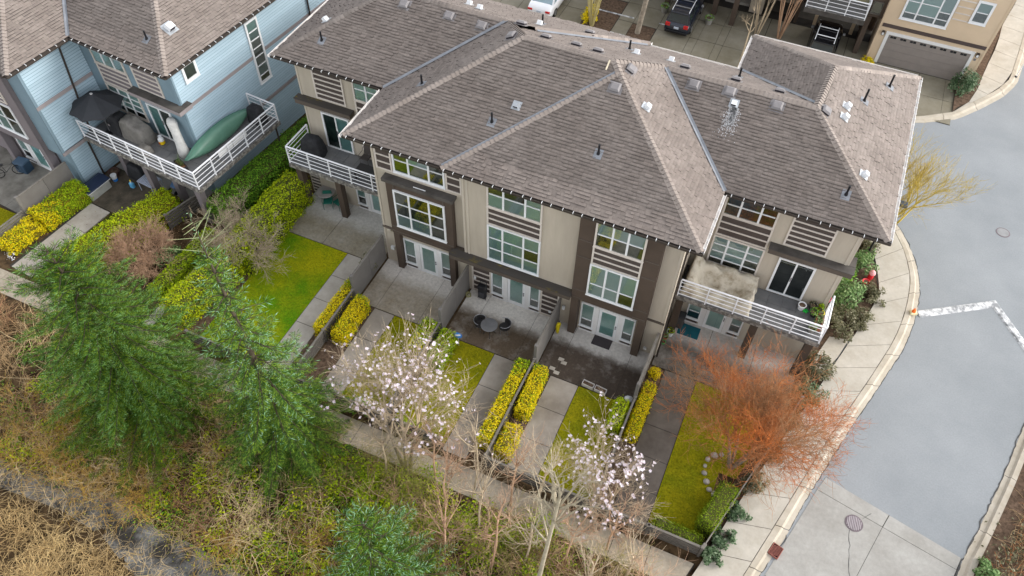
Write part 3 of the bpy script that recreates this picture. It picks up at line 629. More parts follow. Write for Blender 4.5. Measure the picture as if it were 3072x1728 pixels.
# roof kit ------------------------------------------------------------
def roof(parent, slopes, ze, m, soffit, hips, valleys, local=False, seed=3, singles=300, near=None, caps=300, expo=0.13, name='roof', Wm=None):
    """slopes: (plan polygon, up-slope unit direction, offset c): height = ze + m*(g.p - c)"""
    rr = random.Random(seed)
    mb = MB()
    hh = lambda p, s: ze + m * (s[1][0] * p[0] + s[1][1] * p[1] - s[2])
    for s in slopes:
        mb.poly([(p[0], p[1], hh(p, s) - 0.012) for p in s[0]])
    mb.prism(soffit, ze - 0.24, ze - 0.06)
    ro = mb.build(name, M_DECK0, parent, local)
    V = []; F = []; cand = []
    for si, s in enumerate(slopes):
        g = s[1]; u_ = (g[1], -g[0]); c = s[2]
        P = [(p[0] * u_[0] + p[1] * u_[1], p[0] * g[0] + p[1] * g[1] - c) for p in s[0]]
        tmax = max(p[1] for p in P); tmin = min(p[1] for p in P)
        def span(t):
            xs_ = []
            for i in range(len(P)):
                a, b = P[i], P[(i + 1) % len(P)]
                if (a[1] - t) * (b[1] - t) <= 0 and abs(a[1] - b[1]) > 1e-9:
                    xs_.append(a[0] + (b[0] - a[0]) * (t - a[1]) / (b[1] - a[1]))
                elif abs(a[1] - t) < 1e-6: xs_.append(a[0])
            return (min(xs_), max(xs_)) if xs_ else None
        nl = math.sqrt(1 + m * m); nrm = (-g[0] * m / nl, -g[1] * m / nl, 1 / nl)
        def P3(u, t, k): return (u_[0] * u + g[0] * (t + c) + nrm[0] * k, u_[1] * u + g[1] * (t + c) + nrm[1] * k, ze + m * t + nrm[2] * k)
        t = tmin + 1e-4
        while t < tmax - 0.02:
            t1 = min(t + expo, tmax - 1e-4)
            A, B = span(t), span(t1)
            if A and B:
                lo, hi = min(A[0], B[0]), max(A[1], B[1]); u = lo - rr.uniform(0, .2)
                while u < hi:
                    w_ = rr.choice((0.15, 0.2, 0.2, 0.26, 0.32)); th = rr.choice((0.004, 0.012, 0.026, 0.034, 0.036))
                    a0, a1 = max(u, A[0]), min(u + w_, A[1]); b0, b1 = max(u, B[0]), min(u + w_, B[1])
                    full = a0 == u and b0 == u and a1 == u + w_ and b1 == u + w_
                    if a1 > a0 or b1 > b0:
                        if a1 < a0: a0 = a1 = (a0 + a1) / 2
                        if b1 < b0: b0 = b1 = (b0 + b1) / 2
                        q = [P3(a0, t, th), P3(a1, t, th), P3(b1, t1, 0.003), P3(b0, t1, 0.003), P3(a0, t, -0.004), P3(a1, t, -0.004)]
                        if near is not None and full and si == near:
                            cand.append((t, w_, th, P3(u, t, 0.0), si, q))
                        else:
                            o_ = len(V); V += q; F += [(o_, o_ + 1, o_ + 2, o_ + 3), (o_ + 4, o_ + 5, o_ + 1, o_)]
                    u += w_ + 0.004
            t += expo
    if near is not None:
        s = slopes[near]; g = s[1]; nl = math.sqrt(1 + m * m)
        R3 = Matrix(((g[1], g[0] / nl, -g[0] * m / nl), (-g[0], g[1] / nl, -g[1] * m / nl), (0, m / nl, 1 / nl)))
        eu = R3.to_euler(); lib = {}
        cand.sort(key=lambda c_: c_[0])
        for k, (t, w_, th, p, si, q) in enumerate(cand):
            if k < singles:
                key = (w_, th); L_ = expo * nl
                if key not in lib:
                    me = bpy.data.meshes.new('shingle')
                    me.from_pydata([(0, 0, th), (w_, 0, th), (w_, L_, .003), (0, L_, .003), (0, 0, -.004), (w_, 0, -.004), (w_, L_, -.004), (0, L_, -.004)], [], [(0, 1, 2, 3), (4, 5, 1, 0), (5, 6, 2, 1), (7, 4, 0, 3)])
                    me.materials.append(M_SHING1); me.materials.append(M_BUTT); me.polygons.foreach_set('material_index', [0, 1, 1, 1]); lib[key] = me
                inst('shingle', lib[key], ro, p, eu)
            else:
                o_ = len(V); V += q; F += [(o_, o_ + 1, o_ + 2, o_ + 3), (o_ + 4, o_ + 5, o_ + 1, o_)]
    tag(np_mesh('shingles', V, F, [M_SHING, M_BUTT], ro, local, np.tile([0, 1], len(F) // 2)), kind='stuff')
    # caps along hips and ridges
    capm = {}; cv = []; cf = []; allc = []
    for (a, b, drop) in hips:
        a = Vector(a); b = Vector(b); d = b - a; n = max(1, int(d.length / 0.19)); t = d.normalized()
        side = Vector((t.y, -t.x, 0)).normalized(); up = side.cross(t)
        if up.z < 0: up = -up; side = -side
        for k in range(n):
            allc.append((a + t * (d.length * k / n), side, t, up, drop))
    ref = Wm @ Vector((0, 0, 0)) if Wm else Vector((0, 0, 0))
    allc.sort(key=lambda c_: (((Wm @ c_[0]) if Wm else c_[0]) - CP).length)
    for k, (p, side, t, up, drop) in enumerate(allc):
        wv = 0.165; L_ = 0.25; e = 0.03
        loc = [(-wv, 0, -wv * drop + e), (0, 0, e + .035), (wv, 0, -wv * drop + e), (-wv, L_, -wv * drop + .012), (0, L_, .015 + .012), (wv, L_, -wv * drop + .012), (-wv, 0, -wv * drop - .01), (wv, 0, -wv * drop - .01), (0, 0, .0)]
        fs = [(0, 1, 4, 3), (1, 2, 5, 4), (6, 8, 1, 0), (8, 7, 2, 1)]
        R3 = Matrix((side, t, up)).transposed()
        if k < caps:
            if drop not in capm:
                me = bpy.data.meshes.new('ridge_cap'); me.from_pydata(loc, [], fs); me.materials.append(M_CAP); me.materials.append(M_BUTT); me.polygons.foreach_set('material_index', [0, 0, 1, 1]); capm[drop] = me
            inst('ridge_cap', capm[drop], ro, p, R3.to_euler())
        else:
            o_ = len(cv); cv += [tuple(p + R3 @ Vector(x)) for x in loc]; cf += [tuple(o_ + i for i in f) for f in fs]
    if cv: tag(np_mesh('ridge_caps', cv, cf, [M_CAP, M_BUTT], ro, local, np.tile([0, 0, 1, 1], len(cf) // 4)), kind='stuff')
    for (a, b, w_) in valleys:
        a = Vector(a); b = Vector(b); t = (b - a).normalized(); side = Vector((t.y, -t.x, 0)).normalized() * w_
        MB().add([a - side + Vector((0, 0, .042 + w_ * .354)), a + Vector((0, 0, .038)), a + side + Vector((0, 0, .042 + w_ * .354)), b + side + Vector((0, 0, .042 + w_ * .354)), b + Vector((0, 0, .038)), b - side + Vector((0, 0, .042 + w_ * .354))], [(0, 1, 4, 5), (1, 2, 3, 4)]).build('valley_flashing', M_VALLEY, ro, local)
    return ro
def gutter(parent, a, b, ze, out, local=False, clips=0.43, m=None, e0=0.0, e1=0.0):
    """trough along an eave from a to b; out: outward unit direction"""
    m = m or M_GUTW
    a = Vector((a[0], a[1], 0)); b = Vector((b[0], b[1], 0)); t = (b - a).normalized(); o_ = Vector((out[0], out[1], 0)); L_ = (b - a).length
    M4 = Matrix.Identity(4)
    for i in range(3): M4[i][0] = t[i]; M4[i][1] = o_[i]; M4[i][3] = (a[0], a[1], ze)[i]
    mb = MB(M4); x0, x1 = -e0, L_ + e1
    mb.m = 0; mb.box(x0, x1, 0.105, 0.125, -0.10, 0.012); mb.box(x0, x1, 0.0, 0.018, -0.10, -0.01)
    mb.m = 1; mb.box(x0, x1, 0.018, 0.105, -0.10, -0.05)
    go = recalc(mb.build('gutter', [m, m if m is M_GUTW else M_DIRT], parent, local))
    if clips:
        n = int(L_ / clips)
        for k in range(n):
            u = clips * (k + .5) + rnd.uniform(-.05, .05)
            recalc(MB(M4).box(u - .010, u + .010, 0.03, 0.124, 0.012, 0.024).box(u - .012, u + .012, 0.125, 0.14, -0.045, 0.024).build('gutter_clip', M_WHITE, go, local))
    return go
M_VENT = mat('vent_grey', (0.20, 0.185, 0.185), 0.6, var=.15)
M_VENTD = mat('vent_dark', (0.035, 0.03, 0.035), 0.8)
M_FLASH = mat('flashing_metal', (0.42, 0.44, 0.46), 0.45, metal=.5)
def slope_hit(u, v, ze, m, s):
    d = ray(u, v); g = s[1]
    # z = ze + m*(g.p - c)
    k = d.z - m * (g[0] * d.x + g[1] * d.y)
    t = (ze + m * (g[0] * CP.x + g[1] * CP.y - s[2]) - CP.z) / k
    return CP + d * t
def slope_M(p, s, m):
    g = s[1]; nl = math.sqrt(1 + m * m)
    M4 = Matrix(((g[1], g[0] / nl, -g[0] * m / nl, p[0]), (-g[0], g[1] / nl, -g[1] * m / nl, p[1]), (0, m / nl, 1 / nl, p[2]), (0, 0, 0, 1)))
    return M4
def box_vent(parent, p, s, m, local=False):
    M4 = slope_M(p, s, m); mb = MB(M4)
    mb.m = 2; mb.box(-.30, .30, -.26, .26, .0, .02)
    mb.m = 1; mb.box(-.19, .19, -.17, .17, .02, .10)
    mb.m = 0
    A = [(-.22, -.20, .10), (.22, -.20, .10), (.22, .20, .10), (-.22, .20, .10), (-.15, -.13, .17), (.15, -.13, .17), (.15, .13, .17), (-.15, .13, .17)]
    mb.add(A, [(3, 2, 1, 0), (4, 5, 6, 7), (0, 1, 5, 4), (1, 2, 6, 5), (2, 3, 7, 6), (3, 0, 4, 7)])
    return mb.build('roof_vent', [M_VENT, M_VENTD, M_VENT], parent, local)
def pipe_vent(parent, p, s, m, h=.5, r=.045, local=False):
    M4 = slope_M(p, s, m); mb = MB(M4); mb.m = 1; mb.box(-.17, .17, -.22, .2, .018, .03); mb.M = None; mb.m = 0
    mb.tube([(p[0], p[1], p[2] - .05), (p[0], p[1], p[2] + .12)], [r * 2.1, r * 1.2], 8).tube([(p[0], p[1], p[2] + .1), (p[0], p[1], p[2] + h)], r, 8)
    return mb.build('vent_pipe', [M_BLACK, M_VALLEY], parent, local)
def hood_vent(parent, p, s, m, white=True, local=False, k=.8):
    M4 = slope_M(p, s, m); mb = MB(M4); mb.m = 1; mb.box(-.24 * k, .24 * k, -.26 * k, .24 * k, .018, .032); mb.m = 0
    A = [(-.13 * k, -.16 * k, .03), (.13 * k, -.16 * k, .03), (.13 * k, .14 * k, .03), (-.13 * k, .14 * k, .03), (-.13 * k, -.18 * k, .24 * k), (.13 * k, -.18 * k, .24 * k), (.13 * k, .06 * k, .26 * k), (-.13 * k, .06 * k, .26 * k)]
    mb.add(A, [(3, 2, 1, 0), (4, 5, 6, 7), (1, 2, 6, 5), (2, 3, 7, 6), (3, 0, 4, 7)]); mb.m = 2; mb.add([(-.12 * k, -.15 * k, .04), (.12 * k, -.15 * k, .04), (.12 * k, -.155 * k, .22 * k), (-.12 * k, -.155 * k, .22 * k)], [(0, 1, 2, 3)])
    return mb.build('exhaust_hood', [M_WHITE if white else M_FLASH, M_FLASH, M_VENTD], parent, local)

M_REFLN = mat('blue_reflection', (.012, .03, .05), .9, col2=(.04, .09, .13), scale=2)  # dark blue sheet behind the glass, painted in for a reflection
# ------------------------------------------------------------------ the beige townhouse row
TH = thing('townhouse_row', 'long beige and brown townhouse row with grey-brown hipped roof in the middle of the picture', 'townhouse', (-8.6, 27, 0))
# walls
wall(TH, FY(24.4), -21.84, -15.9, 2.9, 8.08, M_BEIGE); wall(TH, FY(23.55), -21.84, -15.9, 0, 2.72, M_BEIGE)
wall(TH, FXw(-21.84), -34.4, -24.4, 0, 8.08, M_BEIGE)
wall(TH, FY(21.02), -15.72, -11.21, 0, 8.08, M_BEIGE); wall(TH, FXw(-15.72), -24.4, -21.02, 0, 8.08, M_BEIGE)
wall(TH, FY(20.78), -11.2, -5.83, 2.93, 8.08, M_BEIGE); wall(TH, FY(21.02), -11.2, -5.83, 0, 2.6, M_BEIGE)
wall(TH, FY(21.00), -2.36, -1.6, 2.56, 8.08, M_BEIGE); wall(TH, FY(21.0), -5.82, -1.6, 0, 2.44, M_BEIGE); wall(TH, FXe(-1.6), 21.0, 24.4, 0, 8.08, M_BEIGE)
wall(TH, FY(24.4), -1.58, 4.62, 2.9, 8.08, M_BEIGE); wall(TH, FY(23.55), -1.58, 4.62, 0, 2.72, M_BEIGE); wall(TH, FXe(4.62), 24.4, 34.4, 0, 8.08, M_BEIGE)
for F_, a_, b_ in ((FXw(-21.84), -24.4, -23.55), (FXe(4.62), 23.55, 24.4)): wall(TH, F_, a_, b_, 0, 2.72, M_BEIGE)
slab_part('wall', TH, frame((0, 31.4, 0), (-1, 0)), 1.6, 21.8, -0.1, 0.0, 0, 8.06, M_BEIGE); slab_part('wall', TH, frame((0, 34.4, 0), (-1, 0)), -4.6, 1.6, -0.1, 0.0, 0, 8.06, M_BEIGE)
# trim boards
for F_, u, z0, z1 in ((FY(24.4), -21.8, 2.9, 8.06), (FY(24.4), 4.5, 2.9, 8.06), (FY(21.02), -15.68, 0, 8.06), (FY(20.78), -11.16, 2.93, 8.06), (FY(20.78), -10.98, 2.93, 8.06), (FY(21.0), -1.68, 2.56, 8.06)):
    slab_part('corner_trim', TH, F_, u - .04, u + .06, .002, .035, z0, z1, M_TRIMB)
slab_part('corner_trim', TH, FXe(4.62), 24.4, 24.52, .002, .035, 2.9, 8.06, M_TRIMB)
for F_, a_, b_ in ((FY(21.02), -15.74, -15.05), (FY(21.0), -2.36, -1.58)): slab_part('band_board', TH, F_, a_, b_, .0, .06, 2.44, 2.56, M_BROWN2)
# left recessed unit
slat_panel(TH, FY(24.4), -20.91, -19.24, 6.02, 8.0, 7)
window(TH, FY(24.4), -18.68, -16.6, 6.62, 8.04, [.33, .67], [[.5], [.5], [.5]], [M_BLIND, M_BLIND, M_BLIND2], tm=M_SLAT)
slat_panel(TH, FY(24.4), -18.68, -16.6, 5.4, 6.55, 3)
window(TH, FY(24.4), -18.68, -16.6, 3.6, 5.35, [.33, .67], [[.5], [.5], [.5]], [M_BLIND, M_BLIND, M_BLIND2], tm=M_SLAT)
slider(TH, FY(24.4), -20.86, -19.26, 2.98, 5.2, [M_ROOM, M_BLIND])
door_unit(TH, FY(23.55), -18.95, -16.6); slab_part('wall_plaque', TH, FY(23.55), -20.8, -20.3, .01, .03, 1.3, 1.42, M_WHITED)
slat_panel(TH, FY(23.55), -21.75, -21.25, .1, 1.7, 7, framed=False)
# second unit: wide window with slat panels, brown bay
slat_panel(TH, FY(21.02), -15.55, -14.72, 6.38, 8.0, 4); slat_panel(TH, FY(21.02), -12.08, -11.33, 6.38, 8.0, 4)
window(TH, FY(21.02), -14.66, -12.12, 6.47, 8.04, [.29, .71], [[.47], [.47], [.47]], [[M_ROOMG, M_ROOM], [M_ROOMG, M_BLIND2], [M_ROOM, M_ROOM]])
slab_part('window_apron', TH, FY(21.02), -14.68, -12.1, .0, .05, 6.33, 6.43, M_SLAT)
wall(TH, FY(20.72), -15.02, -11.72, 2.66, 6.02, M_BROWN, course=9, name='bay_front'); wall(TH, FXe(-11.72), 20.72, 21.0, 2.66, 6.02, M_BROWN, course=9, name='bay_side'); wall(TH, FXw(-15.02), -21.0, -20.72, 2.66, 6.02, M_BROWN, course=9, name='bay_side')
slab_part('bay_roof', TH, FY(20.72), -15.14, -11.60, -0.3, .12, 6.02, 6.2, M_LEDGE); slab_part('bay_soffit', TH, FY(20.72), -15.0, -11.74, -.3, -0.01, 2.6, 2.66, M_BROWN2)
window(TH, FY(20.72), -14.66, -12.08, 3.28, 5.62, [.29, .71], [[.33, .66], [.33, .66], [.33, .66]], [[M_BLIND2, M_ROOM, M_ROOM], [M_BLIND2, M_ROOM, M_ROOMG], [M_ROOM, M_ROOM, M_ROOMG]])
for u in (-14.62, -12.14): slab_part('batten', TH, FY(20.72), u - .03, u + .03, .01, .035, 5.64, 6.0, M_BROWN2)
for z in (2.78, 3.1): slab_part('batten', TH, FY(20.72), -15.0, -11.74, .01, .03, z, z + .05, M_BROWN2)
for u0 in (-15.0, -12.05): slab_part('porch_pier', TH, FY(20.74), u0, u0 + .3, -.28, 0.0, 0, 2.6, M_BROWN)
slab_part('curtain_rod', TH, FY(20.72), -13.55, -12.95, .02, .05, 6.21, 6.24, M_WHITE)
door_unit(TH, FY(21.02), -14.66, -12.1)
slab_part('wall_lamp', TH, FY(21.02), -15.42, -15.24, .01, .12, 1.0, 1.2, M_WHITE)
slab_part('wall_lamp', TH, FY(21.02), -15.5, -15.3, .01, .1, 2.3, 2.42, M_TRIMB)
# middle unit
window(TH, FY(20.78), -10.03, -7.5, 6.5, 8.04, [.29, .71], [[.52], [.52], [.52]], [[M_BLIND, M_ROOM], [M_BLIND2, M_ROOM], [M_BLIND, M_BLIND2]], tm=M_SLAT)
slat_panel(TH, FY(20.78), -10.03, -7.5, 5.44, 6.44, 3)
window(TH, FY(20.78), -10.03, -7.5, 3.12, 5.4, [.28, .7], [[.33, .66], [.33, .66], [.33, .66]], [M_BLIND, M_BLIND, [M_BLIND, M_ROOM, M_BLIND]])
slab_part('ledge', TH, FY(20.78), -11.78, -5.83, -.2, .42, 2.66, 2.92, M_BROWN2); slab_part('ledge_roof', TH, FY(20.78), -11.82, -5.80, -.02, .45, 2.925, 2.97, M_MOSSY)
slat_panel(TH, FY(21.02), -10.98, -9.98, .12, 2.2, 6); slat_panel(TH, FY(21.02), -7.42, -6.5, .12, 2.2, 6); door_unit(TH, FY(21.02), -9.96, -7.44)
slab_part('outlet_box', TH, FY(21.02), -10.86, -10.76, .06, .12, 1.0, 1.16, M_WHITE); slab_part('outlet_box', TH, FY(21.02), -6.95, -6.83, .06, .1, .45, .58, M_WHITE)
# brown bay of the fourth unit
wall(TH, FY(20.56), -5.82, -2.36, 2.72, 8.08, M_BROWN, course=9, name='bay_front'); wall(TH, FXe(-2.36), 20.56, 20.98, 2.72, 8.08, M_BROWN, course=9, name='bay_side'); wall(TH, FXw(-5.82), -20.98, -20.56, 2.72, 8.08, M_BROWN, course=9, name='bay_side')
slab_part('bay_soffit', TH, FY(20.56), -5.8, -2.38, -.44, -0.01, 2.66, 2.72, M_BROWN2)
window(TH, FY(20.56), -5.14, -3.03, 6.5, 8.04, [.335, .665], [[.5], [.5], [.5]], [[M_ROOM, M_BLIND2], [M_ROOM, M_BLIND2], [M_ROOM, M_BLIND2]], tm=M_SLAT)
slat_panel(TH, FY(20.56), -5.14, -3.03, 5.42, 6.44, 3)
window(TH, FY(20.56), -5.16, -3.02, 3.34, 5.38, [.335, .665], [[.38], [.38], [.38]], [M_BLIND, M_BLIND, [M_ROOM, M_BLIND]])
for z in (6.58, 5.56, 3.36, 2.8):
    slab_part('batten', TH, FY(20.56), -5.8, -5.18, .01, .03, z, z + .05, M_BROWN2); slab_part('batten', TH, FY(20.56), -2.98, -2.38, .01, .03, z, z + .05, M_BROWN2)
for u0 in (-5.82, -2.70): slab_part('porch_pier', TH, FY(20.57), u0, u0 + .34, -.42, 0.0, 0, 2.66, M_BROWN)
door_unit(TH, FY(21.0), -5.4, -2.8); slab_part('outlet_box', TH, FY(21.0), -2.2, -2.05, .02, .1, .3, .42, M_WHITE); slab_part('wall_lamp', TH, FY(20.98), -6.28, -6.16, .02, .12, 1.15, 1.35, M_WHITE)
# downpipe at the corner
MB().tube([(-1.45, 20.35, 8.1), (-1.45, 20.5, 7.8), (-1.5, 20.92, 7.5), (-1.5, 20.92, 2.5), (-1.5, 20.92, 0.1)], .045, 6).build('downpipe', M_GUTB, TH)
# right recessed unit
window(TH, FY(24.4), -.84, 1.36, 6.64, 8.04, [.29, .70], [[.45], [.45], [.45]], [[M_ROOM, M_REFLN], [M_ROOMB, M_REFLN], [M_ROOMB, M_ROOMB]], tm=M_SLAT)
slat_panel(TH, FY(24.4), -.84, 1.36, 5.42, 6.56, 3)
window(TH, FY(24.4), -.86, 1.38, 3.58, 5.36, [.29, .70], [[.2, .47, .74], [.2, .47, .74], [.2, .47, .74]], [[M_ROOMB, M_BLIND2, M_BLIND2, M_BLIND2], [M_ROOMB, M_BLIND2, M_BLIND, M_BLIND2], [M_ROOMB, M_ROOM, M_BLIND2, M_BLIND2]], tm=M_SLAT)
slat_panel(TH, FY(24.4), 1.92, 3.67, 6.02, 8.0, 7); slider(TH, FY(24.4), 2.02, 3.58, 3.02, 5.24, [M_ROOMB, M_ROOMB])
door_unit(TH, FY(23.55), -.95, 1.65)
for a_, b_, f_ in ((1.46, 4.62, 1), (-22.0, -18.85, 0)):
    slab_part('ledge', TH, FY(24.4), a_, b_ + (.28 if f_ else 0), -.0, .42, 5.62, 5.88, M_BROWN2); slab_part('ledge_roof', TH, FY(24.4), a_ - .03, b_ + (.31 if f_ else .03), .01, .45, 5.885, 5.92, M_LEDGE if f_ else M_MOSSY)
slab_part('ledge', TH, FXe(4.62), 24.41, 24.95, .0, .28, 5.62, 5.88, M_BROWN2); slab_part('ledge_roof', TH, FXe(4.62), 24.40, 24.98, .01, .30, 5.885, 5.925, M_LEDGE)
# balconies
bl = deck(TH, -21.98, -15.75, 22.4, 24.38, 2.97); railing(bl, [(-21.93, 24.3), (-21.93, 22.46), (-15.85, 22.46)], 2.97)
br = deck(TH, -1.57, 4.78, 22.4, 24.38, 2.97); railing(br, [(-1.5, 22.46), (4.72, 22.46), (4.72, 24.3)], 2.97)
for x in (-21.74, -19.42, -1.5, 1.9, 4.3): slab_part('balcony_column', TH, FY(22.52), x, x + .32, -.34, 0, 0, 2.7, M_BROWN)
# roof
PZ, ZE = 0.5, 8.3
SL = [([(-22.6, 23.85), (-16.6, 23.85), (-12.35, 28.1), (-18.35, 28.1)], (0, 1), 23.85),
      ([(-22.6, 23.85), (-18.35, 28.1), (-18.35, 30.8), (-22.6, 35.05)], (1, 0), -22.6),
      ([(-16.6, 20.42), (-10.785, 26.235), (-12.3, 28.05), (-12.35, 28.1), (-16.6, 23.85)], (1, 0), -16.6),
      ([(-16.6, 20.42), (-11.9, 20.42), (-6.435, 25.885), (-6.785, 26.235), (-10.785, 26.235)], (0, 1), 20.42),
      ([(-11.9, 20.33), (-.97, 20.33), (-6.435, 25.795)], (0, 1), 20.33),
      ([(-11.9, 20.33), (-6.435, 25.795), (-6.435, 25.885), (-11.9, 20.42)], (1, 0), -11.9),
      ([(-.97, 20.33), (-6.435, 25.795), (-6.785, 26.235), (-5.07, 27.95), (-.97, 23.85)], (-1, 0), .97),
      ([(-.97, 23.85), (5.4, 23.85), (1.3, 27.95), (-5.07, 27.95)], (0, 1), 23.85),
      ([(5.4, 23.85), (5.4, 35.08), (1.525, 31.205), (1.525, 28.175), (1.3, 27.95)], (-1, 0), -5.4),
      ([(-2.35, 32.05), (-2.35, 35.08), (1.525, 31.205), (1.525, 28.175)], (1, 0), -2.35),
      ([(-2.35, 32.05), (1.525, 28.175), (1.3, 27.95), (-5.07, 27.95), (-6.785, 26.235), (-10.785, 26.235), (-12.2, 27.65), (-11.0, 27.85), (-6.8, 32.05)], (0, -1), -32.05),
      ([(-6.8, 32.35), (-11.05, 28.1), (-18.35, 28.1), (-20.7, 30.45), (-22.6, 32.35)], (0, -1), -32.35),
      ([(-6.8, 32.05), (-6.8, 32.35), (-11.05, 28.1), (-11.0, 27.85)], (-1, 0), 6.8),
      ([(-2.35, 35.08), (5.4, 35.08), (1.525, 31.205)], (0, -1), -35.08)]
OUT = [(-22.56, 23.89), (-16.64, 23.89), (-16.64, 20.46), (-11.9, 20.46), (-11.9, 20.37), (-1.01, 20.37), (-1.01, 23.89), (5.36, 23.89), (5.36, 35.04), (-2.31, 35.04), (-2.31, 32.01), (-6.84, 32.01), (-6.84, 32.31), (-22.56, 32.31)]
def zt(t): return ZE + PZ * t
HP = [((-22.6, 23.85, ZE), (-18.35, 28.1, zt(4.25)), .354), ((-18.35, 28.1, zt(4.25)), (-12.35, 28.1, zt(4.25)), .5), ((-16.6, 20.42, ZE), (-10.785, 26.235, zt(5.815)), .354),
      ((-10.785, 26.235, zt(5.815)), (-6.785, 26.235, zt(5.815)), .5), ((-10.785, 26.235, zt(5.815)), (-12.3, 28.05, zt(4.25)), .354), ((-11.9, 20.33, ZE), (-6.435, 25.795, zt(5.465)), .354), ((-.97, 20.33, ZE), (-6.435, 25.795, zt(5.465)), .354), ((-6.435, 25.795, zt(5.465)), (-6.785, 26.235, zt(5.815)), .354),
      ((-6.785, 26.235, zt(5.815)), (-5.07, 27.95, zt(4.1)), .354), ((-5.07, 27.95, zt(4.1)), (1.3, 27.95, zt(4.1)), .5), ((5.4, 23.85, ZE), (1.3, 27.95, zt(4.1)), .354), ((1.3, 27.95, zt(4.1)), (1.525, 31.205, zt(3.875)), .5),
      ((-2.35, 35.08, ZE), (1.525, 31.205, zt(3.875)), .354), ((5.4, 35.08, ZE), (1.525, 31.205, zt(3.875)), .354), ((-6.8, 32.35, ZE), (-11.05, 28.1, zt(4.25)), .354)]
VL = [((-16.6, 23.85, ZE), (-12.4, 28.05, zt(4.2)), .09), ((-11.9, 20.42, ZE), (-6.5, 25.82, zt(5.4)), .07), ((-.97, 23.85, ZE), (-5.0, 27.88, zt(4.03)), .09), ((-2.35, 32.05, ZE), (1.45, 28.25, zt(3.8)), .09), ((-6.8, 32.05, ZE), (-10.9, 27.95, zt(4.1)), .08)]
RF = roof(TH, SL, ZE, PZ, OUT, HP, VL, near=4)
# gutters
gutter(TH, (-22.6, 23.85), (-16.72, 23.85), ZE, (0, -1), m=M_GUTB); gutter(TH, (-22.6, 31), (-22.6, 23.85), ZE, (-1, 0), clips=0, e1=.125)
gutter(TH, (-16.6, 23.70), (-16.6, 20.42), ZE, (-1, 0), clips=0, e1=.125); gutter(TH, (-16.6, 20.42), (-11.95, 20.42), ZE, (0, -1), m=M_GUTB); gutter(TH, (-11.9, 20.33), (-.97, 20.33), ZE, (0, -1), e1=.1, m=M_GUTB)
gutter(TH, (-.97, 20.33), (-.97, 23.70), ZE, (1, 0), e0=.0); gutter(TH, (-.85, 23.85), (5.4, 23.85), ZE, (0, -1), e1=.1, m=M_GUTB); gutter(TH, (5.4, 23.85), (5.4, 35.08), ZE, (1, 0)); gutter(TH, (-2.35, 35.0), (-2.35, 32.1), ZE, (-1, 0)); gutter(TH, (-6.8, 32.4), (-6.8, 32.2), ZE, (1, 0), clips=0)
gutter(TH, (5.3, 35.08), (-2.35, 35.08), ZE, (0, 1), clips=0); gutter(TH, (-2.45, 32.05), (-6.7, 32.05), ZE, (0, 1), clips=0)
# vents: seen at photo pixels, set on their slopes
def z_(o, s): return lambda x, y: (o[0] + x / s, o[1] + y / s)
q2, q3, q4, q6, q5 = z_((800, 0), 2.415), z_((1500, 0), 3.22), z_((2200, 0), 2.898), z_((1900, 500), 2.415), z_((1000, 400), 2.415)
for s_, pts in ((0, (q2(1000, 35), q2(1325, 120), q2(1560, 190))), (2, (q2(1775, 265),)), (4, (q3(1115, 850),)), (6, (q3(1262, 675),)), (7, (q3(1870, 820), q3(2220, 890), q4(380, 925))), (8, (q4(800, 970),)), (10, (q3(440, 368), q3(735, 443), q3(945, 502), q3(1785, 658), q3(2275, 780), q4(400, 803))), (11, (q3(205, 237), q3(865, 325)))):
    for p in pts: box_vent(TH, slope_hit(*p, ZE, PZ, SL[s_]), SL[s_], PZ)
for s_, pts in ((0, (q2(400, 295),)), (2, (q2(1125, 610),)), (3, (q2(1632, 885),)), (4, (q5(1920, 150),)), (7, (q6(1540, 205),)), (8, (q4(1135, 880), q4(1355, 755))), (10, (q3(1250, 480), q3(2310, 745))), (11, (q3(410, 230),))):
    for p in pts: pipe_vent(TH, slope_hit(*p, ZE, PZ, SL[s_]), SL[s_], PZ, .62 if s_ == 8 else .48)
for s_, pts, wh in ((1, (q2(435, 150),), 1), (3, (q2(1812, 765),), 0), (6, (q3(1410, 1035),), 1), (7, (q3(2262, 1000),), 1), (8, (q4(980, 925), q4(960, 1020), q6(1665, 60)), 1), (10, (q3(1315, 520), q3(1650, 592)), 1), (11, (q3(378, 240), q2(1465, 35), q2(1540, 65)), 1)):
    for p in pts: hood_vent(TH, slope_hit(*p, ZE, PZ, SL[s_]), SL[s_], PZ, bool(wh))
# bleached streak under the white hood
p = slope_hit(*q3(2262, 1060), ZE, PZ, SL[7]); M4 = slope_M(p, SL[7], PZ); mb = MB(M4)
M_BLEACH = mat('bleached_granules', (0.50, 0.50, 0.51), .9, var=.1)
for k in range(1100):
    y = -abs(rnd.gauss(0, .55)) + .1; x = rnd.gauss(0, .10 + .09 * -y); a_ = rnd.uniform(.004, .012)
    if y < -1.4: continue
    mb.box(x - a_ * 1.2, x + a_ * 1.2, y - a_ * 1.6, y + a_ * 1.6, .033, .035)
tag(mb.build('bleach_streak', M_BLEACH, RF), kind='stuff')
MB(slope_M(slope_hit(*q3(1045, 628), ZE, PZ, SL[3]), SL[3], PZ)).box(-.03, .03, -.25, .2, .03, .06).build('roof_stick', mat('pale_wood', (.6, .52, .38), .8), TH)
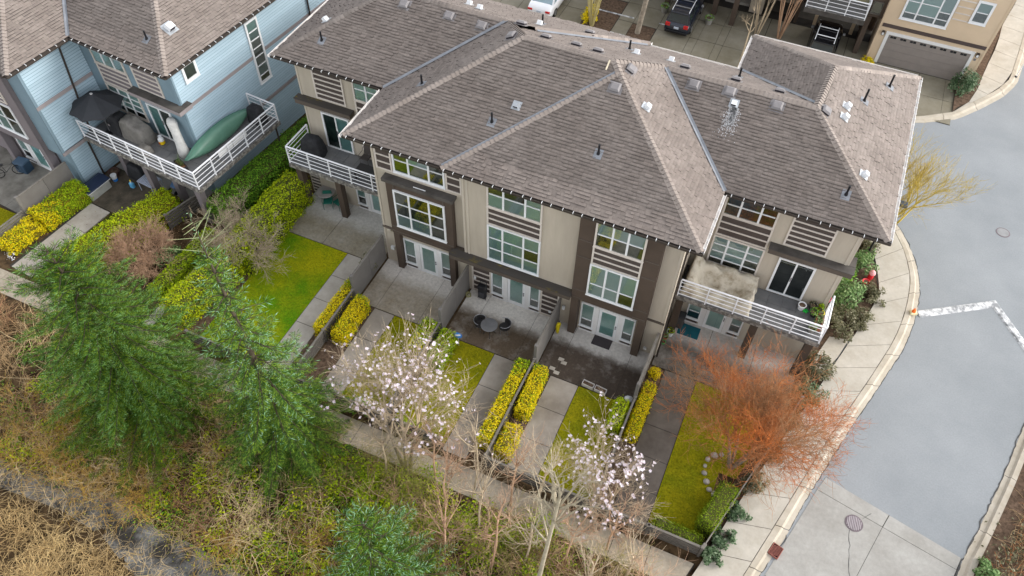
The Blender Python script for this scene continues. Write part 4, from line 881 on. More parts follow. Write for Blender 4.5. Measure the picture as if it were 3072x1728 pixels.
# ------------------------------------------------------------------ the blue house at the left
M_BLUE_LIT = mat('sunlit_blue_siding', (0.235, 0.315, 0.365), 0.7, scale=0.5, var=0.07, isl=0.05, col2=(0.26, 0.34, 0.39), objrnd=.05)  # the house blue, sunlight painted in for the east-facing boards
M_BLUE_SHADE = mat('shaded_blue_paint', (0.215, 0.305, 0.36), 0.7, var=0.05)  # the same blue with shade painted in for front walls; also corner trim
M_MAUVE = mat('mauve_panel', (0.185, 0.160, 0.165), 0.75, var=0.06, scale=.8)
M_MAUVEL = mat('mauve_trim', (0.29, 0.255, 0.255), 0.7, var=0.06)
BA = math.radians(-5.0)
BH = thing('blue_house', 'light blue sided house with mauve trim and wraparound balcony at the upper left', 'house', (-26.65, 21.2, 0), BA)
BM = W(BH); BI = BM.inverted()
FB = lambda b: frame((0, b, 0), (1, 0))
FA = lambda a: frame((a, 0, 0), (0, 1))
wall(BH, FB(0), -6.2, 0, 0, 8.08, M_BLUE_SHADE, local=True, course=9)
M_BGAP = mat('siding_gap_shade', (.075, .11, .135), .9)  # dark backing paints the shade in the gaps between boards
ew = MB(FA(0)).box(0, 13, -.2, -.004, 0, 8.08).build('wall', M_BGAP, BH, True)
me = None
for k in range(52):
    if me is None:
        o = MB().add([(0.09, -.002, 0.026), (0.09, .03, 0.03), (0.09, .006, .155), (13, -.002, 0.026), (13, .03, 0.03), (13, .006, .155)], [(0, 1, 2), (3, 5, 4), (1, 4, 5, 2), (0, 3, 4, 1)])
        o.v = [(-n, u, z) for (u, n, z) in o.v]; o.v = [(-a, b, c) for (a, b, c) in o.v]
        t = o.build('siding_board', M_BLUE_LIT, ew, True); recalc(t); me = t.data
    else:
        t = bpy.data.objects.new('siding_board', me); COL.objects.link(t); t.parent = ew
    t.location = (0, 0, 0.01 + k * .155)
slab_part('corner_trim', BH, FA(0), 0.0, .1, .002, .04, 0, 8.06, M_BLUE_SHADE, True); slab_part('corner_trim', BH, FB(0), -.12, .0, .002, .04, 0, 8.06, M_BLUE_SHADE, True)
for z in (5.42, 2.58): slab_part('band_board', BH, FA(0), .1, 12.9, .0, .05, z, z + .2, M_MAUVEL, True)
# left block
lw = MB(FA(-6.2)).box(-3.45, 0, -.2, -.004, 2.5, 8.08).build('wall', M_BGAP, BH, True)
lw2 = MB(FA(-6.35)).box(-3.2, 0, -.2, -.004, 0, 2.5).build('wall', M_BGAP, BH, True)
def boards(parent, a, b0, b1, z0, z1):
    me = None
    for k in range(int((z1 - z0) / .155)):
        if me is None:
            t = recalc(MB().add([(-.002, b0, .026), (.03, b0, .03), (.006, b0, .155), (-.002, b1, .026), (.03, b1, .03), (.006, b1, .155)], [(0, 1, 2), (3, 5, 4), (1, 4, 5, 2), (0, 3, 4, 1)]).build('siding_board', M_BLUE_LIT, parent, True)); me = t.data
        else:
            t = bpy.data.objects.new('siding_board', me); COL.objects.link(t); t.parent = parent
        t.location = (a, 0, z0 + k * .155)
boards(lw, -6.2, -3.3, -.02, 2.72, 8.05); boards(lw2, -6.35, -3.05, -.02, .02, 2.4)
slab_part('band_board', BH, FA(-6.2), -3.45, -.02, .0, .06, 2.5, 2.68, M_MAUVEL, True); slab_part('band_board', BH, FA(-6.2), -3.45, -.02, .0, .05, 5.42, 5.62, M_MAUVEL, True)
slab_part('corner_trim', BH, FA(-6.2), -3.45, -3.32, .002, .04, 2.7, 8.06, M_BLUE_SHADE, True)
wall(BH, FB(-3.45), -7.3, -6.2, 2.5, 8.08, M_BLUE_SHADE, local=True, course=9); wall(BH, FB(-3.2), -7.3, -6.35, 0, 2.5, M_BLUE_SHADE, local=True, course=9)
wall(BH, FB(-3.7), -11.6, -7.3, 2.5, 8.08, M_MAUVE, local=True, course=9, name='bay_front'); slab_part('bay_side', BH, FA(-7.3), -3.7, -3.46, -.1, 0, 2.5, 8.08, M_MAUVE, True)
wall(BH, FB(-3.2), -14, -7.3, 0, 2.5, M_MAUVE, local=True, course=9)
window(BH, FB(-3.7), -10.8, -8.1, 3.1, 5.1, [.33, .66], [[.5], [.5], [.5]], [M_BLIND, M_BLIND, M_ROOM], True)
slat_panel(BH, FB(-3.7), -10.8, -8.1, 5.3, 6.4, 4, True, bk=M_MAUVE)
for u in (-7.75, -11.4): slab_part('porch_pier', BH, FB(-3.68), u, u + .38, -.42, 0, 0, 2.5, M_MAUVE, True)
door_unit(BH, FB(-3.2), -10.7, -7.9, True)
# front wall of the right wing
window(BH, FB(0), -5.38, -3.2, 6.5, 8.02, [.33, .67], [[.5], [.5], [.5]], [M_BLIND, M_BLIND, M_BLIND2], True, tm=M_SLAT)
slat_panel(BH, FB(0), -5.38, -3.2, 5.32, 6.44, 4, True, bk=M_MAUVE)
window(BH, FB(0), -5.38, -3.1, 3.62, 5.26, [.33, .67], [[.25, .5, .75], [.25, .5, .75], [.25, .5, .75]], [[M_ROOM, M_BLIND, M_BLIND, M_BLIND], [M_ROOM, M_BLIND, M_BLIND, M_BLIND], [M_ROOM, M_BLIND2, M_BLIND, M_BLIND]], True, tm=M_SLAT)
slat_panel(BH, FB(0), -2.66, -.96, 5.94, 7.9, 7, True, bk=M_MAUVE)
slider(BH, FB(0), -2.68, -1.05, 2.98, 5.05, [M_BLIND, M_ROOM], True)
slab_part('ledge', BH, FB(0), -3.1, .3, .0, .42, 5.58, 5.82, M_MAUVEL, True); slab_part('ledge_roof', BH, FB(0), -3.12, .32, .01, .44, 5.825, 5.87, M_LEDGE, True)
slab_part('ledge', BH, FA(0), .005, .4, .0, .3, 5.58, 5.82, M_MAUVEL, True); slab_part('ledge_roof', BH, FA(0), .0, .42, .01, .32, 5.828, 5.875, M_LEDGE, True)
window(BH, FA(0), .7, 1.6, 6.72, 7.66, [], [[]], [[M_ROOM]], True, n0=.03, trim=.13)
M_PANEL = mat('greige_panel', (.55, .50, .50), .7)
nw = window(BH, FA(0), 5.08, 5.98, 3.84, 7.5, [], [[.1, .27, .43, .57, .71, .85]], [[M_ROOMG, M_BLIND2, M_PANEL, M_PANEL, M_PANEL, M_BLIND2, M_BLIND]], True, n0=.03, trim=.11)
# downpipe
MB().tube([(-5.75, -.95, 7.95), (-5.95, -.95, 7.8), (-6.12, -1.0, 7.6), (-6.12, -1.6, 2.6), (-6.25, -1.9, 2.3), (-6.28, -1.95, .1)], .05, 6).build('downpipe', M_GUTB, BH, True)
MB().tube([(.1, 9.8, 8.0), (.07, 9.7, 0)], .05, 6).build('downpipe', M_GUTB, BH, True)
MB().tube([(1.75, 3.8, 2.7), (1.75, 3.8, 0.0)], .05, 6).build('deck_post', M_GUTB, BH, True)
# balcony
bb = deck(BH, -6.05, 2.0, -2.12, -.02, 2.95, True); deck(BH, .02, 2.0, -.018, 4.0, 2.95, True, name='side_balcony')
railing(bb, [(-5.95, -2.06), (1.94, -2.06), (1.94, 3.94), (.06, 3.94)], 2.95, True, step=1.15)
for a_, b_ in ((-5.1, -1.4), (-2.6, -1.8), (-1.15, -1.4), (1.1, -1.85)): slab_part('balcony_column', BH, FB(b_), a_, a_ + .34, -.34, 0, 0, 2.68, M_MAUVE, True)
BSL = [([(-5.4, -.72), (.78, -.72), (-4.22, 4.28), (-10.4, 4.28)], (0, 1), -.72), ([(.78, -.72), (.78, 13), (-4.22, 13), (-4.22, 4.28)], (-1, 0), -.78),
       ([(-5.4, -4.25), (-5.4, -.72), (-10.4, 4.28), (-10.4, .75)], (-1, 0), 5.4), ([(-5.4, -4.25), (-10.4, .75), (-17, .75), (-17, -4.25)], (0, 1), -4.25)]
BHP = [((.78, -.72, ZE), (-4.22, 4.28, zt(5)), .354), ((-5.4, -4.25, ZE), (-10.4, .75, zt(5)), .354)]
BVL = [((-5.4, -.72, ZE), (-10.3, 4.18, zt(4.9)), .09)]
brf = roof(BH, BSL, ZE, PZ, [(-5.44, -4.2), (-5.44, -.68), (.74, -.68), (.74, 12.9), (-17, 12.9), (-17, -4.2)], BHP, BVL, True, seed=8, near=0, singles=150, caps=80, Wm=BM)
gutter(BH, (-5.5, -4.25), (-17, -4.25), ZE, (0, -1), True, clips=.5, m=M_GUTB); gutter(BH, (-5.4, -4.3), (-5.4, -.86), ZE, (1, 0), True, m=M_GUTB); gutter(BH, (-5.27, -.72), (.78, -.72), ZE, (0, -1), True, e1=.1, m=M_GUTB); gutter(BH, (.78, -.72), (.78, 13), ZE, (1, 0), True, m=M_GUTB)
def bhit(u, v, s):
    d = BI.to_3x3() @ ray(u, v); cp = BI @ CP; g = s[1]; k = d.z - PZ * (g[0] * d.x + g[1] * d.y)
    t = (ZE + PZ * (g[0] * cp.x + g[1] * cp.y - s[2]) - cp.z) / k
    return cp + d * t
q1 = z_((0, 0), 2.415)
hood_vent(BH, bhit(*q1(1225, 205), BSL[1]), BSL[1], PZ, True, True, 1.25); pipe_vent(BH, bhit(*q1(1065, 285), BSL[0]), BSL[0], PZ, .45, .045, True)

# ------------------------------------------------------------------ the tan garage house and the houses across the court
M_TAN = mat('tan_siding', (0.46, 0.355, 0.245), 0.75, scale=.5, var=.06)
M_TAUPE = mat('garage_taupe', (0.235, 0.205, 0.185), 0.6, var=.05)
M_DBAND = mat('dark_band', (0.075, 0.055, 0.05), .7)
GH = thing('garage_house', 'tan sided house with wide taupe garage door at the upper right corner', 'house', (7.1, 52, 0))
wall(GH, FY(49.0), 3.95, 10.32, 0, 8.8, M_TAN, lip=.02); wall(GH, FXe(10.32), 49.0, 60, 0, 8.8, M_TAN, lip=.02); wall(GH, FXw(3.95), -52, -49.0, 0, 8.8, M_TAN, lip=.02)
for u in (4.0, 10.24): slab_part('corner_trim', GH, FY(49), u - .05, u + .06, .004, .04, 0, 8.8, M_TAN)
slab_part('band_board', GH, FY(49), 4.1, 10.2, .0, .06, 2.5, 2.72, M_DBAND)
gd = slab_part('garage_door', GH, FY(49), 4.7, 9.6, .004, .02, 0.0, 2.05, M_TAUPE)
for k in range(4): slab_part('door_panel', gd, FY(49), 4.72, 9.58, .022, .034, .02 + k * .508, .515 + k * .508, M_TAUPE)
for k in range(8):
    for j in range(2): slab_part('door_light', gd, FY(49), 4.83 + k * .6 + j * .19, 5.0 + k * .6 + j * .19, .036, .042, 1.84, 1.98, M_ROOMB)
slab_part('garage_trim', GH, FY(49), 4.5, 4.7, .0, .07, 0, 2.25, M_WHITED); slab_part('garage_trim', GH, FY(49), 9.6, 9.78, .0, .07, 0, 2.25, M_WHITED); slab_part('garage_trim', GH, FY(49), 4.7, 9.6, .0, .07, 2.06, 2.25, M_WHITED)
for u in (4.32, 9.95):
    lo = slab_part('wall_lamp', GH, FY(49), u - .09, u + .09, .02, .17, 1.98, 2.24, M_GUTB); slab_part('lamp_glass', lo, FY(49), u - .06, u + .06, .171, .175, 2.0, 2.16, M_WHITED)
slab_part('house_number', GH, FY(49), 9.86, 10.0, .02, .04, 1.68, 1.82, M_VENT)
window(GH, FY(49), 4.83, 7.57, 3.25, 5.35, [.29, .73], [[.2, .6], [.2, .6], [.2, .45]], [[M_ROOM, M_BLIND, M_BLIND], [M_ROOM, M_BLIND, M_BLIND], [M_ROOM, M_ROOM, M_BLIND2]], n0=.022, trim=.12)
window(GH, FY(49), 8.55, 9.5, 3.98, 5.42, [], [[.5]], [[M_ROOM, M_BLIND2]], n0=.022, trim=.13)
slat_panel(GH, FY(49), 7.62, 8.5, 3.95, 5.6, 4, framed=False, bk=M_TAN, n0=.024)
CHD = thing('carport_house', 'dark brown house with balcony over an open carport behind the roof at the upper right', 'house', (1.6, 53, 0))
slab_part('wall', CHD, FY(54.0), -1.2, 3.95, -.2, 0, 0, 6, M_BROWN); slab_part('wall', CHD, FY(52.5), 3.0, 3.95, -.2, 0, 0, 2.7, M_BROWN); slab_part('wall', CHD, FXw(-1.2), -54, -51.2, -.2, 0, 0, 6, M_BROWN); slab_part('wall', CHD, FY(49.4), 3.05, 3.95, -.2, 0, 2.7, 8, M_BROWN)
window(CHD, FY(49.4), 3.12, 3.74, 2.95, 3.75, [], [[]], [[M_ROOMB]], tm=M_FENCE, trim=.05)
dk = deck(CHD, -.75, 2.98, 48.35, 51.4, 2.92); railing(dk, [(-.7, 51), (-.7, 48.4), (2.94, 48.4), (2.94, 51)], 2.92, step=1.25)
M_YELP = mat('algae_fascia', (.30, .27, .10), .8, col2=(.42, .40, .28), scale=2)
slab_part('balcony_fascia', CHD, FY(48.35), -.75, 2.98, .0, .05, 2.58, 2.88, M_LEDGE); slab_part('wall', CHD, FY(50.4), -.7, 2.9, -.1, 0, 2.95, 6, M_YELP)
for u, y in ((.05, 51.5), (2.5, 51.4)): slab_part('carport_column', CHD, FY(y), u, u + .22, -.22, 0, 0, 2.65, M_TAN)
slab_part('carport_column', CHD, FY(49.3), 3.05, 3.35, -2.8, 0, 0, 2.69, M_BROWN)
CH2 = thing('pillared_house', 'house with dark square pillars in front of its entry at the top edge', 'house', (-7.5, 54, 0))
slab_part('wall', CH2, FY(53.5), -16, -1.4, -.2, 0, 0, 6, M_BEIGE)
for u, y in ((-5.16, 48.92), (-6.6, 49.7), (-9.9, 49.6), (-12.6, 49.6)): slab_part('pillar', CH2, FY(y), u, u + .33, -.35, 0, 0, 2.7, M_BROWN)
slab_part('upper_floor', CH2, FY(49.2), -16, -1.4, -4, 0, 2.72, 7.5, M_BEIGE)
slab_part('entry_step', CH2, FY(51.8), -6.1, -4.4, -1.6, 0, 0.0, .18, M_CONC); slab_part('pillar', CH2, FY(51.2), -4.3, -3.4, -.3, 0, 0, 2.7, M_BEIGE)
# ------------------------------------------------------------------ fences
def privacy_fence(x, y0, y1, label, hgt=1.8, loc_rz=None):
    t = thing('privacy_screen', label, 'fence', (x, y0, 0), 0 if loc_rz is None else loc_rz, 'grey privacy screens between the patios')
    L_ = y1 - y0; mid = L_ * .52
    for a, b in ((.1, mid - .006), (mid + .006, L_)): MB().cbox(-.035, .035, a, b, .06, hgt - .06, .008).build('panel', M_FENCEP, t, True)
    MB().cbox(-.055, .055, .0, L_, hgt - .055, hgt, .01).build('cap', M_FCAP, t, True)
    MB().cbox(-.075, .075, -.06, .10, 0, hgt + .05, .012).build('post', M_FENCEP, t, True)
    return t
privacy_fence(-15.86, 18.05, 20.98, 'grey privacy screen beside the patio at the left end of the brown bays')
privacy_fence(-11.18, 18.05, 20.98, 'grey privacy screen between the brown bay door and the round patio table')
privacy_fence(-6.42, 18.05, 20.98, 'grey privacy screen with a yellow hose behind it, right of the round table')
privacy_fence(-1.70, 18.05, 20.98, 'grey privacy screen at the right corner of the projecting brown bay')
def slat_fence(p0, p1, label, hgt=.9, nb=4, gap=2.1, cap=True, group='low slatted garden fences', wide=.09, m=None):
    p0 = Vector((p0[0], p0[1], 0)); p1 = Vector((p1[0], p1[1], 0)); d = p1 - p0; L_ = d.length
    t = thing('slat_fence', label, 'fence', p0, math.atan2(d.y, d.x), group); m = m or M_FENCE
    n = max(1, round(L_ / gap))
    for k in range(n + 1):
        u = L_ * k / n
        o = MB().cbox(u - .05, u + .05, -.05, .05, 0, hgt + .02, .008).build('post', m, t, True)
        MB().cbox(u - .07, u + .07, -.07, .07, hgt + .021, hgt + .06, .012).build('post_cap', M_FCAP, o, True)
    bh = (hgt - .12) / nb
    for k in range(n):
        for j in range(nb):
            MB().box(L_ * k / n + .055, L_ * (k + 1) / n - .055, -.016, .016, .08 + j * bh, .08 + j * bh + bh * .72).build('board', m, t, True)
    if cap: MB().cbox(.0, L_, -wide / 2, wide / 2, hgt - .022, hgt + .018, .006).build('cap_rail', M_FCAP, t, True)
    return t
slat_fence((-15.86, 12.8), (-15.86, 17.95), 'low slatted fence between two clipped yellow hedges at the left')
slat_fence((-11.2, 12.8), (-11.2, 17.95), 'low slatted fence under the larger blossoming magnolia')
slat_fence((-6.42, 12.8), (-6.42, 17.95), 'low slatted fence between the two long yellow hedges in the middle')
slat_fence((-1.68, 12.8), (-1.68, 17.95), 'low slatted fence beside the smaller blossoming magnolia')
slat_fence((-15.8, 12.72), (-14.9, 12.72), 'short front fence left of the second garden path')
slat_fence((-13.6, 12.72), (-8.5, 12.72), 'dark front fence along the walk below the larger magnolia')
slat_fence((-6.35, 12.72), (0.58, 12.72), 'front fence along the walk below the smaller magnolia')
slat_fence((0.62, 12.74), (2.74, 12.74), 'dark front fence below the low clipped box hedge at the right corner', nb=5)
slat_fence((2.78, 12.85), (4.95, 20.95), 'side fence beside the sidewalk under the orange maple', nb=3, wide=.05)
slat_fence((-21.5, 12.74), (-17.9, 12.74), 'front fence at the end of the large lawn behind the conifers')
# fences of the blue house (its own frame)
def bw(a, b): p = BM @ Vector((a, b, 0)); return (p.x, p.y)
t = privacy_fence(0, 0, 3.1, 'grey privacy screen beside the blue wall and the yellow-green hedge', 1.8); t.location = (*bw(-6.75, -6.4), 0); t.rotation_euler = (0, 0, BA)
slat_fence(bw(-6.8, -8.3), bw(-6.8, -6.5), 'low pale fence at the left edge below the privacy screen', m=M_FCAP, nb=4)
slat_fence(bw(-.05, -3.2), bw(.35, -.9), 'dark slatted fence beside the corner post of the blue balcony', nb=5, hgt=1.1)
blp = struct(MB().poly([(*bw(-6.2, -3.85), .004), (*bw(-2.6, -3.85), .004), (*bw(-2.6, 0), .004), (*bw(-6.2, 0), .004)]).build('patio', M_JOINT))
P_B = mat('patio_blue_house', (.05, .042, .03), .95, col2=(.13, .105, .075), scale=1.2, world=True)
slab('paving_slab', [bw(-6.2, -3.85), bw(-2.6, -3.85), bw(-2.6, -1.2), bw(-6.2, -1.2)], -.03, .02, P_B, blp); slab('paving_slab', [bw(-6.2, -1.2), bw(-.1, -1.2), bw(-.1, 0), bw(-6.2, 0)], -.03, .02, M_CONC, blp)
gp = struct(MB().poly([(*bw(-5.3, -9.0), .003), (*bw(-3.75, -9.0), .003), (*bw(-3.75, -3.87), .003), (*bw(-5.3, -3.87), .003)]).build('garden_path', M_JOINT))
for i in range(3): slab('paving_slab', [bw(-5.15, -9.0 + i * 1.7), bw(-3.75, -9 + i * 1.7), bw(-3.75, -7.3 + i * 1.7), bw(-5.15, -7.3 + i * 1.7)], -.03, .018, M_PATHL, gp)
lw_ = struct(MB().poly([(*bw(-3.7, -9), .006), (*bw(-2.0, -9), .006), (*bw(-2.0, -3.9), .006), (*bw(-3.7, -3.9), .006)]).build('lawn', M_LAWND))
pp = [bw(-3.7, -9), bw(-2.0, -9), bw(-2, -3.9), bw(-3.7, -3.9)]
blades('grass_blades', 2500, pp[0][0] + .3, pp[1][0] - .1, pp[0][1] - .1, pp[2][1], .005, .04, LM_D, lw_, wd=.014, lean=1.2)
lp2 = struct(MB().poly([(*bw(-14, -6.4), .004), (*bw(-6.9, -6.4), .004), (*bw(-6.9, -3.2), .004), (*bw(-14, -3.2), .004)]).build('patio', M_JOINT))
P_F = mat('patio_far_left', (.11, .10, .085), .95, col2=(.24, .225, .195), scale=.8, world=True)
for a0, a1 in ((-14, -11.4), (-11.4, -8.9), (-8.9, -6.9)): slab('paving_slab', [bw(a0, -6.35), bw(a1, -6.35), bw(a1, -3.22), bw(a0, -3.22)], -.03, .02, P_F, lp2)
lawn(-38, -34.2, 13.3, 15.5, M_LAWN, LM_Y)
w2_ = struct(MB().poly([(-24.3, 12.5, .002), (-23.75, 12.5, .002), (-23.7, 18.5, .002), (-24.2, 18.5, .002)]).build('garden_path', M_JOINT))
for i in range(4): slab('paving_slab', [(-24.3, 12.5 + i * 1.5), (-23.78, 12.5 + i * 1.5), (-23.74, 14 + i * 1.5), (-24.26, 14 + i * 1.5)], -.03, .015, M_PATHL, w2_)

# ------------------------------------------------------------------ hedges and leafy shrubs
LG_Y = leafmat('golden_leaf', [(.38, .30, .004), (.60, .47, .006), (.72, .56, .010), (.78, .63, .02)])
LG_G = leafmat('hedge_green_leaf', [(.08, .14, .004), (.18, .28, .008), (.28, .38, .010), (.38, .46, .012)])
LG_D = leafmat('cedar_dark_leaf', [(.025, .07, .008), (.06, .14, .012), (.10, .21, .018), (.16, .29, .02)])
LG_C = leafmat('cedar_bright_leaf', [(.10, .16, .004), (.20, .27, .006), (.31, .37, .008), (.42, .46, .012)])
LG_B = leafmat('box_leaf', [(.06, .11, .005), (.12, .19, .008), (.18, .26, .01), (.26, .33, .02)])
LG_R = leafmat('rhododendron_leaf', [(.03, .06, .025), (.075, .13, .06), (.13, .20, .10), (.24, .30, .19)], .45)
LG_P = leafmat('pieris_leaf', [(.05, .05, .02), (.12, .12, .06), (.20, .19, .11), (.30, .27, .18)], .5)
LG_L = leafmat('bright_shrub_leaf', [(.05, .11, .03), (.12, .22, .07), (.22, .34, .12), (.36, .46, .22)], .45)
M_HCORE = mat('hedge_core', (.05, .05, .012), .95)
M_HCOREY = mat('golden_hedge_core', (.20, .155, .008), .95, col2=(.08, .075, .008), scale=6)
M_TWIG = mat('twig_brown', (.10, .065, .045), .85, var=.2)
def leaf_quads(P, N, size, rng, k=1.0, asp=.55, up=.35, fold=True):
    """leaf blades: a pointed four-corner leaf round each point, facing roughly along N"""
    n = len(P)
    N = N + rng.normal(0, .55, (n, 3)); N[:, 2] += up; N /= np.linalg.norm(N, axis=1)[:, None] + 1e-9
    R_ = rng.normal(0, 1, (n, 3)); T = R_ - (R_ * N).sum(1)[:, None] * N; T /= np.linalg.norm(T, axis=1)[:, None] + 1e-9
    B = np.cross(N, T); s = size * rng.uniform(.6, 1.3, n)[:, None] * k
    V = np.empty((n * 4, 3))
    V[0::4] = P - T * s * .5; V[1::4] = P + B * s * asp * .5 + N * s * .08; V[2::4] = P + T * s * .5; V[3::4] = P - B * s * asp * .5 + N * s * .08
    return V, np.arange(n * 4).reshape(-1, 4)
def hedge(label, p0, p1, wid, hgt, mats_, mixf=None, dens=720, leaf=.074, name='hedge', group=None, rough=.05, rz=None, z=0.0, ragged=.0):
    """clipped hedge between two plan points; mixf(t) = share of the second leaf colour along its length"""
    p0 = Vector((*p0, z)); p1 = Vector((*p1, z)); d = p1 - p0; L_ = d.length
    t = thing(name, label, 'hedge', p0, math.atan2(d.y, d.x), group); w = wid / 2
    rng = np.random.default_rng(abs(hash(label)) % 99991 if False else sum(map(ord, label)))
    mb = MB(); i_ = .07
    mb.cbox(i_, L_ - i_, -w + i_, w - i_, 0, hgt - i_, min(.05, w * .3)); mb.build('stems', M_HCOREY if mats_[0] is LG_Y else M_HCORE, t, True)
    faces = [(L_ * wid, 'top'), (L_ * hgt, 's0'), (L_ * hgt, 's1'), (wid * hgt, 'e0'), (wid * hgt, 'e1')]
    PP = []; NN = []
    for A, k in faces:
        n = int(A * dens)
        if n < 1: continue
        a = rng.uniform(0, 1, n); b = rng.uniform(0, 1, n)
        if k == 'top': P = np.stack([a * L_, (b * 2 - 1) * w, np.full(n, hgt)], 1); Nn = (0, 0, 1)
        elif k == 's0': P = np.stack([a * L_, np.full(n, -w), b * hgt], 1); Nn = (0, -1, 0)
        elif k == 's1': P = np.stack([a * L_, np.full(n, w), b * hgt], 1); Nn = (0, 1, 0)
        elif k == 'e0': P = np.stack([np.zeros(n), (a * 2 - 1) * w, b * hgt], 1); Nn = (-1, 0, 0)
        else: P = np.stack([np.full(n, L_), (a * 2 - 1) * w, b * hgt], 1); Nn = (1, 0, 0)
        PP.append(P); NN.append(np.tile(Nn, (n, 1)))
    P = np.concatenate(PP); Nn = np.concatenate(NN).astype(float)
    # rounded shoulders and a lumpy surface
    lump = np.sin(P[:, 0] * 4.1 + P[:, 1] * 3) * np.sin(P[:, 0] * 1.7 + P[:, 2] * 5 + P[:, 1] * 4)
    P += Nn * (rng.normal(0, rough, len(P)) + lump * (.03 + ragged))[:, None]
    sh = np.clip((np.abs(P[:, 1]) / w - .75) / .25, 0, 1); P[:, 2] -= sh ** 2 * .08 * (P[:, 2] > hgt * .85)
    V, F = leaf_quads(P, Nn, leaf, rng)
    mi = None
    if len(mats_) > 1:
        tt = P[:, 0] / L_; pr = np.array([mixf(x) for x in tt]); pr = pr + .25 * np.sin(P[:, 0] * 5.3 + P[:, 1] * 7) * (pr > .05) * (pr < .95)
        mi = (rng.uniform(0, 1, len(P)) < np.maximum(pr, (.14 + .1 * np.sin(P[:, 0] * 3.1)) * (mats_[0] is LG_Y))).astype(np.int32)
    np_mesh('foliage', V, F, mats_, t, True, mi)
    return t
YG = [LG_Y, LG_G]
step = lambda a, b: (lambda t: min(max((t - a) / (b - a), 0), 1))
hedge('clipped golden hedge left of the leftmost low garden fence', (-16.2, 15.4), (-16.2, 18.5), .54, .9, YG, step(.75, 1.0), group='clipped garden hedges')
hedge('clipped golden hedge right of the leftmost low garden fence', (-15.2, 15.45), (-15.25, 17.85), .62, .9, YG, step(.8, 1.15), group='clipped garden hedges')
hedge('short green-gold hedge left of the fence under the large magnolia', (-11.62, 16.3), (-11.62, 17.95), .72, .95, YG, step(-.6, .5), group='clipped garden hedges')
hedge('short green hedge beside the blue oval sign', (-10.58, 16.1), (-10.58, 17.75), .68, .95, YG, step(-1.2, -.2), group='clipped garden hedges')
hedge('long golden hedge left of the middle fence', (-6.82, 13.4), (-6.8, 17.7), .58, .95, YG, step(.72, .95), group='clipped garden hedges')
hedge('golden hedge right of the middle fence beside the garden path', (-5.92, 15.3), (-6.0, 17.75), .58, .95, YG, step(.6, 1.2), group='clipped garden hedges')
hedge('loose golden bush at the lower end of the middle fence', (-5.95, 13.3), (-5.95, 14.65), .7, .75, YG, step(2, 3), group='clipped garden hedges', ragged=.06)
hedge('narrow golden hedge beside the dark garden path at the right', (-1.3, 16.3), (-1.28, 19.1), .48, .7, YG, step(3, 4), group='clipped garden hedges')
hedge('small golden tuft in the bed at the top of the dark garden path', (-1.32, 19.75), (-1.3, 20.1), .4, .4, [LG_Y], group='clipped garden hedges')
hedge('small dark green hedge below the white planters', (-2.1, 16.3), (-2.12, 17.65), .55, .95, [LG_C], group='clipped garden hedges')
hedge('low clipped box hedge along the front fence at the right corner', (.75, 13.2), (2.7, 13.14), .5, .55, [LG_B], group='box hedges at the corner lawn', dens=600, leaf=.06)
hedge('tall clipped box hedge beside the side fence at the right corner', (2.62, 13.65), (3.1, 15.6), .68, 1.15, [LG_B], group='box hedges at the corner lawn', dens=600, leaf=.06)
hedge('dark green cedar hedge along the blue house', (-24.75, 19.4), (-23.85, 27.5), 1.35, 1.5, [LG_D], dens=460, leaf=.11, rough=.09, ragged=.05)
hedge('bright green cedar hedge beside the pale patio', (-22.0, 17.2), (-22.15, 22.9), 1.35, 1.75, [LG_C], dens=480, leaf=.10, rough=.09, ragged=.06)
hedge('lower mossy cedar hedge continuing down beside the large lawn', (-22.75, 13.3), (-22.2, 17.1), 1.1, 1.5, [LG_C, LG_Y], lambda t: .03, dens=600, leaf=.09, rough=.10, ragged=.08)
hedge('narrow low hedge beside the path left of the bright cedar hedge', (-24.65, 14.1), (-24.55, 18.5), .75, .7, [LG_G], dens=520, leaf=.09)
hedge('yellow-green hedge below the storage box at the blue house', bw(-5.95, -6.4), bw(-5.75, -3.6), 1.1, 1.0, [LG_Y, LG_G], step(-.15, .55), dens=660, leaf=.085, ragged=.06)
hedge('golden bushes running down to the left conifer', bw(-6.1, -8.4), bw(-5.95, -6.5), .9, .7, [LG_Y, LG_G], step(1.2, 2), dens=640, leaf=.085, ragged=.1)
hedge('tall yellow-green hedge beside the dark lawn of the blue house', bw(-2.0, -7.6), bw(-.75, -2.05), 1.35, 1.3, [LG_Y, LG_C], step(-.9, -.05), dens=490, leaf=.10, rough=.10, ragged=.08)
def bush(name, label, c, rx, ry, h, m, n, leaf, group=None, z=0.0, cat='shrub', lo=.15, stems=7, asp=.5, clumps=18):
    t = thing(name, label, cat, (c[0], c[1], z), 0, group); rng = np.random.default_rng(sum(map(ord, label)))
    cc = rng.normal(0, 1, (clumps, 3)); cc /= np.linalg.norm(cc, axis=1)[:, None]; cc[:, 2] = np.abs(cc[:, 2]); cc *= rng.uniform(.45, .95, clumps)[:, None]
    idx = rng.integers(0, clumps, n); q = rng.normal(0, 1, (n, 3)); q /= np.linalg.norm(q, axis=1)[:, None]
    P = cc[idx] + q * rng.uniform(.12, .34, n)[:, None]
    Nn = P / (np.linalg.norm(P, axis=1)[:, None] + 1e-6)
    P = P * np.array([rx, ry, h * (1 - lo)]) + np.array([0, 0, h * lo]); P[:, 2] = np.maximum(P[:, 2], .03)
    V, F = leaf_quads(P, Nn, leaf, rng, asp=asp, up=.6)
    np_mesh('foliage', V, F, m, t, True)
    mb = MB()
    for k in range(stems):
        e = cc[k % clumps]; mb.tube([(rng.normal(0, .05), rng.normal(0, .05), 0), (e[0] * rx * .5, e[1] * ry * .5, h * .4), (e[0] * rx, e[1] * ry, max(.1, e[2]) * h * .85)], [.022, .015, .006], 4)
    mb.build('stems', M_TWIG, t, True)
    return t
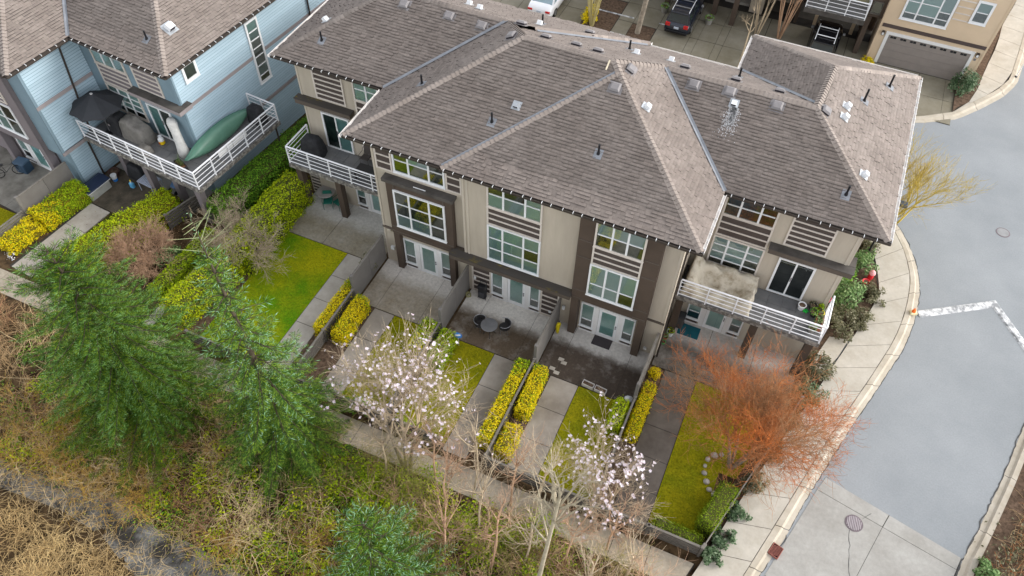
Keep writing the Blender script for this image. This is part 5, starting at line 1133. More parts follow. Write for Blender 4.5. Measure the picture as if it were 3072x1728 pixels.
SB = 'broad-leaved shrubs along the sidewalk'
for k, (x, y, r, h, m, lb) in enumerate([(3.15, 12.75, .42, .55, LG_R, 'blue-green laurel at the very corner post of the front fence'), (3.42, 13.75, .45, .6, LG_R, 'blue-green laurel beside the tall box hedge'), (3.72, 14.9, .4, .6, LG_R, 'small laurel where the maple twigs begin over the sidewalk'), (4.0, 16.5, .5, .7, LG_P, 'drab shrub under the pink maple twigs'), (4.45, 18.3, .5, .75, LG_P, 'drab shrub under the middle of the orange maple'), (4.85, 20.0, .55, .8, LG_P, 'olive shrub right of the orange maple crown'), (5.25, 21.6, .65, 1.0, LG_R, 'grey-green shrub below the balcony corner post'), (5.35, 23.0, .75, 1.2, LG_P, 'large speckled shrub against the balcony corner'), (5.75, 26.1, .8, 1.1, LG_P, 'speckled rounded shrub at the lower end of the corner bed'), (6.75, 26.75, .6, .8, LG_P, 'low speckled shrub at the kerb side of the corner bed'), (5.85, 27.9, .85, 1.3, LG_L, 'bright green leafy shrub in the middle of the corner bed'), (7.05, 28.6, .55, .8, LG_P, 'speckled shrub at the sidewalk edge of the corner bed'), (5.7, 29.3, .5, .8, LG_D, 'dark fern-like shrub under the balcony ledge'), (6.3, 30.3, .6, 1.2, LG_L, 'tall bright green shrub behind the red garden ornament'), (6.35, 31.6, .6, .9, LG_P, 'drab shrub at the foot of the lamp post')]):
    bush('shrub', lb, (x, y), r * 1.15, r * 1.15, h * 1.1, m, int(950 * r / .5), .14, SB, z=.05)
bush('shrub', 'glossy shrub at the corner of the garage driveway', (9.95, 47.9), .9, .8, 1.4, LG_R, 1500, .17, z=.08)
bush('shrub', 'golden tuft at the corner of the tan garage', (4.1, 48.6), .45, .35, .5, LG_Y, 500, .12)
bush('shrub', 'green shrub at the bottom right kerb', (12.95, 16.6), .5, .5, .7, LG_L, 800, .13, z=.08)
bush('shrub', 'small leafy laurel among the brown twigs left of the low hedge', (-25.5, 16.3), .75, .75, 1.0, LG_L, 900, .13)
bush('shrub', 'thin leafy shrub at the left privacy screen', (-16.15, 19.9), .45, .7, 1.3, LG_P, 420, .12)
bush('shrub', 'white primroses beside the low pale fence', (-33.1, 13.2), .45, .3, .2, leafmat('white_petal', [(.7, .7, .75), (.85, .85, .88)]), 60, .09)
bush('shrub', 'dark laurel in front of the fence below the large magnolia', (-12.6, 12.9), .75, .4, .9, LG_D, 900, .11)
bush('shrub', 'green laurel at the front fence beside the first magnolia trunk', (-10.2, 12.95), .8, .4, .8, LG_G, 900, .11)
# ------------------------------------------------------------------ woody plants
def seg_mesh(name, S, mats_, parent, n=3, local=True, mi=None):
    """S: (p0, p1, r0, r1) rows -> joined tapered twigs"""
    S = np.asarray(S, dtype=float); p0 = S[:, 0:3]; p1 = S[:, 3:6]; r0 = S[:, 6:7]; r1 = S[:, 7:8]
    t = p1 - p0; t /= np.linalg.norm(t, axis=1)[:, None] + 1e-9
    a = np.where(np.abs(t[:, 2:3]) < .9, np.array([[0, 0, 1.]]), np.array([[1., 0, 0]]))
    u = np.cross(t, a); u /= np.linalg.norm(u, axis=1)[:, None]; v = np.cross(t, u)
    m = len(S); V = np.empty((m, 2 * n, 3))
    for k in range(n):
        c, s = math.cos(2 * math.pi * k / n), math.sin(2 * math.pi * k / n)
        V[:, k] = p0 + (u * c + v * s) * r0; V[:, n + k] = p1 + (u * c + v * s) * r1
    base = (np.arange(m) * 2 * n)[:, None]
    F = np.concatenate([base + np.array([[k, (k + 1) % n, n + (k + 1) % n, n + k]]) for k in range(n)], 0)
    if mi is not None: mi = np.tile(mi, n)
    return np_mesh(name, V.reshape(-1, 3), F, mats_, parent, local, mi)
def grow(rr, S, p, d, L_, r, depth, cfg):
    """recursive bare branching"""
    ns = cfg.get('ns', 3); q = Vector(p); dd = Vector(d).normalized()
    for i in range(ns):
        dd = (dd + Vector((rr.gauss(0, cfg['wob']), rr.gauss(0, cfg['wob']), rr.gauss(0, cfg['wob']) + cfg['trop']))).normalized()
        e = q + dd * (L_ / ns); ra = r * (1 - .55 * i / ns); rb = r * (1 - .55 * (i + 1) / ns)
        S.append((*q, *e, ra, rb)); q = e
        if depth > 0 and (i > 0 or depth < cfg['depth']):
            for _ in range(cfg['kids'][cfg['depth'] - depth] if rr.random() < .9 else 1):
                ang = rr.uniform(*cfg['ang']); az = rr.uniform(0, 6.283)
                o = dd.orthogonal().normalized(); o2 = dd.cross(o)
                nd = dd * math.cos(ang) + (o * math.cos(az) + o2 * math.sin(az)) * math.sin(ang)
                nd.z = nd.z * cfg.get('flat', 1.0)
                grow(rr, S, q, nd, L_ * rr.uniform(*cfg['len']), max(rb * cfg['rad'], cfg['rmin']), depth - 1, cfg)
def bare_tree(name, label, base, cfg, m, cat='tree', group=None, trunks=1, th=2.0, r=.08, spread=.1, seed=1, lean=(0, 0), mt=None, n=3, L0=None):
    rr = random.Random(seed); t = thing(name, label, cat, base, 0, group); S = []; T = []
    for k in range(trunks):
        az = 6.283 * k / trunks + rr.uniform(0, .7); d = Vector((math.cos(az) * spread + lean[0], math.sin(az) * spread + lean[1], 1)).normalized()
        p = Vector((math.cos(az) * .1 * (trunks > 1), math.sin(az) * .1 * (trunks > 1), 0)); e = p + d * th * rr.uniform(.85, 1.15)
        mid = (p + e) / 2 + Vector((rr.gauss(0, .06), rr.gauss(0, .06), 0)) * th * .3
        T += [(*p, *mid, r * 1.15, r * .9), (*mid, *e, r * .9, r * .62)]
        for j in range(cfg.get('start', 3)):
            f = rr.uniform(.55, 1.0) if j else 1.0; q = p.lerp(e, f); az2 = rr.uniform(0, 6.283); a = rr.uniform(*cfg['ang']) * (1 if j else .3)
            o = d.orthogonal().normalized(); o2 = d.cross(o); nd = d * math.cos(a) + (o * math.cos(az2) + o2 * math.sin(az2)) * math.sin(a)
            grow(rr, S, q, nd, (L0 or th * .8) * rr.uniform(.8, 1.2), r * .6, cfg['depth'], cfg)
    seg_mesh('trunk', T, mt or m, t, 7); seg_mesh('crown', S, m, t, n)
    return t, S, T
M_BARKC = mat('conifer_bark', (.07, .055, .035), .95, var=.3, scale=5)
M_BARK = mat('grey_bark', (.20, .165, .125), .9, var=.25, scale=6)
M_BARKP = mat('pale_bark', (.36, .31, .22), .85, var=.2, scale=6)
M_TWIGG = mat('grey_tan_twig', (.44, .35, .24), .85, var=.25, isl=.3)
M_TWIGY = mat('yellow_twig', (.50, .38, .08), .85, var=.25, isl=.3)
M_TWIGO = mat('orange_twig', (.44, .125, .025), .8, col2=(.28, .15, .07), scale=.5, contrast=(.42, .58), isl=.4, world=False)
M_TWIGR = mat('pink_red_twig', (.36, .13, .085), .85, isl=.35)
M_TWIGB = mat('brown_twig', (.46, .29, .185), .85, isl=.35)
M_CANE = mat('bramble_cane', (.34, .215, .105), .85, col2=(.48, .35, .19), scale=.3, isl=.45, world=True)
M_CANEG = mat('pale_dead_cane', (.52, .40, .23), .85, isl=.4)
# ---- conifers
LC_1 = leafmat('fir_needles', [(.016, .045, .006), (.04, .10, .010), (.09, .165, .014), (.17, .25, .018)], .7, .12)
LC_1T = leafmat('fir_tips', [(.08, .19, .03), (.13, .26, .06), (.20, .34, .13)], .7, .12)
LC_2 = leafmat('blue_fir_needles', [(.02, .055, .010), (.055, .125, .018), (.11, .20, .025), (.21, .31, .03)], .7, .12)
LC_2T = leafmat('blue_fir_tips', [(.11, .24, .09), (.18, .33, .17), (.28, .43, .28)], .7, .12)
def spindles(P, Dv, L_, W_, rng):
    n = len(P); D_ = Dv / (np.linalg.norm(Dv, axis=1)[:, None] + 1e-9)
    a = rng.normal(0, 1, (n, 3)); u = np.cross(D_, a); u /= np.linalg.norm(u, axis=1)[:, None] + 1e-9; v = np.cross(D_, u)
    V = np.empty((n, 5, 3)); V[:, 0] = P; mid = P + D_ * (L_ * .45)[:, None]
    for k in range(3):
        c, s = math.cos(2.0944 * k), math.sin(2.0944 * k); V[:, 1 + k] = mid + (u * c + v * s) * (W_)[:, None]
    V[:, 4] = P + D_ * L_[:, None]
    b = (np.arange(n) * 5)[:, None]
    F = np.concatenate([b + np.array([[0, 1 + (k + 1) % 3, 1 + k]]) for k in range(3)] + [b + np.array([[1 + k, 1 + (k + 1) % 3, 4]]) for k in range(3)], 0)
    return V.reshape(-1, 3), F
def conifer(name, label, base, H, Lmax, whorls, mats_, seed, lo=.06, leader=.6, per=6, dens=1.0, droop=.25, power=.75, gap=0.0, tipz=.3):
    rr = random.Random(seed); rng = np.random.default_rng(seed); t = thing(name, label, 'conifer', base, 0, 'conifers in front of the gardens')
    seg_mesh('trunk', [(0, 0, -.4, 0, 0, H * .5, .16, .10), (0, 0, H * .5, 0, 0, H - leader, .10, .03), (0, 0, H - leader, 0, 0, H, .03, .008)], M_BARKC, t, 7)
    B = []; PP = []; DD = []; LL = []; tip = []
    def sp(p, d, l, tp): PP.append(p); DD.append(d); LL.append(l); tip.append(tp)
    for i in range(whorls):
        f = i / (whorls - 1); h = H - leader - (H - leader) * (1 - lo) * f ** .9
        Lb = Lmax * (.10 + .90 * min(1, f * 1.12) ** power) * (1 - .25 * max(0, f - .8) / .2)
        for k in range(per + (1 if f > .3 else 0)):
            if rr.random() < gap: continue
            az = 6.283 * k / per + i * 2.4 + rr.gauss(0, .18); L_ = Lb * rr.uniform(.72, 1.15)
            up0 = .75 - 1.0 * min(1, f * 1.6) + rr.gauss(0, .08)
            q = Vector((0, 0, h + rr.gauss(0, .06))); n = max(4, int(L_ / .15)); hd = Vector((math.cos(az), math.sin(az), 0)); pts = [q.copy()]
            for s in range(n):
                x = (s + .5) / n; zz = up0 - droop * 1.3 * math.sin(x * 2.6) + .55 * max(0, x - .55) * (f > .25)
                q = q + (hd + Vector((rr.gauss(0, .07), rr.gauss(0, .07), zz))).normalized() * (L_ / n); pts.append(q.copy())
            for s in range(n):
                B.append((*pts[s], *pts[s + 1], .02 * (1 - s / n) + .005, .02 * (1 - (s + 1) / n) + .004))
                x = s / n
                if x < .06 and f > .2: continue
                tdir = (pts[s + 1] - pts[s]).normalized(); side = Vector((-tdir.y, tdir.x, 0)).normalized()
                for sg in (-1, 1):
                    if rr.random() > .93 * dens: continue
                    ll = (.14 + .60 * L_ / 3.0 * (1 - x) ** .75) * rr.uniform(.65, 1.15)
                    ld = (tdir * .66 + side * sg * .75 + Vector((0, 0, rr.gauss(-.05, .09)))).normalized(); s2 = (ld.cross(Vector((0, 0, 1)))).normalized()
                    p = pts[s] + tdir * rr.uniform(0, .08); sp(p, ld, ll + .1, x > .7); m_ = max(1, int(ll / .08))
                    for j in range(m_):
                        q2_ = p + ld * (.04 + .08 * j); k2 = (1 - j / (m_ + 1))
                        for g2 in (-1, 1): sp(q2_, (ld * .8 + s2 * g2 * .6 + Vector((0, 0, .10 + rr.gauss(0, .07)))).normalized(), (.07 + .13 * k2) * rr.uniform(.8, 1.2), j > m_ * .55)
            sp(pts[-1], (pts[-1] - pts[-2]).normalized(), .24, True)
    for k in range(int(leader / .1)):
        z = H - leader * rr.random(); az = rr.uniform(0, 6.283); sp(Vector((0, 0, z)), Vector((math.cos(az), math.sin(az), .9)), .16, True)
    P = np.array([tuple(p) for p in PP]); Dv = np.array([tuple(p) for p in DD]); L_ = np.array(LL) * rng.uniform(.95, 1.15, len(LL)); Wd = rng.uniform(.010, .016, len(LL))
    V, F = spindles(P, Dv, L_, Wd, rng); mi = np.tile((np.array(tip) & (P[:, 2] > H * tipz * rng.uniform(.5, 1.3, len(P)))).astype(np.int32), 6)
    seg_mesh('limbs', B, M_BARKC, t, 3)
    np_mesh('crown', V, F, mats_, t, True, mi)
    return t, len(F)
b1 = D(410, 1050, -.3); b2 = D(750, 1150, -.2); b3 = D(1000, 1560, -.6)
nf = [conifer('conifer', 'broad dense green conifer at the left', b1, 11.4, 4.3, 27, [LC_1, LC_1T], 5, leader=.5, per=7, power=.55, lo=.13, gap=.1, droop=.22, tipz=.3)[1],
      conifer('conifer', 'tall slender blue-green conifer with a bare leader, right of the dense one', b2, 14.9, 3.7, 27, [LC_2, LC_2T], 9, leader=2.0, per=6, dens=.9, droop=.38, power=1.05, gap=.12, tipz=.45)[1],
      conifer('conifer', 'blue-green conifer cut by the bottom edge', b3, 9.7, 3.6, 19, [LC_1, LC_2T], 14, leader=.4, per=6, droop=.3)[1]]
# side shoots on the bare leader of the tall conifer
rr = random.Random(4); S = []
for k in range(16):
    z = 12.6 + 2.0 * rr.random() ; az = rr.uniform(0, 6.283); d = Vector((math.cos(az), math.sin(az), .55)); L_ = .35 + (14.9 - z) * .42
    S.append((0, 0, z, d.x * L_, d.y * L_, z + d.z * L_, .014, .006))
seg_mesh('leader_shoots', S, mat('green_shoot', (.22, .25, .12), .8), [o for o in bpy.data.objects if o.get('label', '').startswith('tall slender blue-green')][0], 4)
# ---- blossoming magnolias
def flower_mesh(seed):
    r_ = random.Random(seed); V = []; F = []
    for k in range(7):
        a = 6.283 * k / 7 + r_.gauss(0, .15); el = r_.uniform(.1, .7); L_ = r_.uniform(.07, .105); w_ = .026
        d = Vector((math.cos(a) * math.cos(el), math.sin(a) * math.cos(el), math.sin(el))); s = Vector((-math.sin(a), math.cos(a), 0)) * w_
        o = len(V); m_ = d * L_ * .55 + Vector((0, 0, .012)); V += [(0, 0, 0), tuple(m_ - s), tuple(d * L_), tuple(m_ + s)]; F += [(o, o + 1, o + 2, o + 3)]
    me = bpy.data.meshes.new('blossom'); me.from_pydata(V, [], F); me.materials.append(M_PETAL); return me
M_PETAL = leafmat('magnolia_petal', [(.72, .56, .66), (.82, .72, .78), (.88, .84, .87)], .6, .3)
FLW = [flower_mesh(k) for k in range(5)]
def magnolia(label, base, cfg, trunks, th, r, seed, spread, lean, nfl, keep, L0, z0, fs):
    t, S, T = bare_tree('magnolia_tree', label, base, cfg, M_TWIGG, trunks=trunks, th=th, r=r, seed=seed, spread=spread, lean=lean, mt=M_BARK, L0=L0, group='blossoming magnolias')
    rr = random.Random(seed + 1); tips = [s for s in S if s[7] <= cfg['rmin'] * 1.02 and s[5] > z0 and keep(s)]
    rr.shuffle(tips); k = 0; V = []; F = []
    for s in tips[:nfl]:
        p = Vector(s[3:6]); d = (p - Vector(s[0:3])).normalized(); q = d.to_track_quat('Z', 'Y').to_euler(); sc = rr.uniform(.8, 1.35) * fs; me = rr.choice(FLW)
        if k < 300: inst('blossom', me, t, p, q, (sc,) * 3)
        else:
            M3 = Matrix.Translation(p) @ q.to_matrix().to_4x4() @ Matrix.Scale(sc, 4); o = len(V); V += [tuple(M3 @ v.co) for v in me.vertices]; F += [tuple(o + i for i in f.vertices) for f in me.polygons]
        k += 1
    if V: tag(np_mesh('blossoms', V, F, M_PETAL, t, True), kind='stuff')
    return t, len(tips), len(S)
CM1 = dict(depth=3, kids=[2, 2, 2], ang=(.35, .85), len=(.5, .78), rad=.7, rmin=.006, wob=.14, trop=.07, start=5, ns=3)
bm1 = G(1222, 1413); bm2 = D(1500, 1332)
mi1 = magnolia('large magnolia in white blossom standing by the front walk', bm1, CM1, 4, 2.6, .075, 21, .22, (-.14, .26), 620, lambda s: True, 1.9, 3.7, .78)
mi2 = magnolia('smaller magnolia in white blossom at the right, by the front fence', bm2, CM1, 3, 2.0, .06, 33, .2, (-.10, .26), 360, lambda s: True, 1.35, 3.2, .78)
# ---- the orange maple
CMP = dict(depth=4, kids=[2, 2, 2, 1], ang=(.4, 1.0), len=(.55, .82), rad=.64, rmin=.0058, wob=.2, trop=.05, start=5, ns=3, flat=.95)
tm_, Sm, Tm = bare_tree('japanese_maple', 'bare maple with a dense orange-red twig crown on the corner lawn', (3.0, 17.0, 0), dict(CMP), M_TWIGO, trunks=5, th=1.4, r=.07, seed=12, spread=.45, lean=(.05, .42), mt=M_BARK, L0=1.8)
# ---- other woody things
CB = dict(depth=3, kids=[2, 2, 1], ang=(.3, .75), len=(.45, .7), rad=.62, rmin=.006, wob=.09, trop=.05, start=9, ns=4)
bare_tree('bare_tree', 'tall pale bare tree standing up from the bottom edge', (-2.56, 8.36, -.4), dict(CB, start=13, depth=2, kids=[1, 2], len=(.35, .6), rmin=.005), M_BARKP, trunks=1, th=9.4, r=.085, seed=5, spread=.02, lean=(.03, .02), L0=1.9, group='bare trees along the front walk')
CS = dict(depth=2, kids=[2, 2], ang=(.3, .8), len=(.4, .65), rad=.6, rmin=.005, wob=.1, trop=.06, start=12, ns=3)
for k, (x, y, h, lb) in enumerate([(-4.4, 9.0, 4.6, 'tall thin sapling on the bank left of the pale tree trunk'), (-.9, 9.2, 4.4, 'tall thin sapling on the bank right of the pale tree trunk'), (-6.2, 8.6, 4.2, 'thin sapling on the bank right of the bottom conifer'), (-3.3, 9.6, 3.8, 'thin sapling just behind the pale tree trunk'), (.9, 9.4, 3.0, 'thin sapling at the bottom edge near the corner of the sidewalk'), (-9.9, 10.6, 3.4, 'leaning bare sapling left of the larger magnolia trunk'), (-7.0, 10.4, 4.4, 'bare sapling below the second garden path'), (-5.4, 10.0, 4.6, 'bare sapling at the top of the bank below the middle fence'), (-1.9, 10.2, 4.2, 'bare sapling directly left of the pale tree crown'), (.3, 10.4, 3.2, 'short bare sapling near the corner fence'), (-8.04, 11.35, 3.6, 'thin bare sapling between the larger magnolia and the second path'), (-6.3, 11.3, 5.0, 'slim bare sapling at the lower end of the middle fence'), (-4.75, 11.6, 4.2, 'reddish bare sapling in front of the middle garden path'), (-3.6, 11.4, 4.0, 'reddish bare sapling left of the smaller magnolia'), (-.6, 11.5, 3.0, 'thin bare sapling right of the smaller magnolia trunk')]):
    bare_tree('sapling', lb, (x, y, -.05), dict(CS), M_TWIGG if k % 2 else M_TWIGB, trunks=1, th=h, r=.045, seed=40 + k, spread=.05, L0=1.2, group='bare trees along the front walk')
CBU = dict(depth=3, kids=[2, 2, 2], ang=(.35, .9), len=(.5, .8), rad=.7, rmin=.006, wob=.16, trop=.0, start=5, ns=3)
bare_tree('bare_shrub', 'wide tan bare shrub in front of the blue house', (-26.6, 15.8, 0), dict(CBU), M_TWIGB, cat='shrub', trunks=9, th=.6, r=.035, seed=61, spread=.8, L0=.85, group='bare shrubs')
bare_tree('bare_shrub', 'grey bare shrub beside the bright cedar hedge', (-22.0, 17.6, 0), dict(CBU), M_TWIGG, cat='shrub', trunks=6, th=.9, r=.04, seed=62, spread=.5, L0=1.0, group='bare shrubs')
bare_tree('bare_shrub', 'small bare shrub between the two cedar hedges', (-23.6, 18.8, 0), dict(CBU, start=3), M_TWIGG, cat='shrub', trunks=5, th=.9, r=.03, seed=63, spread=.5, L0=.9, group='bare shrubs')
CY = dict(depth=3, kids=[2, 2, 2], ang=(.25, .6), len=(.5, .75), rad=.62, rmin=.0055, wob=.08, trop=.06, start=6, ns=3)
bare_tree('bare_tree', 'yellow twigged tree behind the right end of the roof', (6.75, 33.0, 0.1), dict(CY), M_TWIGY, trunks=4, th=2.6, r=.06, seed=71, spread=.28, lean=(.06, 0), L0=1.7)
for k, (x, y, h, m, lb, tr) in enumerate([(-3.15, 48.6, 4.5, M_TWIGG, 'upright clump of tan stems left of the carport', 7), (-1.7, 48.9, 5.0, M_TWIGB, 'thick clump of reddish bare stems beside the carport', 14)]):
    bare_tree('bare_tree', lb, (x, y, 0), dict(CS, start=5), m, trunks=tr, th=h, r=.034, seed=80 + k, spread=.17, L0=1.1, group='bare trees across the court')
bare_tree('bare_tree', 'single smooth trunk in the square tree pit', (-10.5, 45.4, 0), dict(CS, start=6), M_BARK, trunks=1, th=6.5, r=.17, seed=85, spread=.03, L0=1.4, mt=mat('smooth_bark', (.33, .28, .22), .8, var=.25, scale=4), group='bare trees across the court')
bare_tree('bare_tree', 'thin bare sapling behind the back corner of the roof', (-3.4, 44.2, 0), dict(CS, start=4), M_TWIGG, trunks=1, th=4.0, r=.05, seed=86, spread=.03, L0=1.0, group='bare trees across the court')
bare_tree('bare_tree', 'cluster of pale yellow stems beside the white car', (-13.6, 44.9, 0), dict(CS, start=2, depth=1, kids=[2]), mat('pale_yellow_stem', (.52, .44, .20), .8, isl=.2), trunks=14, th=4.2, r=.04, seed=87, spread=.16, L0=.9, group='bare trees across the court')
bush('shrub', 'golden shrub inside the pale yellow stems', (-14.0, 45.6), .6, .9, 1.2, LG_Y, 700, .15)
# ---- thickets on the bank (nobody could count them)
def canes(name, label, n, region, L_, h, m, seed, r=.009, cat='bramble', nseg=5, dens=None, arch=1.0):
    rng = np.random.default_rng(seed); P = []
    while len(P) < n:
        x, y = region(rng); P.append((x, y, gz(x, y)))
    P = np.array(P); az = rng.uniform(0, 6.283, n); Ln = L_ * rng.uniform(.5, 1.4, n); hh = h * rng.uniform(.3, 1.3, n); bend = rng.normal(0, .5, n); tw = rng.uniform(.55, 1.0, n)
    S = []; prev = None
    rad = r * rng.uniform(.6, 1.5, n)
    for k in range(nseg + 1):
        s = k / nseg; a = az + bend * s
        Q = P + np.stack([np.cos(a) * Ln * s, np.sin(a) * Ln * s, hh * np.sin(np.pi * s * tw * arch) + .03], 1) + rng.normal(0, .02, (n, 3))
        if prev is not None: S.append(np.concatenate([prev, Q, (rad * (1.1 - .8 * (k - 1) / nseg))[:, None], (rad * (1.1 - .8 * k / nseg))[:, None]], 1))
        prev = Q
    S = np.stack(S, 1).reshape(-1, 8)
    o = seg_mesh(name, S, m, None, 3, False); return tag(o, label, cat, kind='stuff')
def mounds(seed, n, x0, x1, y0, y1, ban=True):
    r_ = np.random.default_rng(seed); M_ = []
    while len(M_) < n:
        x, y = r_.uniform(x0, x1), r_.uniform(y0, y1)
        if ban and x > -21 and x < -12 and y < 5.4: continue
        M_.append((x, y, r_.uniform(.35, .9)))
    def f(rng):
        while True:
            c = M_[rng.integers(0, len(M_))]; a = rng.uniform(0, 6.283); q = c[2] * math.sqrt(rng.uniform(0, 1)); x, y = c[0] + math.cos(a) * q * 1.3, c[1] + math.sin(a) * q
            if (y < 11.05 and x < 2.0) or x > 12: return x, y
    return f
def reg_box(x0, x1, y0, y1): return lambda rng: (rng.uniform(x0, x1), rng.uniform(y0, y1))
def far_bed(rng):
    y = rng.uniform(13, 25.5); return 12.55 + max(0, y - 16) * .27 + .75 + rng.uniform(0, 4), y
M_CANER = mat('reddish_cane', (.255, .13, .07), .85, isl=.45)
M_CANEO = mat('ochre_cane', (.44, .27, .06), .85, isl=.4)
M_CANEV = mat('olive_cane', (.27, .24, .07), .85, isl=.4)
def twig_bushes(name, label, n, place, h, m, seed, cfg, trunks=(4, 7), r=.012):
    """many small bare bushes on the bank, grown like the shrubs but joined: one mass in the photo"""
    rr = random.Random(seed); rng = np.random.default_rng(seed); S = []
    for k in range(n):
        x, y = place(rng); z = gz(x, y)
        for j in range(rr.randint(*trunks)):
            az = rr.uniform(0, 6.283); t_ = rr.uniform(.2, .9); grow(rr, S, (x + rr.gauss(0, .12), y + rr.gauss(0, .12), z), (math.cos(az) * t_, math.sin(az) * t_, 1), h * rr.uniform(.5, 1.2), r, cfg['depth'], cfg)
    return tag(seg_mesh(name, S, m, None, 3, False), label, 'thicket', kind='stuff')
CT = dict(depth=2, kids=[2, 2], ang=(.35, .95), len=(.45, .75), rad=.75, rmin=.006, wob=.22, trop=-.03, ns=3)
bank = lambda rng: (rng.uniform(-31, 1.6), rng.uniform(5.3, 10.7))
twig_bushes('bare_thicket', 'rust-brown bare bushes all over the bank', 62, bank, 1.0, M_CANER, 301, CT)
twig_bushes('bare_thicket', 'tan bare bushes all over the bank', 55, bank, 1.15, M_CANE, 302, CT)
twig_bushes('bare_thicket', 'grey-tan bare bushes at the bottom centre', 40, lambda rng: (rng.uniform(-9, 1.8), rng.uniform(6.2, 10.6)), 1.4, M_TWIGB, 303, CT)
twig_bushes('bare_thicket', 'ochre bare bushes above the ditch', 36, lambda rng: (rng.uniform(-28, -8), rng.uniform(5.0, 8.2)), 1.2, M_CANEO, 304, CT)
twig_bushes('bare_thicket', 'olive bare bushes along the lower edge of the front walk', 32, lambda rng: (rng.uniform(-15, 1.5), rng.uniform(9.9, 11.0)), 1.3, M_CANEV, 305, CT)
twig_bushes('bare_thicket', 'pale tan bare bushes on the middle of the bank', 22, lambda rng: (rng.uniform(-24, 1), rng.uniform(6, 10)), 1.5, M_CANEG, 306, CT)
canes('bramble_thicket', 'brown bramble canes sprawling over the bank', 2200, mounds(1, 95, -32, 1.5, 4.8, 10.8), .9, .6, M_CANE, 101, .011)
canes('bramble_thicket', 'olive mossy stems along the top of the bank', 1500, mounds(4, 34, -24, 0, 7.5, 10.8), .8, .5, M_CANEV, 109, .010)
canes('bramble_thicket', 'long pale dead canes arching over the bank', 420, mounds(5, 60, -31, 1.5, 4.8, 10.6), 1.7, 1.0, M_CANEG, 102, .014, nseg=6)
canes('dry_grass', 'dry straw-coloured grass at the bottom left beyond the ditch', 8000, mounds(7, 150, -28, -14.0, -2.8, 3.3, False), .65, .42, mat('straw', (.36, .25, .115), .9, col2=(.50, .37, .18), scale=.5, isl=.4, world=True), 104, .008, 'dry grass', 3, arch=.7)
canes('dry_grass', 'pale weeds lining both edges of the ditch', 900, lambda r_: (lambda x, s: (x, 4.75 - .09 * max(0, x + 19.5) + s * r_.uniform(.35, .9)))(r_.uniform(-26, -12), r_.choice([-1, 1])), .6, .35, M_CANEG, 110, .007, 'weeds', 3, arch=.7)
canes('bramble_thicket', 'orange-brown planting behind the far kerb at the lower right', 1500, far_bed, .7, .75, M_TWIGO, 105, .009, 'shrubbery', 4, arch=.8)
canes('bramble_thicket', 'brown stems among the planting behind the far kerb', 1600, far_bed, .7, .6, M_CANE, 106, .009, 'shrubbery', 4, arch=.8)
def leaf_stuff(name, label, n, region, hmax, m, seed, leaf, cat, zf=gz, clump=.35, nc=60):
    rng = np.random.default_rng(seed); C_ = [region(rng) for _ in range(nc)]
    i = rng.integers(0, nc, n); c = np.array(C_)[i]; xy = c + rng.normal(0, clump, (n, 2)); z = np.array([zf(a, b) for a, b in xy]) + hmax * rng.uniform(.05, 1, n) * np.exp(-((xy - c) ** 2).sum(1) / (2 * clump ** 2 * 2))
    P = np.stack([xy[:, 0], xy[:, 1], z], 1); V, F = leaf_quads(P, np.tile((0, 0, 1.), (n, 1)), leaf, rng)
    return tag(np_mesh(name, V, F, m), label, cat, kind='stuff')
leaf_stuff('ivy_cover', 'green ivy and ferns along the top of the bank', 16000, lambda r_: (r_.uniform(-15, -2), r_.uniform(9.0, 11.2)), 1.35, LG_G, 201, .11, 'ground cover', nc=70)
leaf_stuff('ivy_cover', 'green undergrowth beneath the conifers', 15000, lambda r_: (r_.uniform(-26, -6), r_.uniform(5.2, 10.8)), 1.3, LG_C, 202, .11, 'ground cover', nc=110)
leaf_stuff('ivy_cover', 'dark green leaves in the hollows of the bank', 9000, lambda r_: (r_.uniform(-28, 0), r_.uniform(4.9, 10.6)), .8, LG_D, 207, .11, 'ground cover', nc=90)
leaf_stuff('spring_leaves', 'yellow-green budding shrubs above the ditch', 5200, lambda r_: (r_.uniform(-26, -15.5), r_.uniform(5.0, 7.4)), 1.5, leafmat('budding_leaf', [(.22, .20, .01), (.40, .38, .02), (.55, .52, .05)]), 203, .055, 'undergrowth', clump=.45, nc=45)
leaf_stuff('spring_leaves', 'yellow-green budding shrubs at the bottom centre left', 4600, lambda r_: (r_.uniform(-14, -8.2), r_.uniform(4.4, 7.6)), 1.5, leafmat('budding_leaf', [(.2, .2, .01)]), 204, .055, 'undergrowth', clump=.45, nc=40)
leaf_stuff('undergrowth', 'green leaves among the orange planting at the lower right', 2600, far_bed, .7, LG_P, 205, .12, 'undergrowth', zf=lambda a, b: .1, clump=.4, nc=40)
leaf_stuff('leaf_litter', 'fallen leaves on the soil of the beds', 3500, lambda r_: (r_.uniform(-32, -22), r_.uniform(12.7, 19)), .02, leafmat('dead_leaf', [(.12, .06, .03), (.22, .13, .07), (.32, .22, .13)]), 206, .09, 'leaf litter', zf=lambda a, b: .0, clump=.9, nc=60)

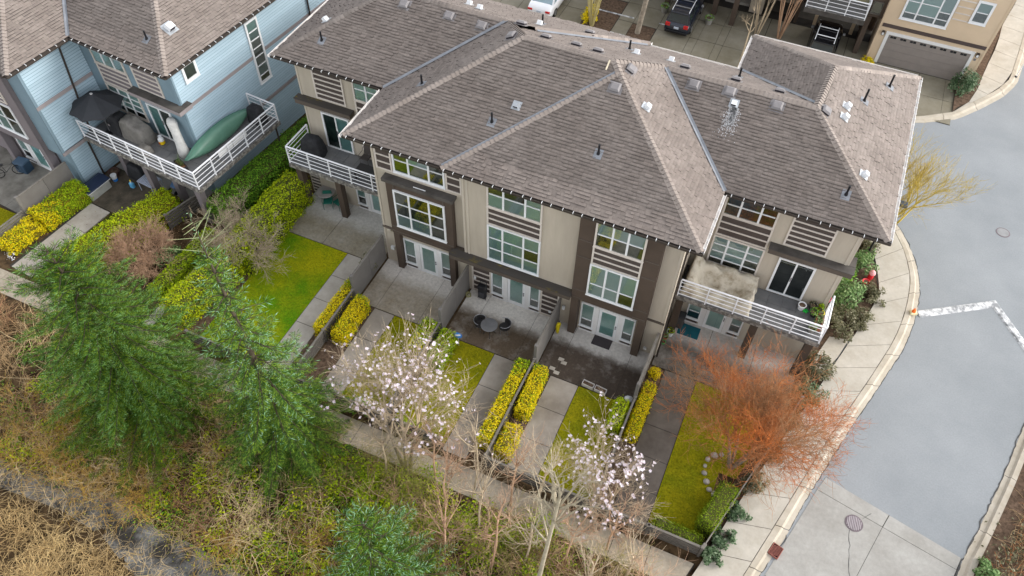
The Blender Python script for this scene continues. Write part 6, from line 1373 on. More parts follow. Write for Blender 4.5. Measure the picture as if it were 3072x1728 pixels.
# ------------------------------------------------------------------ vehicles
M_CARW = mat('white_car_paint', (.80, .80, .82), .25, var=.02, spec=.5, coat=.6)
M_CARN = mat('navy_car_paint', (.008, .012, .025), .22, var=.05, spec=.5, coat=.7)
M_CARK = mat('black_car_paint', (.006, .006, .008), .2, var=.05, spec=.5, coat=.8)
M_CGLASS = mat('car_glass', (.02, .03, .035), .06, spec=.7)
M_CGLASSL = mat('pale_car_glass', (.25, .34, .38), .08, spec=.7)
M_TYRE = mat('tyre_rubber', (.012, .012, .012), .85)
M_RIM = mat('wheel_rim', (.35, .35, .36), .35, metal=.7)
M_RED = mat('tail_light_red', (.55, .02, .02), .25, spec=.6)
M_PLATE = mat('licence_plate', (.70, .72, .75), .5, col2=(.35, .42, .55), scale=30)
def car(label, loc, rz, paint, L_, Wd, H_, kind, glass, rails=False):
    t = thing('car', label, 'car', loc, rz, 'cars parked across the court'); l = L_ / 2; w = Wd / 2
    suv = kind == 'suv'; belt = .98 if suv else .92
    if suv: st = [(-l, .74, .62, .30), (-l + .1, .92, .93, .22), (-l + .5, .97, 1.0, .2), (-.3, 1, 1.0, .2), (l - 1.35, 1, .99, .2), (l - .7, .97, .93, .2), (l - .15, .86, .78, .22), (l, .68, .60, .3)]
    else: st = [(-l, .74, .58, .30), (-l + .08, .90, .88, .22), (-l + .45, .96, .97, .2), (-l + .9, .99, .98, .2), (0, 1, .94, .2), (l - 1.3, .99, .92, .2), (l - .6, .95, .82, .2), (l - .12, .84, .68, .22), (l, .66, .52, .3)]
    secs = []
    for x, k, zt_, zb in st:
        a = w * k; secs.append([(x, -a * .9, zb), (x, -a, zb + .22), (x, -a * .985, zt_ - .14), (x, -a * .9, zt_ - .03), (x, -a * .6, zt_), (x, a * .6, zt_), (x, a * .9, zt_ - .03), (x, a * .985, zt_ - .14), (x, a, zb + .22), (x, a * .9, zb)])
    recalc(MB().loft(secs).build('body', paint, t, True, True))
    # cabin: base ring at the belt, roof ring
    if suv: bx0, bx1, rx0, rx1 = -l + .18, l - 1.35, -l + .5, l - 2.05
    else: bx0, bx1, rx0, rx1 = -l + .55, l - 1.2, -l + 1.45, l - 2.15
    bz = belt - .03; bwid, rwid = w * .90, w * .70
    base = [(bx0, -bwid, bz), (bx1, -bwid * .93, bz), (bx1, bwid * .93, bz), (bx0, bwid, bz)]; top = [(rx0, -rwid, H_ - .03), (rx1, -rwid, H_ - .05), (rx1, rwid, H_ - .05), (rx0, rwid, H_ - .03)]
    mid = [((a[0] * .12 + b[0] * .88), (a[1] * .12 + b[1] * .88), b[2] * .96 + a[2] * .04) for a, b in zip(base, top)]
    top2 = [(p[0] * .94 + (rx0 + rx1) / 2 * .06, p[1] * .9, H_) for p in top]
    cb = recalc(MB().loft([base, mid, top2]).build('cabin', paint, t, True))
    def pane(nm, i, j, s0, s1, z0, z1):
        P = lambda k, f: Vector(base[k]).lerp(Vector(mid[k]), f)
        q = [P(i, z0).lerp(P(j, z0), s0), P(i, z0).lerp(P(j, z0), s1), P(i, z1).lerp(P(j, z1), s1), P(i, z1).lerp(P(j, z1), s0)]
        n = (q[1] - q[0]).cross(q[3] - q[0]).normalized(); c = Vector(((bx0 + bx1) / 2, 0, bz))
        if n.dot(q[0] - c) < 0: n = -n
        MB().poly([p + n * .012 for p in q]).build(nm, glass, cb, True)
    pane('rear_window', 0, 3, .06, .94, .12, .93); pane('windscreen', 1, 2, .06, .94, .1, .95)
    for i, j in ((0, 1), (3, 2)):
        pane('side_window', i, j, .06, .36, .14, .9); pane('side_window', i, j, .39, .66, .14, .9); pane('side_window', i, j, .69, .93, .14, .86)
    for sx in (-l + .9, l - .95):
        for sy in (-1, 1):
            M4 = Matrix.Translation((sx, sy * (w - .12), .33)) @ Matrix.Rotation(math.pi / 2, 4, 'X')
            wo = MB(M4).lathe(0, 0, [(.20, -.115), (.31, -.115), (.335, -.07), (.335, .07), (.31, .115), (.20, .115)], 18).build('wheel', M_TYRE, t, True)
            MB(M4).lathe(0, 0, [(.05, -.122), (.19, -.125), (.21, -.118), (.21, .118), (.19, .125), (.05, .122)], 14).build('rim', M_RIM, wo, True)
    for sy in (-1, 1):
        MB().box(-l - .01, -l + .14, sy * w * .52 if sy > 0 else -w * .86, w * .86 if sy > 0 else -w * .52, .68 if not suv else .74, .80 if not suv else .93).build('tail_light', M_RED, t, True)
        MB().cbox(l - .2, l - .02, sy * w * .55 if sy > 0 else -w * .8, w * .8 if sy > 0 else -w * .55, .56, .7, .02).build('headlight', M_WHITE, t, True)
        MB().cbox(l - 1.75, l - 1.55, sy * (w + .02) - (.16 if sy < 0 else 0), sy * (w + .02) + (.16 if sy > 0 else 0), .95, 1.08, .03).build('mirror', paint if kind != 'suv' else M_RIM, t, True)
    MB().box(-l - .015, -l + .1, -.16, .16, .62, .74).build('licence_plate', M_PLATE, t, True)
    MB().cbox(-l - .03, -l + .14, -w * .85, w * .85, .30, .46, .03).build('bumper', paint if not suv else M_BLACK, t, True)
    if rails:
        for sy in (-1, 1): MB().tube([(rx0 + .05, sy * rwid * .92, H_ + .0), (rx0 + .15, sy * rwid * .92, H_ + .06), (rx1 - .2, sy * rwid * .92, H_ + .06), (rx1 - .05, sy * rwid * .92, H_ - .0)], .025, 5).build('roof_rail', M_WHITE, t, True)
        for x in (rx0 + .55, rx1 - .5): MB().cbox(x - .035, x + .035, -rwid * .92, rwid * .92, H_ + .07, H_ + .10, .01).build('cross_bar', M_WHITE if rails == 2 else M_RIM, t, True)
        MB().cbox(rx0 - .16, rx0 + .1, -rwid * .95, rwid * .95, H_ - .06, H_ - .0, .015).build('spoiler', paint, t, True)
    return t
car('white sedan seen from behind at the top edge', (-17.15, 46.3, .02), math.radians(91), M_CARW, 4.85, 1.84, 1.45, 'sedan', M_CGLASSL)
car('dark blue hatchback with roof bars parked between the pots', (-8.1, 48.2, .02), math.radians(90), M_CARN, 4.45, 1.78, 1.58, 'suv', M_CGLASS, 1)
car('black estate car with white roof rails in the carport', (1.15, 48.85, .02), math.radians(89), M_CARK, 4.6, 1.84, 1.62, 'suv', M_CGLASS, 2)

# ------------------------------------------------------------------ street things
t = thing('street_lamp', 'dark lamp post with a flat head rising past the right eave', 'lamp post', (6.45, 31.2, .05))
MB().tube([(0, 0, 0), (0, 0, .25), (0, 0, 4.0)], [.09, .06, .045], 8).build('pole', M_BLACK, t, True); MB().lathe(0, 0, [(.16, 0), (.16, .06), (.09, .1)], 10).build('base', M_BLACK, t, True)
hd = MB().cbox(-.1, .5, -.17, .17, 4.0, 4.16, .04).build('lamp_head', mat('lamp_slate', (.05, .065, .09), .35, spec=.5), t, True); MB().box(.02, .44, -.12, .12, 3.985, 3.999).build('lens', M_WHITED, hd, True)
t = thing('sign_post', 'slim pale sign post at the upper right kerb', 'sign post', (13.05, 51.0, .1)); MB().tube([(0, 0, 0), (0, 0, 2.4)], .03, 6).build('pole', M_RAIL, t, True); MB().lathe(0, 0, [(.09, 0), (.09, .05), (.04, .08)], 8).build('base', M_BLACK, t, True); MB().cbox(-.22, .22, -.02, -.005, 1.9, 2.4, .004).build('sign_plate', M_VENT, t, True)
t = thing('manhole_cover', 'round iron manhole cover in the concrete apron', 'manhole', (8.12, 16.6, .012)); M_IRON = mat('cast_iron', (.16, .13, .14), .6, metal=.5, var=.2)
MB().lathe(0, 0, [(.36, 0), (.36, .012), (.32, .016), (.32, .008)], 28).build('frame', M_IRON, t, True)
for k in range(9):
    x = -.26 + k * .065; hl = math.sqrt(max(.008, .30 ** 2 - x * x)); MB().box(x - .019, x + .019, -hl, hl, .006, .022).build('tread_bar', mat('worn_iron', (.34, .30, .31), .5, metal=.6), t, True)
t = thing('manhole_cover', 'small round cover far out on the grey asphalt', 'manhole', (*D(2523, 585)[:2], .0)); MB().lathe(0, 0, [(.36, 0), (.36, .01), (.31, .014)], 24).build('frame', M_IRON, t, True); MB().lathe(0, 0, [(.30, .008), (.30, .014), (.1, .018)], 20).build('lid', mat('grey_lid', (.24, .24, .24), .7), t, True)
t = thing('storm_drain', 'rusty red storm drain grate set in the kerb', 'drain', (5.46, 14.15, .03), math.radians(74)); t.scale = (.66, .72, 1); M_RUST = mat('rusty_iron', (.24, .085, .065), .75, var=.25, scale=9)
mb = MB(); mb.cbox(-.40, .40, -.30, -.24, 0, .10, .015).cbox(-.40, .40, .24, .30, 0, .10, .015).cbox(-.40, -.34, -.24, .24, 0, .10, .015).cbox(.34, .40, -.24, .24, 0, .10, .015); mb.build('frame', M_RUST, t, True)
for k in range(8): MB(Matrix.Translation((-.29 + k * .083, 0, 0)) @ Matrix.Rotation(.35, 4, 'Z')).box(-.018, .018, -.24, .24, .05, .09).build('bar', M_RUST, t, True)
MB().box(-.34, .34, -.24, .24, .0, .02).build('pit', M_ROOMB, t, True)
t = thing('hydrant_marker', 'small orange and yellow hydrant marker block on the kerb', 'marker', (9.1, 28.5, .12), .3); MB().cbox(-.16, .16, -.13, .13, 0, .12, .03).build('base', mat('cream_plastic', (.75, .68, .42), .5), t, True); MB().lathe(-.02, 0, [(.10, .12), (.08, .22), (.03, .30)], 8).build('cap', mat('orange_plastic', (.85, .16, .02), .5), t, True); MB().lathe(.1, .2, [(.05, 0), (.045, .1), (.01, .14)], 7).build('knob', mat('orange_plastic', (.85, .16, .02), .5), t, True)
M_WORN = mat('worn_white_paint', (.24, .245, .25), .8, col2=(.62, .62, .62), scale=3.2, contrast=(.42, .56), world=True)
pts = [(9.36, 28.64), (12.74, 30.88), (14.9, 27.8)]
a_, b_ = [], []
for i, p in enumerate(pts):
    d0 = Vector((pts[min(i + 1, 2)][0] - pts[max(i - 1, 0)][0], pts[min(i + 1, 2)][1] - pts[max(i - 1, 0)][1])).normalized(); n_ = Vector((-d0.y, d0.x)) * (.22 if i != 1 else .30); a_.append((p[0] + n_.x, p[1] + n_.y)); b_.append((p[0] - n_.x, p[1] - n_.y))
mb = MB()
secs = [[(q[0], q[1], -.01), (lerp2(q, p, .2)[0], lerp2(q, p, .2)[1], .055), (lerp2(q, p, .8)[0], lerp2(q, p, .8)[1], .055), (p[0], p[1], -.01)] for p, q in zip(a_, b_)]
struct(recalc(mb.loft(secs).build('painted_ramp_edge', M_WORN)))
for n_, pl in (('white_line', [(-14.2, 46.95), (-11.25, 46.85)]), ('white_line', [(-12.2, 44.7), (-11.2, 44.6)]), ('white_line', [(-9.5, 47.1), (-8.9, 47.1)])):
    struct(MB().box(pl[0][0], pl[1][0], pl[0][1] - .07, pl[0][1] + .07, .023, .027).build('parking_line', M_WORN))
t = thing('garden_ornament', 'red and pink garden ornament among the corner bed shrubs', 'ornament', (6.85, 29.9, .06)); M_RD = mat('red_glaze', (.62, .02, .03), .35, spec=.5); M_PK = mat('pink_glaze', (.80, .35, .36), .4)
MB().lathe(0, 0, [(.13, 0), (.15, .18), (.11, .34), (.07, .40)], 12).build('body', M_RD, t, True); MB().lathe(0, 0, [(.05, .38), (.17, .42), (.15, .50), (.08, .58), (.01, .61)], 14).build('cap', M_PK, t, True); MB().lathe(0, 0, [(.10, .30), (.11, .36), (.08, .40)], 10).build('collar', M_WHITE, t, True)
t = thing('flower_pot', 'red glazed pot in front of the red and pink ornament', 'pot', (6.68, 29.4, .06)); MB().lathe(0, 0, [(.11, 0), (.17, .24), (.19, .27), (.15, .26), (.10, .2)], 12).build('pot', M_RD, t, True); MB().lathe(0, 0, [(.02, .2), (.15, .22), (.02, .25)], 10).build('soil', M_SOIL, t, True)
M_STONE = mat('pale_stone', (.36, .33, .29), .9, var=.2, scale=5, isl=.2)
for k, (x, y) in enumerate([(1.99, 16.53), (2.02, 16.87), (2.23, 17.15), (2.05, 16.2), (2.23, 15.86), (2.43, 15.57), (2.65, 15.45), (2.5, 17.32)]):
    r_ = rnd.uniform(.09, .15); o = MB().lathe(x, y, [(r_ * .8, 0), (r_, r_ * .5), (r_ * .85, r_ * .95), (r_ * .3, r_ * 1.15)], 8, sx=rnd.uniform(.8, 1.3)).build('edging_stone', M_STONE, None, False, True); tag(o, 'pale rounded stone edging the bed at the foot of the orange maple', 'stone', 'stones round the maple bed')
# ------------------------------------------------------------------ patio things
M_BRONZE = mat('dark_bronze', (.045, .042, .042), .5, metal=.4); M_TGLASS = mat('smoked_table_glass', (.09, .095, .10), .15, spec=.5)
def patio_chair(label, loc, rz, m, group=None, sling=None):
    t = thing('patio_chair', label, 'chair', loc, rz, group); sling = sling or m
    MB().cbox(-.23, .23, -.22, .22, .42, .45, .02).build('seat', sling, t, True); MB(Matrix.Translation((0, .22, .45)) @ Matrix.Rotation(-.2, 4, 'X')).cbox(-.22, .22, -.015, .015, 0, .48, .01).build('backrest', sling, t, True)
    for sx in (-.24, .24):
        for sy in (-.2, .22): MB().tube([(sx, sy, 0), (sx * .96, sy * .95, .43)], .014, 5).build('leg', m, t, True)
        MB().tube([(sx, -.2, .43), (sx * 1.08, -.2, .64), (sx * 1.08, .2, .66), (sx, .28, .85)], .014, 5).build('armrest', m, t, True)
    return t
def barrel_chair(label, loc, rz, group):
    t = thing('patio_chair', label, 'chair', loc, rz, group)
    MB().lathe(0, 0, [(.26, .40), (.27, .42), (.20, .43), (.02, .43)], 16).build('seat', M_BRONZE, t, True)
    arc = [(.31 * math.cos(a), .31 * math.sin(a), .72) for a in np.linspace(-.5, 3.64, 14)]; MB().tube(arc, .016, 5).build('back_rail', M_METAL, t, True)
    mb = MB(); lo_ = [(.26 * math.cos(a), .26 * math.sin(a), .43) for a in np.linspace(-.1, 3.24, 10)]; up_ = [(.305 * math.cos(a), .305 * math.sin(a), .70) for a in np.linspace(-.1, 3.24, 10)]
    for i in range(9): mb.add([lo_[i], lo_[i + 1], up_[i + 1], up_[i]], [(0, 1, 2, 3)])
    mb.build('backrest', M_BRONZE, t, True)
    for a in (.8, 2.3, 3.9, 5.5): MB().tube([(.2 * math.cos(a), .2 * math.sin(a), .42), (.27 * math.cos(a), .27 * math.sin(a), 0)], .014, 5).build('leg', M_METAL, t, True)
    return t
t = thing('bistro_table', 'round smoked glass table on the middle patio', 'table', (-9.11, 18.91, .02)); MB().lathe(0, 0, [(.37, .69), (.40, .70), (.40, .715), (.37, .72)], 24).build('rim', M_METAL, t, True); MB().lathe(0, 0, [(.365, .70), (.365, .715)], 24).build('table_top', M_TGLASS, t, True)
for a in (.5, 2.07, 3.64, 5.2): MB().tube([(.12 * math.cos(a), .12 * math.sin(a), .69), (.10 * math.cos(a), .10 * math.sin(a), .35), (.3 * math.cos(a), .3 * math.sin(a), 0)], .014, 5).build('leg', M_BRONZE, t, True)
barrel_chair('dark barrel chair left of the round glass table', (-9.62, 19.0, .02), 1.2, 'bistro chairs'); barrel_chair('dark barrel chair right of the round glass table', (-8.5, 19.3, .02), -1.3, 'bistro chairs')
t = thing('golf_bag_cart', 'black wheeled bag standing against the slatted wall', 'bag', (-10.33, 20.72, .02)); MB().cbox(-.2, .2, -.14, .14, .1, .85, .06).build('bag', M_BLACKC, t, True); MB().cbox(-.21, .21, -.16, .12, .80, .98, .05).build('flap', M_BLACK, t, True); MB().cbox(-.15, .15, -.19, -.13, .2, .55, .03).build('pocket', mat('charcoal_cloth', (.06, .06, .065), .8), t, True)
for s in (-.2, .2): MB().tube([(s, -.1, .0), (s, .1, .5), (s * .8, .14, 1.12)], .014, 5).build('strut', M_BLACK, t, True)
MB().tube([(-.16, .14, 1.12), (.16, .14, 1.12)], .018, 5).build('handle', M_BLACK, t, True)
t = thing('yard_sign', 'blue oval yard sign on a stake at the green hedge', 'sign', (-10.13, 17.72, 0)); MB().box(-.012, .012, -.008, .008, 0, .75).build('stake', M_WHITED, t, True)
M4 = Matrix.Translation((0, -.012, .85)) @ Matrix.Rotation(math.radians(55), 4, 'X'); o = MB(M4).lathe(0, 0, [(.21, -.012), (.21, .012)], 20, sx=1, sy=.62).build('plate', mat('sign_blue', (.03, .14, .42), .5), t, True); MB(M4).lathe(0, 0, [(.19, .0125), (.19, .0145)], 20, sx=1, sy=.62).build('face', mat('sign_blue2', (.05, .2, .55), .5), o, True); MB(M4 @ Matrix.Rotation(.35, 4, 'Z')).cbox(-.13, .13, -.03, .035, .016, .019, .001).build('emblem', M_WHITE, o, True); MB(M4 @ Matrix.Rotation(.9, 4, 'Z')).cbox(-.03, .05, -.02, .02, .0195, .0215, .001).build('emblem', M_WHITE, o, True)
t = thing('garden_hose', 'bright yellow garden hose hanging behind the privacy screen', 'hose', (-6.25, 20.25, .5)); M_HOSE = mat('yellow_hose', (.62, .50, .01), .5)
for k in range(4): MB().tube([(.03 + .02 * math.sin(a * 2) + .025 * k, .14 * math.cos(a) * (1 + .08 * k), .0 + .36 * math.sin(a)) for a in np.linspace(0, 6.283, 18)], .022, 5).build('coil', M_HOSE, t, True)
t = thing('hose_reel', 'coil of pale hose at the foot of the second privacy screen', 'hose', (-10.98, 20.5, .02)); MB().tube([(.12 * math.cos(a), .12 * math.sin(a), .03 + .012 * a) for a in np.linspace(0, 18, 40)], .02, 5).build('coil', mat('olive_hose', (.28, .26, .12), .6), t, True)
def trough(label, loc, rz):
    t = thing('planter_box', label, 'planter', loc, rz, 'white planter boxes'); mb = MB(); mb.box(-.27, .27, -.12, -.10, 0, .2).box(-.27, .27, .10, .12, 0, .2).box(-.27, -.25, -.10, .10, 0, .2).box(.25, .27, -.10, .10, 0, .2)
    mb.build('box', mat('planter_white', (.55, .52, .50), .6), t, True); MB().box(-.249, .249, -.099, .099, .0, .13).build('soil', M_SOIL, t, True); return t
trough('left one of the two white planter boxes on the dark patio', (-3.86, 18.16, .02), -.08); trough('right one of the two white planter boxes on the dark patio', (-3.26, 18.12, .02), -.08)
t = tag(MB().cbox(-.45, .45, -.28, .28, 0, .012, .004).build('doormat', mat('mat_grey', (.045, .038, .04), .95)), 'dark grey doormat at the glazed door of the fourth unit', 'mat'); t.location = (-4.1, 20.66, .021)
t = tag(MB().cbox(-.5, .5, -.35, .35, 0, .012, .004).build('doormat', mat('mat_teal', (.01, .10, .13), .9)), 'teal mat under the right balcony', 'mat'); t.location = (-.55, 23.0, .021)
def pot(label, loc, r, h, m, plant=None, group=None, n=90, leaf=.08, ph=.25):
    t = thing('flower_pot', label, 'pot', loc, 0, group); MB().lathe(0, 0, [(r * .7, 0), (r, h * .88), (r * 1.08, h * .9), (r * 1.08, h), (r * .9, h), (r * .85, h * .85)], 14, cap=False).lathe(0, 0, [(r * .7, .0), (.01, .002)], 14, cap=False).build('pot', m, t, True); MB().lathe(0, 0, [(r * .86, h * .8), (r * .8, h * .84), (.01, h * .86)], 12).build('soil', M_SOIL, t, True)
    if plant:
        rng = np.random.default_rng(sum(map(ord, label))); P = rng.normal(0, 1, (n, 3)); P /= np.linalg.norm(P, axis=1)[:, None]; N_ = P.copy(); P = P * np.array([r * 1.1, r * 1.1, ph]); P[:, 2] = np.abs(P[:, 2]) + h * .85; V, F = leaf_quads(P, N_, leaf, rng); np_mesh('plant', V, F, plant, t, True)
    return t
M_PW = mat('white_pot', (.72, .72, .72), .5); M_PG = mat('green_pot', (.10, .35, .10), .5); M_PT = mat('terracotta_pot', (.40, .14, .07), .8); M_PD = mat('dark_pot', (.03, .028, .03), .6); M_PY = mat('yellow_pot', (.75, .60, .05), .5); M_PGR = mat('grey_pot', (.26, .25, .23), .8)
pot('white ring-rimmed pot under the right balcony', (-1.32, 22.4, .02), .17, .3, M_PW, LG_G); pot('terracotta pot with green leaves beside the white pot', (-1.46, 22.1, .02), .13, .2, M_PT, LG_L); pot('small green pot at the screen corner of the shaded patio', (-1.46, 21.8, .02), .11, .16, M_PG)
t = thing('waste_bin', 'tall dark grey bin under the right balcony', 'bin', (-1.1, 23.1, .02)); MB().cbox(-.2, .2, -.2, .2, .06, .85, .05).build('body', mat('bin_grey', (.07, .065, .062), .6), t, True); MB().cbox(-.22, .22, -.23, .21, .851, .92, .03).build('lid', mat('bin_lid', (.04, .04, .042), .6), t, True)
for s in (-.17, .17): MB().lathe(s, .18, [(.06, .0), (.06, .12)], 8).build('wheel', M_BLACK, t, True)
t = thing('bag', 'small white bag lying by the green hedge below the planters', 'bag', (-1.95, 18.25, .02)); MB().lathe(0, 0, [(.14, 0), (.17, .06), (.12, .13), (.03, .17)], 9, sx=1.3).build('sack', mat('white_sack', (.70, .72, .75), .7, bump=.5, bscale=12), t, True, True); MB().lathe(0, 0, [(.03, .165), (.05, .20), (.02, .22)], 7).build('knot', mat('white_sack', (.7, .7, .7)), t, True)
for k, (x, y) in enumerate([(-5.3, 18.85), (-5.48, 18.98), (-5.42, 18.22), (-5.68, 18.36)]): tag(MB().box(x - .13, x + .13, y - .09, y + .09, .021, .024).build('clean_patch', M_PATHL), 'pale tile, one of four lying flat on the dark patio', 'tile', 'loose tiles on the dark patio')  # thin sheets standing in for clean patches left by pots
M_GP = mat('green_plastic', (.015, .12, .09), .45)
patio_chair('green plastic chair nearer the left balcony column', (-20.45, 22.85, .02), .5, M_GP, 'green patio chairs'); patio_chair('green plastic chair nearer the right balcony column', (-19.9, 23.05, .02), -.3, M_GP, 'green patio chairs')
t = thing('round_table', 'pale round table under the left balcony', 'table', (-20.75, 23.2, .02)); MB().lathe(0, 0, [(.48, .68), (.5, .70), (.48, .72)], 22).build('table_top', mat('pale_table', (.30, .28, .26), .6), t, True); MB().tube([(0, 0, 0), (0, 0, .68)], .035, 8).build('pedestal', M_METAL, t, True); MB().lathe(0, 0, [(.25, 0), (.24, .04), (.05, .06)], 14).build('foot', M_METAL, t, True)
# covered things: rounded draped box
def cover(name, label, cat, loc, rz, sx, sy, h, m, seed=1, top=None, n=14, local_parent=None, group=None, taper=.12, wr=.02):
    t = thing(name, label, cat, loc, rz, group); rng = np.random.default_rng(seed); V = []; F = []
    rings = [(0, 1.0), (.25, 1.02), (.6, .98), (.85, .93), (.96, .82), (1.0, .6), (1.02, .25), (1.0, .02)]
    M_ = 28
    for k, (z, s) in enumerate(rings):
        for j in range(M_):
            a = 6.283 * j / M_; c, s_ = math.cos(a), math.sin(a); e = .32
            x = sx / 2 * math.copysign(abs(c) ** e, c) * s * (1 - taper * z); y = sy / 2 * math.copysign(abs(s_) ** e, s_) * s * (1 - taper * z)
            hz = h * z * (1 if top is None else top(x / (sx / 2), y / (sy / 2)) if z > .5 else 1)
            wv = rng.normal(0, wr) + .5 * wr * math.sin(j * 2.3 + k); V.append((x * (1 + wv), y * (1 + wv), max(0, hz + (rng.normal(0, wr * .5) if 0 < k else 0))))
    for k in range(len(rings) - 1):
        for j in range(M_): F.append((k * M_ + j, k * M_ + (j + 1) % M_, (k + 1) * M_ + (j + 1) % M_, (k + 1) * M_ + j))
    np_mesh('cover', V, F, m, t, True, smooth=True)
    return t
M_GREYC = mat('grey_canvas', (.15, .14, .125), .85, col2=(.22, .205, .185), scale=3, bump=.3, bscale=8); M_WHITEC = mat('dirty_white_cover', (.46, .45, .43), .8, col2=(.62, .61, .58), scale=3, bump=.3, bscale=8)
def legs(t, sx, sy, h=.12):
    for x in (-1, 1):
        for y in (-1, 1): MB().lathe(x * sx, y * sy, [(.05, 0), (.05, h)], 8).build('caster', M_BLACK, t, True)
t = cover('covered_barbecue', 'barbecue under a black cover on the left balcony', 'barbecue', (-21.2, 23.6, 2.98), .05, 1.25, .75, 1.05, M_BLACKC, 3, lambda x, y: 1.0 - .12 * (abs(x) > .55)); legs(t, .4, .25)
patio_chair('dark reclining chair at the right end of the left balcony', (-18.35, 24.0, 2.98), 0, mat('brown_sling', (.06, .05, .045), .7), 'balcony chairs')
t = thing('low_table', 'dark low table at the right end of the left balcony', 'table', (-17.85, 23.15, 2.98)); MB().cbox(-.5, .5, -.36, .36, .44, .5, .02).build('table_top', M_BRONZE, t, True)
for x in (-.44, .44):
    for y in (-.3, .3): MB().box(x - .03, x + .03, y - .03, y + .03, 0, .44).build('leg', M_BRONZE, t, True)
# tan draped furniture on the right balcony
t = thing('draped_sofa', 'outdoor sofa draped with a tan cover on the right balcony', 'covered sofa', (.12, 23.35, 2.98)); rng = np.random.default_rng(5)
nx_, ny_ = 36, 22; V = []; F = []
for j in range(ny_):
    for i in range(nx_):
        u = i / (nx_ - 1) * 2 - 1; v = j / (ny_ - 1) * 2 - 1; x, y = u * 1.5, v * .82
        sm = lambda a, b, q: max(0, min(1, (q - a) / (b - a))) ** 2 * (3 - 2 * max(0, min(1, (q - a) / (b - a))))
        h = .30 + .62 * sm(.2, .6, v) + .85 * sm(-.5, -.85, u) + .42 * sm(.5, .8, u); h = min(h, .95 + .25 * sm(-.6, -.9, u))
        h += .09 * math.sin(u * 9 + v * 4) * math.sin(v * 6 - u * 3) + .03 * math.sin(u * 17 + v * 11) + rng.normal(0, .006)
        e = max(abs(u), abs(v)); 
        if i in (0, nx_ - 1) or j in (0, ny_ - 1): h = .02; x *= 1.02 + .03 * math.sin(i * 1.3 + j); y *= 1.03 + .04 * math.sin(i * 1.1 + j)
        V.append((x, y, h))
F = [(j * nx_ + i, j * nx_ + i + 1, (j + 1) * nx_ + i + 1, (j + 1) * nx_ + i) for j in range(ny_ - 1) for i in range(nx_ - 1)]
np_mesh('cover', V, F, mat('tan_tarpaulin', (.20, .15, .085), .8, col2=(.56, .50, .40), contrast=(.30, .52), scale=1.4, bump=.35, bscale=7), t, True, smooth=True)
for x in (-1.2, 1.2):
    for y in (-.6, .6): MB().box(x - .04, x + .04, y - .04, y + .04, 0, .3).build('leg', M_BRONZE, t, True)
PB = 'pots and toys on the right balcony'
pot('white bucket pot below the sliding door on the right balcony', (3.66, 23.95, 2.98), .17, .3, M_PW, None, PB); pot('dark pot with bare stems on the right balcony', (4.1, 24.15, 2.98), .16, .28, M_PD, LG_P, PB); pot('dark round pot in the middle of the right balcony pots', (4.22, 23.8, 2.98), .18, .25, M_PD, LG_D, PB); pot('yellow dish pot at the end rail of the right balcony', (4.5, 24.0, 2.98), .16, .14, M_PY, None, PB); pot('small dark pot behind the yellow dish pot', (4.45, 24.22, 2.98), .12, .2, M_PD, LG_G, PB); pot('leafy pot at the corner of the right balcony', (4.3, 22.9, 2.98), .15, .25, M_PGR, LG_L, PB, ph=.3)
t = thing('planter_box', 'brown planter crate along the end rail of the right balcony', 'planter', (4.5, 23.4, 2.98), 0, PB); MB().box(-.14, .14, -.4, -.38, 0, .25).box(-.14, .14, .38, .4, 0, .25).box(-.14, -.12, -.38, .38, 0, .25).box(.12, .14, -.38, .38, 0, .25).build('box', M_PT, t, True); MB().box(-.119, .119, -.379, .379, 0, .18).build('soil', M_SOIL, t, True)
P = np.random.default_rng(3).normal(0, 1, (110, 3)) * np.array([.1, .3, .1]) + np.array([0, 0, .3]); V, F = leaf_quads(P, np.tile((0, 0, 1.), (110, 1)), .09, np.random.default_rng(2)); np_mesh('plant', V, F, LG_L, t, True)
t = thing('toy', 'green plastic toy star beside the white bucket pot', 'toy', (3.88, 23.9, 2.985), 0, PB)
for k in range(5): MB(Matrix.Rotation(k * 1.2566, 4, 'Z')).cbox(.0, .12, -.035, .035, .0, .05, .01).build('arm', mat('toy_green', (.02, .5, .06), .4), t, True)
t = thing('toy', 'orange plastic toy scoop beside the blue ball', 'toy', (4.3, 24.15, 2.985), .4, PB); MB().cbox(-.16, .1, -.05, .05, .03, .11, .02).build('scoop', mat('orange_plastic', (.85, .16, .02), .5), t, True); MB().tube([(.1, 0, .06), (.24, 0, .09)], .02, 6).build('handle', mat('orange_plastic', (.85, .16, .02), .5), t, True)
o = MB().lathe(0, 0, [(.01, 0), (.06, .02), (.085, .085), (.06, .15), (.01, .17)], 12).build('ball', mat('ball_blue', (.02, .12, .55), .35), None, False, True); tag(o, 'small blue ball among the right balcony pots', 'ball', PB); o.location = (4.12, 24.0, 2.985)
pot('pink pail hanging at the far end of the right balcony rail', (4.6, 24.55, 3.3), .14, .22, mat('pink_pail', (.60, .10, .14), .5), None, PB)
